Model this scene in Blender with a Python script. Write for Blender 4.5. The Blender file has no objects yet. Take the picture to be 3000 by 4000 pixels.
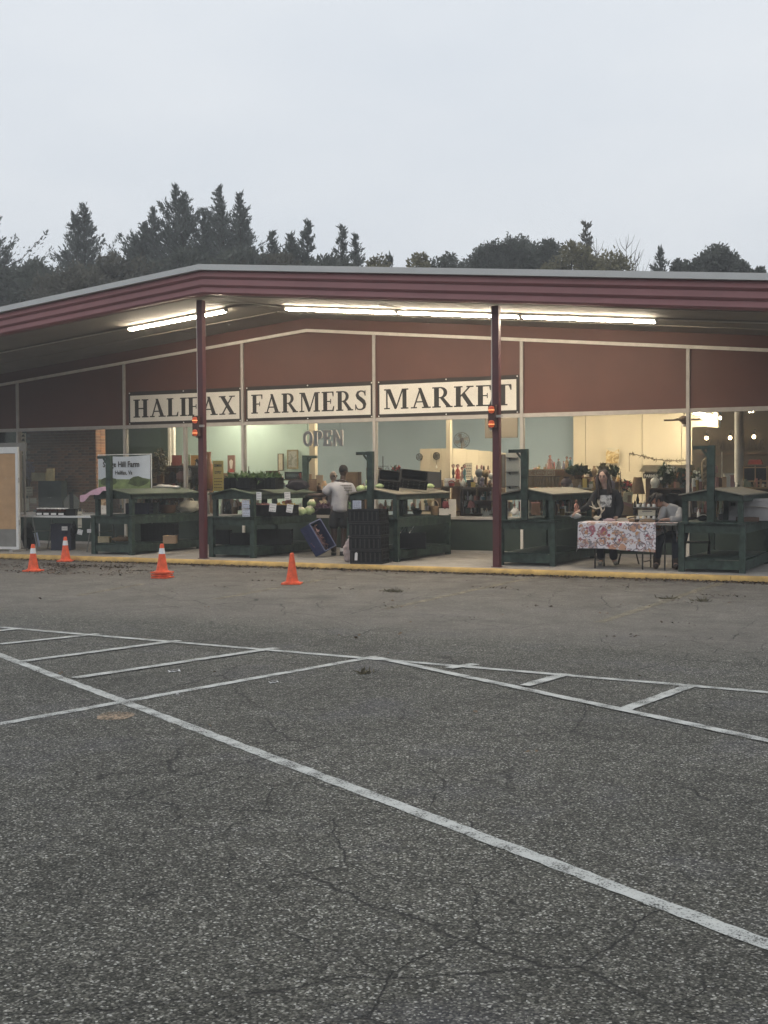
import bpy, bmesh, math, random
from mathutils import Vector, Matrix, noise
R = math.radians
S = bpy.context.scene
C = S.collection
rng = random.Random(7)

# ---------------------------------------------------------------- camera
CAM_H = 1.62
F_PX, YAW, PITCH, ROLL = 4778.67, .4607, .0280, -.0056
_r = Vector((math.cos(YAW), math.sin(YAW), 0))
_f = Vector((-math.sin(YAW) * math.cos(PITCH), math.cos(YAW) * math.cos(PITCH), -math.sin(PITCH)))
_u = _r.cross(_f)
_r2 = _r * math.cos(ROLL) + _u * math.sin(ROLL)
_u2 = _u * math.cos(ROLL) - _r * math.sin(ROLL)
EYE = Vector((0, 0, CAM_H))
cam = bpy.data.cameras.new('camera')
cam.sensor_fit = 'HORIZONTAL'
cam.sensor_width = 36.0
cam.lens = F_PX / 3000 * 36
cam.clip_start = .05
cam.clip_end = 3000
cam_o = bpy.data.objects.new('camera', cam)
C.objects.link(cam_o)
m3 = Matrix((_r2, _u2, -_f)).transposed()
cam_o.matrix_world = Matrix.Translation(EYE) @ m3.to_4x4()
S.camera = cam_o

# ---------------------------------------------------------------- world, sun, exposure
W = bpy.data.worlds.new('World')
S.world = W
W.use_nodes = True
nt = W.node_tree
nt.nodes.clear()
def N(t, kind, **kw):
    n = t.nodes.new(kind)
    for k, v in kw.items():
        setattr(n, k, v)
    return n
sky = N(nt, 'ShaderNodeTexSky', sky_type='NISHITA', sun_disc=False)
sky.sun_elevation = R(9)
sky.sun_rotation = R(200)
sky.air_density = 1.2
sky.dust_density = 4.0
gray = N(nt, 'ShaderNodeRGBToBW')
nt.links.new(sky.outputs[0], gray.inputs[0])
tcw = N(nt, 'ShaderNodeTexCoord')
sep = N(nt, 'ShaderNodeSeparateXYZ')
nt.links.new(tcw.outputs['Generated'], sep.inputs[0])
mp = N(nt, 'ShaderNodeMapping')
mp.inputs['Scale'].default_value = (1.6, 1.6, 4.5)
nt.links.new(tcw.outputs['Generated'], mp.inputs[0])
cl = N(nt, 'ShaderNodeTexNoise')
cl.inputs['Scale'].default_value = 1.3
cl.inputs['Detail'].default_value = 5
cl.inputs['Roughness'].default_value = .55
nt.links.new(mp.outputs[0], cl.inputs['Vector'])
rp = N(nt, 'ShaderNodeValToRGB')
rp.color_ramp.elements[0].position = 0.0
rp.color_ramp.elements[0].color = (.595, .635, .680, 1)
rp.color_ramp.elements[1].position = .38
rp.color_ramp.elements[1].color = (.640, .672, .710, 1)
nt.links.new(sep.outputs['Z'], rp.inputs[0])
cr = N(nt, 'ShaderNodeValToRGB')
cr.color_ramp.elements[0].position = .30
cr.color_ramp.elements[0].color = (.93, .945, .965, 1)
cr.color_ramp.elements[1].position = .70
cr.color_ramp.elements[1].color = (1.07, 1.055, 1.04, 1)
nt.links.new(cl.outputs[0], cr.inputs[0])
mul = N(nt, 'ShaderNodeMix', data_type='RGBA', blend_type='MULTIPLY')
mul.inputs[0].default_value = 1
nt.links.new(rp.outputs[0], mul.inputs[6])
nt.links.new(cr.outputs[0], mul.inputs[7])
sc10 = N(nt, 'ShaderNodeMix', data_type='RGBA', blend_type='MULTIPLY')
sc10.inputs[0].default_value = 1
sc10.inputs[7].default_value = (13.3, 13.3, 13.3, 1)
nt.links.new(mul.outputs[2], sc10.inputs[6])
mixw = N(nt, 'ShaderNodeMix', data_type='RGBA')
mixw.inputs[0].default_value = .985          # the overcast deck hides nearly all of the clear sky
nt.links.new(sky.outputs[0], mixw.inputs[6])
nt.links.new(sc10.outputs[2], mixw.inputs[7])
bg = N(nt, 'ShaderNodeBackground')
bg.inputs['Strength'].default_value = .1
nt.links.new(mixw.outputs[2], bg.inputs[0])
wo = N(nt, 'ShaderNodeOutputWorld')
nt.links.new(bg.outputs[0], wo.inputs[0])

sun = bpy.data.lights.new('sun', 'SUN')
sun.energy = .5
sun.angle = R(25)
sun.color = (1, .97, .93)
sun_o = bpy.data.objects.new('sun', sun)
C.objects.link(sun_o)
sun_o.rotation_euler = (R(62), 0, R(-20))
vs = S.view_settings
S.display_settings.display_device = 'sRGB'
vs.view_transform = 'Standard'
vs.look = 'None'
vs.exposure = 0
vs.gamma = 1
vs.use_curve_mapping = False
S.render.engine = 'CYCLES'
S.cycles.max_bounces = 7
S.cycles.diffuse_bounces = 4
S.cycles.transparent_max_bounces = 12
S.cycles.caustics_reflective = False
S.cycles.caustics_refractive = False
S.cycles.use_denoising = True
HAZE = .0029

# ---------------------------------------------------------------- pixel to place
def ray(px, py):
    a, b = px - 1500, py - 2000
    X = math.cos(ROLL) * a + math.sin(ROLL) * b
    Y = -math.sin(ROLL) * a + math.cos(ROLL) * b
    return _f + _r * (X / F_PX) - _u * (Y / F_PX)
def PZ(px, py, z=0):
    d = ray(px, py)
    return EYE + d * ((z - CAM_H) / d.z)
def PY(px, py, y):
    d = ray(px, py)
    return EYE + d * (y / d.y)
def ppm(p):
    """pixels of the photograph per metre at a place"""
    return F_PX / (Vector(p) - EYE).dot(_f)

# ---------------------------------------------------------------- mesh builder
class MB:
    def __init__(s):
        s.v, s.f = [], []
    def add(s, vs, fs):
        n = len(s.v)
        s.v += [tuple(v) for v in vs]
        s.f += [tuple(i + n for i in f) for f in fs]
        return s
    def box(s, x0, x1, y0, y1, z0, z1):
        v = [(x, y, z) for z in (z0, z1) for y in (y0, y1) for x in (x0, x1)]
        return s.add(v, [(0, 2, 3, 1), (4, 5, 7, 6), (0, 1, 5, 4), (2, 6, 7, 3), (0, 4, 6, 2), (1, 3, 7, 5)])
    def cbox(s, c, sx, sy, sz, M=None):
        v = [Vector((x * sx / 2, y * sy / 2, z * sz / 2)) for z in (-1, 1) for y in (-1, 1) for x in (-1, 1)]
        if M is not None:
            v = [M @ q for q in v]
        c = Vector(c)
        return s.add([q + c for q in v], [(0, 2, 3, 1), (4, 5, 7, 6), (0, 1, 5, 4), (2, 6, 7, 3), (0, 4, 6, 2), (1, 3, 7, 5)])
    def bar(s, p, q, w, h=None):
        p, q = Vector(p), Vector(q)
        d = (q - p)
        L = d.length
        M = d.to_track_quat('Y', 'Z').to_matrix()
        return s.cbox((p + q) / 2, w, L, h or w, M)
    def tube(s, pts, r, n=8, caps=True):
        pts = [Vector(p) for p in pts]
        if not isinstance(r, (list, tuple)):
            r = [r] * len(pts)
        rings = []
        up = Vector((0, 0, 1))
        for i, p in enumerate(pts):
            d = (pts[min(i + 1, len(pts) - 1)] - pts[max(i - 1, 0)]).normalized()
            a = d.cross(up if abs(d.z) < .95 else Vector((1, 0, 0))).normalized()
            b = d.cross(a)
            rings.append([p + (a * math.cos(t) + b * math.sin(t)) * r[i] for t in [2 * math.pi * k / n for k in range(n)]])
        v = [q for g in rings for q in g]
        f = []
        for i in range(len(pts) - 1):
            for k in range(n):
                f.append((i * n + k, i * n + (k + 1) % n, (i + 1) * n + (k + 1) % n, (i + 1) * n + k))
        if caps:
            f.append(tuple(range(n)))
            f.append(tuple((len(pts) - 1) * n + k for k in reversed(range(n))))
        return s.add(v, f)
    def lathe(s, prof, n=14, c=(0, 0, 0), sx=1, sy=1):
        c = Vector(c)
        v, f = [], []
        for r, z in prof:
            for k in range(n):
                t = 2 * math.pi * k / n
                v.append(c + Vector((r * sx * math.cos(t), r * sy * math.sin(t), z)))
        for i in range(len(prof) - 1):
            for k in range(n):
                f.append((i * n + k, i * n + (k + 1) % n, (i + 1) * n + (k + 1) % n, (i + 1) * n + k))
        f.append(tuple(reversed(range(n))))
        f.append(tuple((len(prof) - 1) * n + k for k in range(n)))
        return s.add(v, f)
    def blob(s, c, r, seed=0, amp=.12, sub=2, sc=(1, 1, 1), freq=1.6):
        bm = bmesh.new()
        bmesh.ops.create_icosphere(bm, subdivisions=sub, radius=1)
        c = Vector(c)
        v = []
        for q in bm.verts:
            k = 1 + amp * noise.noise(q.co * freq + Vector((seed * 3.7, seed * 1.3, 0))) * 2
            v.append(c + Vector((q.co.x * sc[0], q.co.y * sc[1], q.co.z * sc[2])) * r * k)
        f = [[w.index for w in g.verts] for g in bm.faces]
        bm.free()
        return s.add(v, f)
    def prism(s, poly, d, axis='y', base=0.0):
        """poly (a, b) swept by d along axis y (a=x, b=z), x (a=y, b=z) or z (a=x, b=y)"""
        def mk(a, b, t):
            return {'y': (a, t, b), 'x': (t, a, b), 'z': (a, b, t)}[axis]
        n = len(poly)
        v = [mk(a, b, base) for a, b in poly] + [mk(a, b, base + d) for a, b in poly]
        f = [tuple(range(n)), tuple(range(2 * n - 1, n - 1, -1))]
        for i in range(n):
            j = (i + 1) % n
            f.append((i, i + n, j + n, j))
        return s.add(v, f)
    def mesh(s, name, mat=None, smooth=40, off=None):
        me = bpy.data.meshes.new(name)
        v = s.v
        if off is not None:
            v = [(a - off[0], b - off[1], c - off[2]) for a, b, c in v]
        me.from_pydata(v, [], s.f)
        bm = bmesh.new()
        bm.from_mesh(me)
        bmesh.ops.recalc_face_normals(bm, faces=bm.faces)
        bm.to_mesh(me)
        bm.free()
        if smooth:
            me.polygons.foreach_set('use_smooth', [True] * len(me.polygons))
            me.set_sharp_from_angle(angle=R(smooth))
        if mat:
            me.materials.append(mat)
        return me
    def build(s, name, mat, parent=None, world=True, smooth=40, loc=None):
        """world=True: the coordinates are world ones even under a parent"""
        off = None
        if parent is not None and world:
            o = Vector((0, 0, 0))
            p = parent
            while p is not None:
                o = o + p.location
                p = p.parent
            off = tuple(o)
        if parent is None and loc is not None:
            off = tuple(loc)
        ob = bpy.data.objects.new(name, s.mesh(name, mat, smooth, off))
        C.objects.link(ob)
        if parent is not None:
            ob.parent = parent
        elif loc is not None:
            ob.location = loc
        return ob

def tag(o, label=None, cat=None, group=None, kind=None):
    if label: o['label'] = label
    if cat: o['category'] = cat
    if group: o['group'] = group
    if kind: o['kind'] = kind
    return o
def empty(name, loc, label, cat, rz=0, group=None):
    o = bpy.data.objects.new(name, None)
    o.empty_display_size = .1
    C.objects.link(o)
    o.location = loc
    o.rotation_euler = (0, 0, rz)
    return tag(o, label, cat, group)
def copy_tree(o, parent=None):
    c = o.copy()
    C.objects.link(c)
    c.parent = parent
    for ch in list(o.children):
        copy_tree(ch, c)
    return c

# ---------------------------------------------------------------- materials
MATS = {}
def mat(name, col, rough=.6, var=.18, scale=8, bump=.0, bscale=60, metal=0, spec=.4, emit=0, ecol=None, col2=None, stretch=None):
    if name in MATS:
        return MATS[name]
    m = bpy.data.materials.new(name)
    m.use_nodes = True
    t = m.node_tree
    b = t.nodes['Principled BSDF']
    tc = N(t, 'ShaderNodeTexCoord')
    src = tc.outputs['Object']
    if stretch:
        mpn = N(t, 'ShaderNodeMapping')
        mpn.inputs['Scale'].default_value = stretch
        t.links.new(src, mpn.inputs[0])
        src = mpn.outputs[0]
    n = N(t, 'ShaderNodeTexNoise')
    n.inputs['Scale'].default_value = scale
    n.inputs['Detail'].default_value = 5
    n.inputs['Roughness'].default_value = .6
    t.links.new(src, n.inputs['Vector'])
    r = N(t, 'ShaderNodeValToRGB')
    r.color_ramp.elements[0].position = .3
    r.color_ramp.elements[1].position = .7
    c2 = col2 or col
    r.color_ramp.elements[0].color = tuple(max(0, c * (1 - var)) for c in col) + (1,)
    r.color_ramp.elements[1].color = tuple(min(1, c * (1 + var)) for c in c2) + (1,)
    t.links.new(n.outputs[0], r.inputs[0])
    t.links.new(r.outputs[0], b.inputs['Base Color'])
    b.inputs['Roughness'].default_value = rough
    b.inputs['Metallic'].default_value = metal
    b.inputs['Specular IOR Level'].default_value = spec
    if bump:
        n2 = N(t, 'ShaderNodeTexNoise')
        n2.inputs['Scale'].default_value = bscale
        n2.inputs['Detail'].default_value = 3
        t.links.new(src, n2.inputs['Vector'])
        bp = N(t, 'ShaderNodeBump')
        bp.inputs['Strength'].default_value = bump
        bp.inputs['Distance'].default_value = .01
        t.links.new(n2.outputs[0], bp.inputs['Height'])
        t.links.new(bp.outputs[0], b.inputs['Normal'])
    if emit:
        b.inputs['Emission Color'].default_value = (ecol or col) + (1,)
        b.inputs['Emission Strength'].default_value = emit
    MATS[name] = m
    return m
def flat(name, col, rough=.6):
    return mat(name, col, rough, var=.08, scale=5)

def asphalt():
    m = bpy.data.materials.new('asphalt')
    m.use_nodes = True
    t = m.node_tree
    b = t.nodes['Principled BSDF']
    L = t.links.new
    tc = N(t, 'ShaderNodeTexCoord')
    P = tc.outputs['Object']
    def noi(scale, detail=4, rough=.6, vec=P):
        n = N(t, 'ShaderNodeTexNoise')
        n.inputs['Scale'].default_value = scale
        n.inputs['Detail'].default_value = detail
        n.inputs['Roughness'].default_value = rough
        L(vec, n.inputs['Vector'])
        return n
    def ramp(x, *st):
        r = N(t, 'ShaderNodeValToRGB')
        e = r.color_ramp.elements
        while len(e) < len(st):
            e.new(.5)
        for i, (p, c) in enumerate(st):
            e[i].position = p
            e[i].color = (c, c, c, 1) if isinstance(c, (int, float)) else tuple(c) + (1,)
        L(x, r.inputs[0])
        return r.outputs[0]
    def mix(a, c, f, mode='MIX'):
        n = N(t, 'ShaderNodeMix', data_type='RGBA', blend_type=mode)
        for s_, k in ((f, 0), (a, 6), (c, 7)):
            if isinstance(s_, (int, float)):
                n.inputs[k].default_value = s_
            elif isinstance(s_, tuple):
                n.inputs[k].default_value = s_ + (1,)
            else:
                L(s_, n.inputs[k])
        return n.outputs[2]
    # aggregate: stones of several sizes in a dark binder
    v1 = N(t, 'ShaderNodeTexVoronoi')
    v1.inputs['Scale'].default_value = 110
    L(P, v1.inputs['Vector'])
    sp = N(t, 'ShaderNodeSeparateColor')
    L(v1.outputs['Color'], sp.inputs[0])
    stone = ramp(sp.outputs[0], (0, (.020, .020, .017)), (.40, (.074, .072, .058)), (.76, (.150, .145, .121)), (.93, (.30, .29, .25)), (1, (.56, .55, .50)))
    v2 = N(t, 'ShaderNodeTexVoronoi')
    v2.inputs['Scale'].default_value = 60
    L(P, v2.inputs['Vector'])
    sp2 = N(t, 'ShaderNodeSeparateColor')
    L(v2.outputs['Color'], sp2.inputs[0])
    big = ramp(sp2.outputs[1], (0, 0.), (.91, 0.), (.94, 1.), (1, 1.))
    bigd = ramp(v2.outputs['Distance'], (0, 1.), (.28, 1.), (.40, 0.), (1, 0.))
    bigm = N(t, 'ShaderNodeMath', operation='MULTIPLY')
    L(big, bigm.inputs[0]); L(bigd, bigm.inputs[1])
    bigc = ramp(sp2.outputs[2], (0, (.12, .115, .11)), (.6, (.23, .22, .21)), (1, (.44, .43, .40)))
    col = mix(stone, bigc, bigm.outputs[0])
    gaps = ramp(v1.outputs['Distance'], (0, 1.12), (.35, 1.), (.75, .52))
    col = mix(col, gaps, 1., 'MULTIPLY')
    # wear: large soft patches, fine mottling, faint purple cast of old binder
    patch = ramp(noi(.55, 5, .62).outputs[0], (.28, .62), (.50, 1.), (.72, 1.26))
    col = mix(col, patch, 1., 'MULTIPLY')
    mott = ramp(noi(7, 4, .7).outputs[0], (.28, .66), (.52, 1.0), (.75, 1.38))
    col = mix(col, mott, 1., 'MULTIPLY')
    purp = ramp(noi(1.1, 3, .6).outputs[0], (.54, 0.), (.72, .32))
    col = mix(col, (.072, .069, .092), purp)
    # older, paler and browner surface in the strip along the kerb
    sx = N(t, 'ShaderNodeSeparateXYZ')
    L(P, sx.inputs[0])
    wob = noi(.5, 4, .6)
    ad = N(t, 'ShaderNodeMath', operation='MULTIPLY_ADD')
    L(wob.outputs[0], ad.inputs[0])
    ad.inputs[1].default_value = 1.4
    L(sx.outputs['Y'], ad.inputs[2])
    mr = N(t, 'ShaderNodeMapRange')
    mr.inputs['From Min'].default_value = 11.6
    mr.inputs['From Max'].default_value = 13.0
    L(ad.outputs[0], mr.inputs['Value'])
    old_n = noi(1.7, 6, .7)
    old = ramp(old_n.outputs[0], (.26, (.105, .094, .081)), (.5, (.190, .171, .149)), (.74, (.27, .247, .215)))
    oldc = mix(old, col, .45)
    col = mix(col, oldc, mr.outputs[0])
    # dirt washed to the gutter
    mr2 = N(t, 'ShaderNodeMapRange')
    mr2.inputs['From Min'].default_value = 15.0
    mr2.inputs['From Max'].default_value = 18.3
    L(sx.outputs['Y'], mr2.inputs['Value'])
    dn = noi(2.6, 6, .75)
    dm = N(t, 'ShaderNodeMath', operation='MULTIPLY')
    L(mr2.outputs[0], dm.inputs[0])
    L(ramp(dn.outputs[0], (.42, 0.), (.66, 1.)), dm.inputs[1])
    col = mix(col, (.055, .043, .034), dm.outputs[0])
    # a few old oil drips
    vo = N(t, 'ShaderNodeTexVoronoi')
    vo.inputs['Scale'].default_value = .42
    vod = noi(3.0, 4, .6)
    mo_ = N(t, 'ShaderNodeMix', data_type='VECTOR')
    mo_.inputs[0].default_value = .10
    L(P, mo_.inputs[4]); L(vod.outputs['Color'], mo_.inputs[5])
    L(mo_.outputs[1], vo.inputs['Vector'])
    spo = N(t, 'ShaderNodeSeparateColor')
    L(vo.outputs['Color'], spo.inputs[0])
    om = N(t, 'ShaderNodeMath', operation='MULTIPLY')
    L(ramp(vo.outputs['Distance'], (0, .55), (.10, .40), (.17, 0.)), om.inputs[0])
    L(ramp(spo.outputs[0], (.5, 0.), (.55, 1.)), om.inputs[1])
    col = mix(col, (.030, .029, .027), om.outputs[0])
    # cracks
    def cracks(scale, wid, thr, seed):
        mpn = N(t, 'ShaderNodeMapping')
        mpn.inputs['Location'].default_value = (seed, seed * 1.7, 0)
        L(P, mpn.inputs[0])
        dnz = noi(2.2, 5, .65, mpn.outputs[0])
        mx = N(t, 'ShaderNodeMix', data_type='VECTOR')
        mx.inputs[0].default_value = .16
        L(mpn.outputs[0], mx.inputs[4]); L(dnz.outputs['Color'], mx.inputs[5])
        v = N(t, 'ShaderNodeTexVoronoi', feature='DISTANCE_TO_EDGE')
        v.inputs['Scale'].default_value = scale
        L(mx.outputs[1], v.inputs['Vector'])
        line = ramp(v.outputs['Distance'], (0, 1.), (wid, .75), (wid * 2.2, 0.))
        msk = ramp(noi(.6, 3, .6, mpn.outputs[0]).outputs[0], (thr, 0.), (thr + .08, 1.))
        mm = N(t, 'ShaderNodeMath', operation='MULTIPLY')
        L(line, mm.inputs[0]); L(msk, mm.inputs[1])
        return mm.outputs[0]
    c1, c2 = cracks(.48, .0009, .44, 3.1), cracks(1.7, .0028, .46, 11.3)
    cm = N(t, 'ShaderNodeMath', operation='MAXIMUM')
    L(c1, cm.inputs[0]); L(c2, cm.inputs[1])
    col = mix(col, (.018, .017, .016), cm.outputs[0])
    L(col, b.inputs['Base Color'])
    b.inputs['Roughness'].default_value = .82
    b.inputs['Specular IOR Level'].default_value = .35
    h = N(t, 'ShaderNodeMath', operation='MULTIPLY_ADD')
    L(v1.outputs['Distance'], h.inputs[0])
    h.inputs[1].default_value = -.9
    nb = noi(30, 4, .7)
    L(nb.outputs[0], h.inputs[2])
    h2 = N(t, 'ShaderNodeMath', operation='MULTIPLY_ADD')
    L(cm.outputs[0], h2.inputs[0])
    h2.inputs[1].default_value = -1.6
    L(h.outputs[0], h2.inputs[2])
    bp = N(t, 'ShaderNodeBump')
    bp.inputs['Strength'].default_value = .8
    bp.inputs['Distance'].default_value = .006
    L(h2.outputs[0], bp.inputs['Height'])
    L(bp.outputs[0], b.inputs['Normal'])
    return m

def paint(name, col, thr, soft=.06, speck=120):
    """road paint: worn through in spots (transparent where the asphalt shows)"""
    m = bpy.data.materials.new(name)
    m.use_nodes = True
    t = m.node_tree
    L = t.links.new
    b = t.nodes['Principled BSDF']
    out = t.nodes['Material Output']
    tc = N(t, 'ShaderNodeTexCoord')
    n1 = N(t, 'ShaderNodeTexNoise')
    n1.inputs['Scale'].default_value = speck
    n1.inputs['Detail'].default_value = 3
    n2 = N(t, 'ShaderNodeTexNoise')
    n2.inputs['Scale'].default_value = 6
    n2.inputs['Detail'].default_value = 4
    for n in (n1, n2):
        L(tc.outputs['Object'], n.inputs['Vector'])
    a = N(t, 'ShaderNodeMath', operation='MULTIPLY_ADD')
    L(n2.outputs[0], a.inputs[0])
    a.inputs[1].default_value = .7
    L(n1.outputs[0], a.inputs[2])
    r = N(t, 'ShaderNodeMapRange')
    r.inputs['From Min'].default_value = thr - soft
    r.inputs['From Max'].default_value = thr + soft
    L(a.outputs[0], r.inputs['Value'])
    rc = N(t, 'ShaderNodeValToRGB')
    rc.color_ramp.elements[0].position = .35
    rc.color_ramp.elements[0].color = tuple(c * .78 for c in col) + (1,)
    rc.color_ramp.elements[1].position = .65
    rc.color_ramp.elements[1].color = tuple(col) + (1,)
    L(n2.outputs[0], rc.inputs[0])
    L(rc.outputs[0], b.inputs['Base Color'])
    b.inputs['Roughness'].default_value = .7
    bp = N(t, 'ShaderNodeBump')
    bp.inputs['Strength'].default_value = .5
    bp.inputs['Distance'].default_value = .004
    L(n1.outputs[0], bp.inputs['Height'])
    L(bp.outputs[0], b.inputs['Normal'])
    tr = N(t, 'ShaderNodeBsdfTransparent')
    mx = N(t, 'ShaderNodeMixShader')
    L(r.outputs[0], mx.inputs[0])
    L(tr.outputs[0], mx.inputs[1])
    L(b.outputs[0], mx.inputs[2])
    L(mx.outputs[0], out.inputs[0])
    return m

def glass(name='window_glass'):
    m = bpy.data.materials.new(name)
    m.use_nodes = True
    t = m.node_tree
    t.nodes.remove(t.nodes['Principled BSDF'])
    out = t.nodes['Material Output']
    tr = N(t, 'ShaderNodeBsdfTransparent')
    tr.inputs[0].default_value = (.95, .965, .955, 1)
    gl = N(t, 'ShaderNodeBsdfGlossy')
    gl.inputs['Roughness'].default_value = .02
    fr = N(t, 'ShaderNodeFresnel')
    fr.inputs[0].default_value = 1.45
    mx = N(t, 'ShaderNodeMixShader')
    t.links.new(fr.outputs[0], mx.inputs[0])
    t.links.new(tr.outputs[0], mx.inputs[1])
    t.links.new(gl.outputs[0], mx.inputs[2])
    t.links.new(mx.outputs[0], out.inputs[0])
    return m

def print_mat(name, kind, a, b_, c, scale=9):
    """flat printed cloth or canvas: blotches of three colours"""
    if name in MATS:
        return MATS[name]
    m = bpy.data.materials.new(name)
    m.use_nodes = True
    t = m.node_tree
    L = t.links.new
    b = t.nodes['Principled BSDF']
    tc = N(t, 'ShaderNodeTexCoord')
    n = N(t, 'ShaderNodeTexNoise')
    n.inputs['Scale'].default_value = scale
    n.inputs['Detail'].default_value = 3
    n.inputs['Distortion'].default_value = 1.2
    L(tc.outputs['Object'], n.inputs['Vector'])
    r = N(t, 'ShaderNodeValToRGB')
    e = r.color_ramp.elements
    e.new(.5)
    for i, (p, q) in enumerate(((.38, a), (.5, b_), (.62, c))):
        e[i].position = p
        e[i].color = q + (1,)
    if kind == 'hard':
        r.color_ramp.interpolation = 'CONSTANT'
    L(n.outputs[0], r.inputs[0])
    L(r.outputs[0], b.inputs['Base Color'])
    b.inputs['Roughness'].default_value = .8
    MATS[name] = m
    return m

M_asph = asphalt()
M_conc = mat('concrete', (.27, .25, .225), .85, .22, 3, .3, 40)
M_yel = mat('kerb_yellow', (.46, .30, .095), .7, .28, 5, .25, 30)
M_mar = mat('maroon_panel', (.078, .027, .019), .6, .16, .9, .06, 60)
M_fas = mat('fascia_red', (.215, .085, .090), .5, .12, 1.2)
M_post = mat('post_maroon', (.085, .020, .024), .5, .15, 4)
M_alu = mat('aluminium', (.36, .335, .31), .45, .12, 6, metal=.0)
M_white = mat('white_metal', (.62, .62, .61), .45, .06, 4)
M_wpaint = mat('white_paint', (.60, .57, .52), .6, .1, 6)
M_sof = mat('soffit_board', (.235, .215, .19), .8, .12, 1.3)
M_grn = mat('stall_green', (.012, .030, .021), .6, .7, 9, .25, 40, col2=(.024, .042, .032))
M_dkgrn = mat('dark_green_panel', (.020, .034, .026), .6, .2, 4)
M_ply = mat('weathered_top', (.195, .178, .138), .75, .2, 3, .1, 40, stretch=(1, .25, 1))  # tube-lit look of the stall tops put into a paler colour
M_top_dim = mat('green_weathered_top', (.070, .090, .064), .7, .22, 3, stretch=(1, .25, 1))  # same boards where less light falls, painted darker and greener
M_blk = mat('black_plastic', (.007, .007, .008), .6, .3, 10, spec=.2)
M_blkm = mat('black_metal', (.015, .015, .016), .4, .2, 10)
M_or = mat('cone_orange', (.74, .105, .035), .6, .26, 13, .1, 40)
M_ref = mat('reflective_white', (.72, .74, .77), .35, .06, 20)
M_tan = mat('tan_board', (.43, .27, .145), .75, .12, 5, .05, 60)
M_ltgrey = mat('grey_board', (.20, .195, .18), .7, .15, 5)
M_paper = mat('white_paper', (.70, .69, .68), .8, .05, 8)
M_ink = flat('black_ink', (.016, .015, .015), .7)
M_cream = mat('cream_wall', (.56, .49, .365), .8, .05, 1.2)
M_mint = mat('mint_wall', (.50, .64, .60), .8, .05, 1.0)
M_blue = mat('greyblue_wall', (.33, .42, .48), .8, .06, 1.0)
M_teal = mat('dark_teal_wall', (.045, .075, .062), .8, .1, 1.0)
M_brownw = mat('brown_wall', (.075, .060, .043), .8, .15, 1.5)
M_ceil = mat('ceiling_white', (.62, .60, .54), .8, .05, 1.5)
M_floor = mat('shop_floor', (.16, .14, .12), .5, .1, 3)
M_glass = glass()
M_tube = mat('tube_light', (1, .93, .78), .5, .02, 2, emit=125, ecol=(1.0, .86, .66))
M_tube_in = mat('shop_tube_light', (1, .93, .78), .5, .02, 2, emit=95, ecol=(1.0, .86, .65))
M_amber = mat('amber_lens', (.45, .05, .02), .3, .1, 3, emit=.22, ecol=(1.0, .20, .05))
M_amberhot = mat('amber_bulb', (1, .6, .3), .3, .1, 3, emit=3.4, ecol=(1.0, .50, .18))
M_bulb = mat('warm_bulb', (1, .8, .5), .3, .1, 3, emit=22, ecol=(1.0, .72, .40))

# ---------------------------------------------------------------- lettering
SR, OV, TH = .065, .085, .225
def rc(x0, x1, y0, y1): return [(x0, y0), (x1, y0), (x1, y1), (x0, y1)]
def stem(x, w=TH): return [rc(x, x + w, 0, 1), rc(x - OV, x + w + OV, 0, SR), rc(x - OV, x + w + OV, 1 - SR, 1)]
def ribbon(pts):
    out = []
    L_, R_ = [], []
    for i, (x, y, w) in enumerate(pts):
        a = pts[max(i - 1, 0)]
        b = pts[min(i + 1, len(pts) - 1)]
        d = Vector((b[0] - a[0], b[1] - a[1])).normalized()
        L_.append((x - d.y * w / 2, y + d.x * w / 2))
        R_.append((x + d.y * w / 2, y - d.x * w / 2))
    for i in range(len(pts) - 1):
        out.append([L_[i], L_[i + 1], R_[i + 1], R_[i]])
    return out
def arc(cx, cy, rx, ry, a0, a1, tmax, tmin, n=12):
    pts = []
    for i in range(n + 1):
        a = R(a0 + (a1 - a0) * i / n)
        w = tmin + (tmax - tmin) * abs(math.cos(a)) ** 1.3
        pts.append((cx + rx * math.cos(a), cy + ry * math.sin(a), w))
    return ribbon(pts)
BOWL = arc(.36, .725, .26, .245, 92, -92, .17, .055) + [rc(.2, .37, .943, .998), rc(.2, .37, .453, .508)]
FTOP = [rc(.2, .67, .94, 1), [(.60, .95), (.63, .75), (.67, .75), (.68, .95)], rc(.2, .53, .47, .53), [(.49, .38), (.53, .38), (.53, .62), (.49, .62)]]
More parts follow.
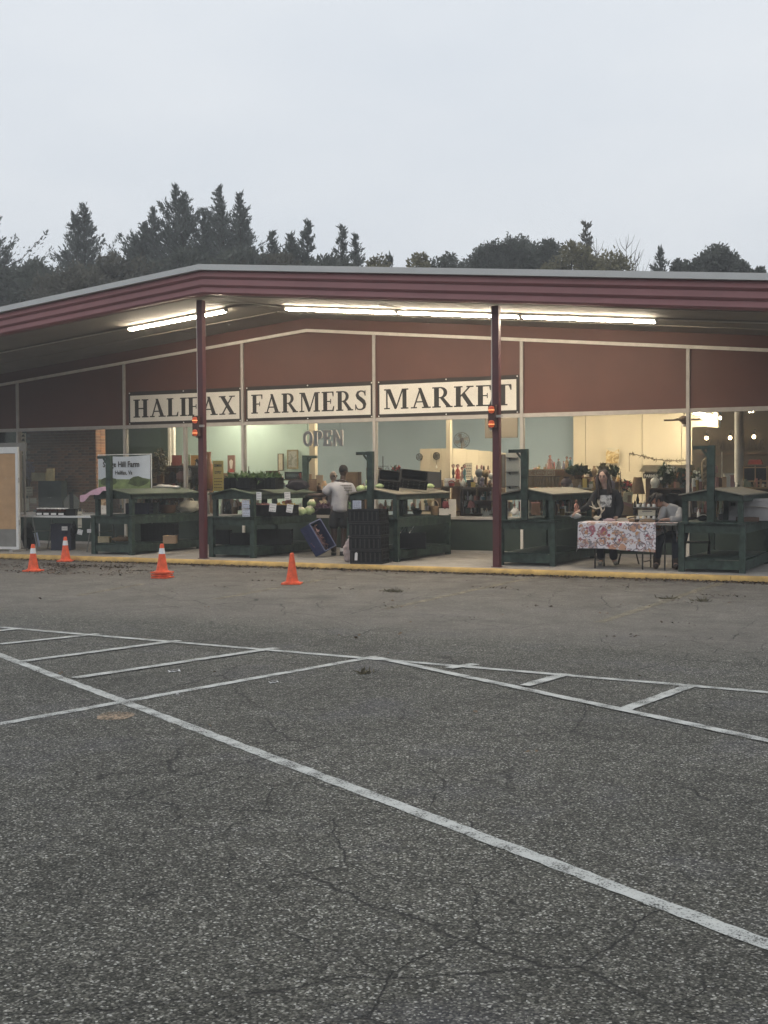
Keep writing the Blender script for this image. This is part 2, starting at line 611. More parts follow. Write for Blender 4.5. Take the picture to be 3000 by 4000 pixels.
GL = {
 'H': (.91, stem(.09) + stem(.60) + [rc(.2, .65, .46, .53)]),
 'A': (.97, [[(.13, .03), (.20, .03), (.47, .84), (.43, .97)], [(.37, 1), (.51, 1), (.87, .02), (.65, .02)], rc(.24, .68, .28, .345), rc(.02, .31, 0, SR), rc(.55, .96, 0, SR)]),
 'L': (.72, stem(.09) + [rc(.2, .66, 0, .06), [(.57, .05), (.66, .05), (.69, .25), (.645, .25)]]),
 'I': (.37, stem(.09)),
 'F': (.72, stem(.09) + FTOP),
 'E': (.76, stem(.09) + FTOP + [rc(.2, .68, 0, .06), [(.60, .05), (.68, .05), (.715, .26), (.67, .26)]]),
 'X': (.96, [[(.07, .98), (.30, .98), (.88, .02), (.65, .02)], [(.70, .98), (.78, .98), (.235, .02), (.145, .02)], rc(0, .38, 1 - SR, 1), rc(.58, .90, 1 - SR, 1), rc(.02, .35, 0, SR), rc(.55, .96, 0, SR)]),
 'R': (.95, stem(.09) + BOWL + [[(.34, .50), (.52, .50), (.90, .02), (.68, .02)], rc(.64, .95, 0, SR)]),
 'P': (.74, stem(.09) + BOWL),
 'M': (1.24, [rc(.13, .20, 0, 1), rc(.03, .31, 0, SR), rc(.03, .28, 1 - SR, 1), [(.13, 1), (.34, 1), (.66, .12), (.60, 0), (.54, 0)], [(.575, .02), (.635, .02), (.97, 1), (.90, 1)], rc(.92, 1.11, 0, 1), rc(.84, 1.20, 0, SR), rc(.90, 1.20, 1 - SR, 1)]),
 'S': (.70, ribbon([(.59, .77, .05), (.55, .90, .07), (.46, .955, .07), (.34, .965, .07), (.20, .90, .12), (.16, .77, .17), (.22, .65, .20), (.36, .55, .21), (.50, .43, .21), (.57, .29, .18), (.54, .13, .14), (.43, .05, .08), (.33, .035, .07), (.20, .05, .07), (.12, .13, .07), (.08, .27, .05)]) + [rc(.57, .62, .72, .99), rc(.05, .095, .01, .30)]),
 'K': (.95, stem(.09) + [[(.25, .40), (.25, .50), (.70, .98), (.79, .98)], [(.36, .53), (.50, .68), (.92, .02), (.68, .02)], rc(.58, .90, 1 - SR, 1), rc(.60, .96, 0, SR)]),
 'T': (.80, [rc(.305, .495, 0, 1), rc(.21, .59, 0, SR), rc(.04, .76, .94, 1), [(.03, .96), (.03, .73), (.075, .73), (.16, .96)], [(.77, .96), (.77, .73), (.725, .73), (.64, .96)]]),
 'O': (.92, arc(.46, .5, .34, .475, 0, 360, .21, .07, 24)),
 'N': (.98, [rc(.14, .21, 0, 1), rc(.03, .32, 0, SR), rc(.03, .30, 1 - SR, 1), [(.13, 1), (.33, 1), (.85, 0), (.70, 0)], rc(.77, .84, 0, 1), rc(.66, .95, 1 - SR, 1)]),
 ' ': (.4, []),
}
def serif(mb, text, x, z, h, width, y, thick=.004, gap=.06):
    """letters standing on the facade plane, facing -Y; print a hair proud of each other so no faces coincide"""
    tot = sum(GL[c][0] + gap for c in text) - gap
    kx = width / tot
    cx = 0
    for ch in text:
        w, polys = GL[ch]
        for j, p in enumerate(polys):
            e = .0003 * (j % 12)
            mb.prism([(x + (cx + a) * kx, z + b * h) for a, b in p], thick + e, 'y', y - thick - e)
        cx += w + gap
    return mb
def sans(mb, text, size, place, thick=.002, bold=0, sx=1):
    """plain letters; place maps (x, z) in metres, origin at the left of the baseline, to a point"""
    cu = bpy.data.curves.new('t', 'FONT')
    cu.body = text
    cu.size = size
    cu.offset = bold
    cu.resolution_u = 2
    o = bpy.data.objects.new('t', cu)
    C.objects.link(o)
    dg = bpy.context.evaluated_depsgraph_get()
    me = bpy.data.meshes.new_from_object(o.evaluated_get(dg))
    mb.add([place(v.co.x * sx, v.co.y) for v in me.vertices], [tuple(p.vertices) for p in me.polygons])
    w = max([v.co.x for v in me.vertices], default=0) * sx
    bpy.data.objects.remove(o)
    bpy.data.curves.remove(cu)
    bpy.data.meshes.remove(me)
    return w

# ================================================================ GROUND
DK, DW = 18.2258, 21.9925
SRX, SLOPE = -12.6736, .0954
MUL = [-20.513 + 3.1325 * i for i in range(-1, 7)]
FL = .15
def gz(y):
    t = min(1, max(0, (y - 12) / 6))
    return .07 * t * t * (3 - 2 * t)
mb = MB()
ys = [-120, -30, 0, 6, 12] + [12.5 + .5 * i for i in range(12)] + [30, 60, 140, 600]
xs = [-600, -60, -25, -15, -8, 0, 10, 60, 600]
for y in ys:
    for x in xs:
        mb.v.append((x, y, gz(y) if y < 20 else -.05))
for j in range(len(ys) - 1):
    for i in range(len(xs) - 1):
        a = j * len(xs) + i
        mb.f.append((a, a + 1, a + 1 + len(xs), a + len(xs)))
tag(mb.build('parking_lot', M_asph, smooth=60), 'grey cracked asphalt parking lot', kind='structure')

mb = MB()
for i in range(14):                       # concrete slabs with joints
    x0 = -38 + i * 3.4
    mb.box(x0, x0 + 3.385, DK + .17, 22.4, -.2, FL)
tag(mb.build('pavement', M_conc), 'pale concrete walkway under the canopy', kind='structure')
mb = MB()
prof = [(DK - .01, -.2), (DK - .005, .10), (DK + .012, .138), (DK + .04, .153), (DK + .155, .155), (DK + .155, -.2)]
for i in range(16):
    x0 = -40 + i * 3.05
    mb.prism(prof, 3.043, 'x', x0)
tag(mb.build('kerb', M_yel), 'yellow painted kerb along the walkway', kind='structure')

# painted lines
M_line = paint('line_paint', (.55, .56, .53), .735, .11)
M_old = paint('faded_line_paint', (.27, .235, .165), .80, .34, 70)
def line(p, q, w, z=.004, m=M_line, jag=.006):
    p, q = Vector(p), Vector(q)
    p.z = q.z = 0
    d = (q - p)
    n = max(2, int(d.length / .07))
    s_ = Vector((-d.y, d.x, 0)).normalized()
    mb = MB()
    for i in range(n + 1):
        c = p + d * (i / n)
        a, b = rng.uniform(-jag, jag), rng.uniform(-jag, jag)
        for k, e in ((-1, a), (1, b)):
            v = c + s_ * (k * w / 2 + e)
            mb.v.append((v.x, v.y, gz(v.y) + z))
    for i in range(n):
        mb.f.append((2 * i, 2 * i + 1, 2 * i + 3, 2 * i + 2))
    return tag(mb.build('parking_line', m, smooth=0), kind='structure')
A_B0, A_B1 = PZ(0, 2560), PZ(3000, 3693)
dB = (A_B1 - A_B0).normalized()
line(A_B0 - dB * 3.2, A_B1 + dB * 3, .088)
C0, C1 = PZ(0, 2830), PZ(1462, 2567)
dC = (C1 - C0).normalized()
line(C0 - dC * 3, C1, .088, .0055)
D0, D1 = PZ(0, 2452), PZ(3000, 2707)
dD = (D1 - D0).normalized()
line(D0 - dD * 6, D1 + dD * 4, .088, .007)
E0, E1 = PZ(1450, 2567), PZ(3000, 2897)
line(E0, E1 + (E1 - E0).normalized() * 3, .088, .0085)
for a, b in (((85, 2587), (700, 2505)), ((290, 2652), (1080, 2534)), ((0, 2519), (385, 2479)), ((-60, 2472), (70, 2459)),
             ((1752, 2613), (1860, 2597)), ((2050, 2682), (2212, 2636)), ((2440, 2775), (2700, 2681))):
    line(PZ(*a), PZ(*b), .10, .010)
for a, b in (((840, 2345), (1300, 2273)), ((1500, 2385), (2160, 2258)), ((2340, 2435), (2860, 2282)), ((300, 2330), (560, 2290))):
    p, q = PZ(*a), PZ(*b)
    q.y = min(q.y, 18.0)
    line(p, q, .125, .004, M_old, .012)
# worn sandy stain
mb = MB()
c0 = PZ(452, 2798)
n = 26
mb.v.append((c0.x, c0.y, .004))
for k in range(n):
    a = 2 * math.pi * k / n
    rr = 1 + .25 * noise.noise(Vector((math.cos(a) * 2, math.sin(a) * 2, 5)))
    d = _r * math.cos(a) * .125 * rr + Vector((_f.x, _f.y, 0)) * math.sin(a) * .15 * rr
    mb.v.append((c0.x + d.x, c0.y + d.y, .004))
mb.f = [(0, 1 + k, 1 + (k + 1) % n) for k in range(n)]
tag(mb.build('sand_patch', paint('sand_paint', (.36, .26, .17), .83, .16, 40), smooth=0), 'small tan patch of spilled sand on the asphalt', kind='stuff')

# ================================================================ BUILDING
BLD = empty('market_building', (SRX, DW, FL), 'long low gabled market building with maroon panels and lit shop windows', 'building')
def bpart(name, mb, m, parent=None, smooth=40):
    return mb.build(name, m, parent or BLD, True, smooth)
XL, XR = -24.3, -1.05
def gab(x, z): return z - SLOPE * abs(x - SRX)
# roof body and its pale metal edge, ribbed fascia below
for side in (-1, 1):
    xe = XL if side < 0 else XR
    a, b = (xe, SRX) if side < 0 else (SRX, xe)
    mb = MB()
    mb.prism([(a, gab(a, 5.30)), (b, gab(b, 5.30)), (b, gab(b, 5.44)), (a, gab(a, 5.44))], 25, 'y', DK + .30)
    bpart('roof', mb, M_ltgrey, smooth=0)
    mb = MB()
    mb.prism([(a, gab(a, 5.345)), (b, gab(b, 5.345)), (b, gab(b, 5.445)), (a, gab(a, 5.445))], .36, 'y', DK - .06)
    bpart('roof_edge', mb, mat('pale_metal_edge', (.50, .51, .51), .4, .05, 2), smooth=0)
    z = 5.343
    for k, hgt in enumerate((.145, .145, .130)):
        # each ribbed run leans out towards its lower lip
        mb = MB()
        ya, yb = DK - .005 + .012 * k, DK + .030 + .012 * k
        for (zt, zb, y0, y1) in ((z, z - hgt * .72, yb, ya), (z - hgt * .72, z - hgt + .002, ya, yb)):
            v = []
            for x in (a, b):
                v += [(x, y0, gab(x, zt)), (x, y1, gab(x, zb)), (x, DK + .2, gab(x, zb)), (x, DK + .2, gab(x, zt))]
            mb.add(v, [(0, 4, 5, 1), (1, 5, 6, 2), (2, 6, 7, 3), (3, 7, 4, 0), (0, 1, 2, 3), (4, 7, 6, 5)])
        bpart('fascia_board', mb, M_fas, smooth=0)
        z -= hgt
# soffit boards
for side in (-1, 1):
    for iy in range(3):
        y0 = DK + .205 + iy * 1.2
        y1 = y0 + 1.192 if iy < 2 else DW - .02
        for ix in range(5):
            x0 = ix * 2.44
            x1 = min(x0 + 2.432, (SRX - XL) - .02)
            if x1 <= x0: continue
            a, b = SRX + side * x0, SRX + side * x1
            if side < 0: a, b = b, a
            dz = rng.uniform(-.004, .004)
            mb = MB()
            mb.prism([(a, gab(a, 4.918 + dz)), (b, gab(b, 4.918 + dz)), (b, gab(b, 4.945)), (a, gab(a, 4.945))], y1 - y0, 'y', y0)
            bpart('soffit_board', mb, M_sof, smooth=0)
    for yb in (DK + 1.40, DK + 2.60):
        a, b = (XL, SRX - .02) if side < 0 else (SRX + .02, XR)
        mb = MB()
        mb.prism([(a, gab(a, 4.900)), (b, gab(b, 4.900)), (b, gab(b, 4.913)), (a, gab(a, 4.913))], .05, 'y', yb - .025)
        bpart('soffit_batten', mb, M_sof, smooth=0)
# wall above the windows: panels between the mullions, trim rail, strip up to the soffit
HH, TR = 2.784, 4.666
for i in range(7):
    a, b = MUL[i] + .03, MUL[i + 1] - .03
    pts = [(a, HH + .04), (b, HH + .04), (b, gab(b, TR - .03))]
    if a < SRX < b: pts.append((SRX, TR - .03))
    pts.append((a, gab(a, TR - .03)))
    bpart('wall_panel', MB().prism(pts, .06, 'y', DW + .01 + .004 * (i % 2)), M_mar, smooth=0)
for side in (-1, 1):
    a, b = (XL, SRX) if side < 0 else (SRX, XR)
    bpart('trim_rail', MB().prism([(a, gab(a, TR - .03)), (b, gab(b, TR - .03)), (b, gab(b, TR + .03)), (a, gab(a, TR + .03))], .09, 'y', DW - .025), M_wpaint, smooth=0)
    bpart('upper_wall', MB().prism([(a, gab(a, TR + .03)), (b, gab(b, TR + .03)), (b, gab(b, 4.93)), (a, gab(a, 4.93))], .06, 'y', DW + .005), M_mar, smooth=0)
    xe0, xe1 = (XL - .0, MUL[0] - .03) if side < 0 else (MUL[7] + .03, XR)
    bpart('end_wall', MB().box(xe0, xe1, DW + .01, DW + .2, FL, 3.6), M_mar, smooth=0)
for i in range(7):
    a, b = MUL[i] + .03, MUL[i + 1] - .03
    bpart('header_rail', MB().box(a, b, DW - .02, DW + .08, HH - .035, HH + .04), M_alu)
    bpart('sill_rail', MB().box(a, b, DW - .02, DW + .08, .80, .86), M_alu)
    bpart('base_panel', MB().box(a, b, DW + .012, DW + .07, FL + .05, .80), M_dkgrn)
    bpart('base_strip', MB().box(a, b, DW - .004, DW + .07, FL, FL + .05), M_alu)
    g = bpart('window_pane', MB().box(a, b, DW + .02, DW + .028, .86, HH - .035), M_glass, smooth=0)
for i, x in enumerate(MUL):
    bpart('mullion', MB().box(x - .03, x + .03, DW - .03, DW + .09, .80, gab(x, TR - .03)), M_alu)
    bpart('mullion_foot', MB().box(x - .028, x + .028, DW - .028, DW + .09, FL, .80), M_wpaint)
for px in (722,):
    x = PY(px, 1800, DW).x
    bpart('door_mullion', MB().box(x - .028, x + .028, DW - .015, DW + .08, .86, HH - .035), M_alu)
# canopy posts standing on the kerb side of the walkway
for x in (-18.80, -13.0, -7.22, -1.45):
    z1 = gab(x, 4.918) - .002
    p = bpart('canopy_post', MB().box(x - .055, x + .055, 18.64, 18.75, FL, z1), M_post)
    bpart('post_shoe', MB().box(x - .075, x + .075, 18.62, 18.77, FL, FL + .012), M_post, p)
    bpart('conduit', MB().tube([(x - .068, 18.66, 2.45), (x - .068, 18.66, z1)], .0125, 8), M_wpaint, p)
    bpart('junction_box', MB().box(x - .10, x - .056, 18.63, 18.70, 2.37, 2.53), M_alu, p)
# wires under the soffit
for pts in ([(-13.06, 18.70, 4.87), (-12.3, 19.3, 4.86), (-11.85, 19.62, 4.80)],
            [(-15.45, 19.65, gab(-15.45, 4.885)), (-18, 19.65, gab(-18, 4.885)), (-23, 19.65, gab(-23, 4.885))],
            [(-9.47, 18.95, 4.60), (-9.25, 19.55, 4.58)],
            [(-4.9, 19.65, gab(-4.9, 4.885)), (-2, 19.65, gab(-2, 4.885))]):
    bpart('conduit_run', MB().tube(pts, .011, 6), M_wpaint)

# interior shell
IN = M_ceil
def wall(name, x0, x1, y0, y1, z0, z1, m):
    return bpart(name, MB().box(x0, x1, y0, y1, z0, z1), m, smooth=0)
wall('shop_floor', -24.2, -1.1, 22.41, 34, FL - .1, FL, M_floor)
wall('shop_ceiling', -24.2, -1.1, 22.12, 34, 3.62, 3.70, M_ceil)
wall('back_wall', -24.2, -1.1, 33.9, 34, FL, 3.62, M_blue)
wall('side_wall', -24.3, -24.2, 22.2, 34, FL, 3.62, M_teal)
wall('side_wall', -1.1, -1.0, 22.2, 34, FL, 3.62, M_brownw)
xm = PY(657, 1700, 26.0).x
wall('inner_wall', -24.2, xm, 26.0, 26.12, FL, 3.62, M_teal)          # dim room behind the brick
bpart('wall_corner_trim', MB().box(xm, xm + .07, 25.98, 26.14, FL, 3.3), M_wpaint)
bpart('wall_corner_trim', MB().box(xm + .12, xm + .15, 26.02, 26.12, FL, 3.3), M_wpaint)
x_mb = PY(1215, 1700, 28.5).x
wall('inner_wall', -22.5, x_mb, 28.5, 28.6, FL, 3.62, M_mint)
x_cr = PY(2240, 1700, 28.0).x
wall('inner_wall', x_mb, x_cr + .3, 28.52, 28.62, FL, 3.62, M_blue)
for i in range(5):                                                       # cream wall sheets with dark joints
    e = [PY(q, 1700, 28.0).x for q in (2240, 2288, 2509, 2662, 2760, 2806)]
    wall('wall_sheet', e[i] + .006, e[i + 1] - .006, 27.98, 28.04, FL, 3.62, M_cream)
wall('wall_sheet_backing', x_cr, PY(2806, 1700, 28).x, 28.045, 28.1, FL, 3.62, M_brownw)
x_bw = PY(2703, 1700, 26.6).x
x_st = PY(2812, 1700, 26.6).x
z_bw = PY(2740, 1666, 26.6).z
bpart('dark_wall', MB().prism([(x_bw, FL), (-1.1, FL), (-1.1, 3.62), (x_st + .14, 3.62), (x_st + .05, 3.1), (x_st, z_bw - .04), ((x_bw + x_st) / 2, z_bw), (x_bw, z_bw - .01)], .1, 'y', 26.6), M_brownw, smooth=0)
for pxa, pxb, y, m, nm in ((1203, 1233, 24.0, M_cream, 'shop_column'), (1738, 1761, 23.9, M_cream, 'shop_column')):
    a, b = PY(pxa, 1700, y).x, PY(pxb, 1700, y).x
    bpart(nm, MB().box(a + .03, b - .02, y, y + .12, FL, 3.62), m)
x = PY(2887, 1700, 24).x
bpart('round_column', MB().lathe([(.085, FL), (.085, 3.62)], 20, (x, 24, 0)), M_wpaint)
# booth partition: an L of cream boards that stops below the ceiling
bx = PY(1770, 1745, 24.3).x
x0 = PY(1640, 1755, 24.3).x
n = 3
for i in range(n):
    a = x0 + (bx - x0) * i / n
    b = x0 + (bx - x0) * (i + 1) / n
    bpart('booth_board', MB().box(a + .003, b - .003, 24.3, 24.34, FL, 2.245), M_cream)
for i in range(5):
    a, b = 24.34 + i * .72, 24.34 + (i + 1) * .72 - .006
    bpart('booth_board', MB().box(bx - .04, bx, a, b, FL, 2.245 - .012 * i), M_cream)

# strip lights: two tubes in a white tray
def strip_light(loc, length, label, group, tubem, alongx=True, tilt=0.0, drop=.0):
    o = empty('strip_light', loc, label, 'ceiling light', group=group)
    if alongx: o.rotation_euler = (0, tilt, 0)
    else: o.rotation_euler = (0, 0, math.pi / 2)
    h = length / 2
    mb = MB().box(-h, h, -.055, .055, -.045, 0)
    mb.box(-h, -h + .03, -.05, .05, -.08, -.045).box(h - .03, h, -.05, .05, -.08, -.045)
    mb.build('housing', M_white, o, False)
    for s_ in (-1, 1):
        MB().tube([(-h + .035, s_ * .032, -.068), (h - .035, s_ * .032, -.068)], .019, 8).build('tube', tubem, o, False)
    return o
Yt = 19.65
def on_soffit(x): return (x, Yt, gab(x, 4.916))
tl = math.atan(SLOPE)
strip_light(on_soffit(-14.25), 2.33, 'lone lit strip light under the soffit by the banner post on the ridge', 'canopy strip lights', M_tube, True, -tl)
for xc, lab in ((-10.62, 'lit strip light nearest the roof ridge in the row of three above the banners'),
                (-8.30, 'middle lit strip light of the row of three, crossed by the maroon post'),
                (-5.98, 'end strip light of the row of three, above the plain maroon panel')):
    strip_light(on_soffit(xc), 2.31, lab, 'canopy strip lights', M_tube, True, tl)
# shop lights, along the depth of the shop
zt = 2.98
p, q = PZ(2712, 1611, zt), PZ(2842, 1638, zt)
strip_light(((p.x + q.x) / 2, (p.y + q.y) / 2, zt + .06), min(6.5, (q - p).length), 'lit shop strip light seen through the glass just beside the cream wall', 'shop strip lights', M_tube_in, False)
p = PZ(2925, 1606, zt)
strip_light((p.x + .04, p.y + 1.2, zt + .06), 2.4, 'lit shop strip light at the edge of the photo past the round column', 'shop strip lights', M_tube_in, False)
for (x, y), lab in zip(((-17.6, 24.7), (-18.3, 27.2), (-13.2, 24.2), (-9.6, 25.6), (-7.2, 26.0), (-6.6, 23.6), (-15.6, 23.9), (-10.6, 23.6), (-8.6, 23.4)), ['ceiling strip light above the brick wall bay, out of sight over the header', 'ceiling strip light over the mint wall room, out of sight over the header', 'ceiling strip light over the OPEN letters, out of sight over the header', 'ceiling strip light over the booth boards, out of sight over the header', 'ceiling strip light over the cottage counter, out of sight over the header', 'ceiling strip light over the cream wall, out of sight over the header', 'ceiling strip light over the yellow window sign, out of sight over the header', 'ceiling strip light over the egg cartons, out of sight over the header', 'ceiling strip light over the pegboard, out of sight over the header']):
    strip_light((x, y, 3.61), 2.4, lab, 'shop ceiling lights', M_tube_in, False)  # unseen tubes, added to brighten the shop behind the glass

# brick return inside the window, brick by brick
bwx0, bwx1 = PY(104, 1700, 23.0).x, PY(372, 1700, 23.0).x
bwall = empty('brick_wall', (bwx1, 23.0, FL), 'brown brick wall inside the window beside the farm banner', 'wall')
BM = [mat('brick_%s' % k, c, .85, .25, 9) for k, c in (('red', (.33, .165, .095)), ('brown', (.28, .15, .09)), ('dark', (.21, .12, .08)))]
MB().box(bwx0, bwx1 + .002, 23.012, 23.36, FL, 3.3).build('mortar', mat('mortar', (.34, .27, .19), .9, .2, 12), bwall)
bl, bh, bd = .203, .057, .09
meshes = [MB().box(0, bl, 0, bd, 0, bh).mesh('brick', m, 0) for m in BM]
ends = [MB().box(0, .012, 0, .16, 0, bh).mesh('brick', m, 0) for m in BM]
def brick(me, x, y, z):
    o = bpy.data.objects.new('brick', me)
    C.objects.link(o)
    o.parent = bwall
    o.location = Vector((x, y, z)) - bwall.location
nb = 0
z = 1.12
row = 0
rest = MB()
while z < 3.0:
    x = bwx1 - bl - (.107 if row % 2 else 0)
    while x > bwx0:
        if nb < 215: brick(rng.choice(meshes), x, 23.0 + rng.uniform(0, .006), z); nb += 1
        else: rest.box(x, x + bl, 23.003, 23.09, z, z + bh)
        x -= bl + .0105
    if row % 2: rest.box(bwx1 - .096, bwx1, 23.003, 23.09, z, z + bh)
    for k in range(2):
        if nb < 290: brick(rng.choice(ends), bwx1 + rng.uniform(0, .003), 23.015 + k * .172, z); nb += 1
    z += .0672
    row += 1
z = FL + .01
while z < 1.1:
    rest.box(bwx0, bwx1, 23.003, 23.09, z, z + bh)
    z += .0672
tag(rest.build('brick_rows', BM[1], bwall, True, 0), kind='stuff')

# three banners over the windows
def banner(text, xa, xb, label):
    o = empty('banner', ((xa + xb) / 2, DW - .03, 2.84), label, 'banner', group='lettered banners')
    y = DW - .032
    mb = MB()
    n = 16
    for i in range(n + 1):
        x = xa - .05 + (xb - xa + .10) * i / n
        w = .004 * math.sin(i * 1.7)
        mb.v += [(x, y + w, 2.835), (x, y + .008 + w, 2.835), (x, y + w, 3.555 + .006 * math.sin(i * .9)), (x, y + .008 + w, 3.555)]
    for i in range(n):
        a = 4 * i
        mb.f += [(a, a + 4, a + 6, a + 2), (a + 1, a + 3, a + 7, a + 5), (a + 2, a + 6, a + 7, a + 3), (a, a + 1, a + 5, a + 4)]
    mb.build('hem', mat('black_hem', (.020, .017, .016), .8, .2, 5), o)
    mb = MB().box(xa, xb, y - .012, y - .006, 2.89, 3.475)
    mb.build('sheet', mat('banner_white', (.60, .575, .53), .75, .07, 2), o)
    serif(MB(), text, xa + .09, 2.985, .40, xb - xa - .17, y - .0125, .003).build('lettering', M_ink, o, True, 0)
    for gx in (xa - .02, (xa + xb) / 2, xb + .02):
        for gzv in (2.85, 3.53):
            MB().tube([(gx, y - .012, gzv), (gx, y - .004, gzv)], .014, 8).build('grommet', M_white, o)
banner('HALIFAX', -17.19, -14.31, 'white banner with black hem reading HALIFAX above the windows')
banner('FARMERS', -14.10, -11.18, 'white banner with black hem reading FARMERS, between the other two')
banner('MARKET', -10.98, -8.08, 'white banner with black hem reading MARKET, partly behind the maroon post')

# amber twin lamps on two posts
for px, label in ((766, 'amber twin lamp on the maroon post in front of the HALIFAX banner'), (1923, 'amber twin lamp on the maroon post in front of the MARKET banner')):
    c = PY(px, 1664 if px < 1000 else 1626, 18.56)
    o = empty('post_lamp', c, label, 'lamp', group='amber post lamps')
    MB().box(-.062, .062, -.03, .05, -.185, .185).build('housing', mat('lamp_housing', (.05, .018, .014), .5, .2, 8), o, False)
    MB().box(.062, .16, .0, .04, -.02, .02).build('bracket', M_alu, o, False)
    for z in (-.125, .105):
        l = MB()
        l.lathe([(.002, -.062), (.040, -.050), (.050, -.02), (.050, .02), (.040, .050), (.002, .062)], 14, (0, -.036, z))
        lo = l.build('lens', M_amber, o, False)
        MB().lathe([(.002, -.014), (.036, -.012), (.0535, 0), (.036, .012), (.002, .014)], 14, (0, -.036, z - .006)).build('bulb', M_amberhot, lo, False)

# ================================================================ TREES behind the building
def leafy(m, k=.38):
    t = m.node_tree
    b = t.nodes['Principled BSDF']
    out = t.nodes['Material Output']
    tl_ = N(t, 'ShaderNodeBsdfTranslucent')
    t.links.new(b.inputs['Base Color'].links[0].from_socket, tl_.inputs[0])
    mx = N(t, 'ShaderNodeMixShader')
    mx.inputs[0].default_value = k
    t.links.new(b.outputs[0], mx.inputs[1])
    t.links.new(tl_.outputs[0], mx.inputs[2])
    t.links.new(mx.outputs[0], out.inputs[0])
    return m
M_bark = mat('bark', (.055, .045, .038), .9, .25, 6)
M_ced = mat('cedar_green', (.105, .120, .105), .8, .45, 1.2)
M_ced2 = mat('cedar_brownish', (.110, .105, .080), .8, .45, 1.2)
M_yelf = mat('autumn_leaf', (.19, .175, .10), .8, .4, 1.5)
M_dkf = mat('dark_leaf', (.105, .115, .095), .8, .45, 1.0)
for m_ in (M_ced, M_ced2, M_yelf, M_dkf):
    leafy(m_)
def leaf(mb, c, d, L_, w, r):
    d = d.normalized()
    a = d.cross(Vector((r.gauss(0, 1), r.gauss(0, 1), r.gauss(0, 1)))).normalized() * w
    mb.add([c - a * .5, c + d * L_ * .45 - a, c + d * L_, c + d * L_ * .45 + a, c + a * .5], [(0, 1, 2, 3, 4)])
def cedar(px, py, y, slope, label, seed, tops=1, m=None, base=.58, dens=1.0, lean=0):
    """slope: half width gained per metre below the tip"""
    r = random.Random(seed)
    top = PY(px, py, y)
    H = top.z
    o = empty('cedar_tree', (top.x, y, 0), label, 'tree', group='trees beyond the roof')
    tr = MB().tube([(0, 0, 0), (0, 0, H * .4), (lean * .5, 0, H * .75), (lean, 0, H * .985)], [.20, .15, .07, .012], 7)
    cw = MB()
    apex = [(0, 0, H)]
    for k in range(tops - 1):
        off = r.choice((-1, 1)) * r.uniform(.35, 1.3)
        apex.append((off, r.uniform(-.7, .7), H - abs(off) * r.uniform(.45, 1.1) - .15))
    for (ax, ay, hh) in apex:
        if ax or ay:
            tr.tube([(0, 0, H * .5), (ax * .7, ay * .7, hh * .75), (ax, ay, hh * .985)], [.11, .06, .012], 6)
        hc = hh * (1 - base)
        nb_ = int(23 * hc * dens)
        for i in range(nb_):
            t = ((i + r.random()) / nb_) ** .9                # 0 low, 1 tip
            z0 = hh * base + hc * t * .985
            a = r.uniform(0, 2 * math.pi)
            tier = .62 + .75 * max(0, noise.noise(Vector((z0 * 1.5, seed * 2.1 + ax, math.cos(a) * .8))) + .35)
            L_ = max(.14, slope * hc * (1 - t) * tier * r.choice((.55, .8, 1.0, 1.25)) * r.uniform(.8, 1.1))
            d = Vector((math.cos(a), math.sin(a), .15 + .75 * t + r.uniform(-.1, .3))).normalized()
            p0 = Vector((ax + lean * z0 / H, ay, z0 - .10 * L_))
            mid = p0 + d * L_ * .55 + Vector((0, 0, -.07 * L_))
            tip = p0 + d * L_ + Vector((0, 0, .06 * L_))
            tr.tube([p0, mid, tip], [.014 + .010 * L_, .010 + .004 * L_, .003], 3, False)
            ns = int(9 + L_ * 27)
            for j in range(ns):
                s_ = r.random() ** .8
                c = p0.lerp(mid, s_ / .55) if s_ < .55 else mid.lerp(tip, (s_ - .55) / .45)
                wob = .035 + .13 * L_ * (1 - s_)
                c = c + Vector((r.gauss(0, wob), r.gauss(0, wob), r.gauss(0, wob * .55)))
                ld = d + Vector((r.gauss(0, .45), r.gauss(0, .45), r.gauss(.35, .35)))
                leaf(cw, c, ld, r.uniform(.09, .25), r.uniform(.018, .042), r)
    tr.build('trunk', M_bark, o, False)
    cw.build('crown', m or M_ced, o, False, 0)
    return o
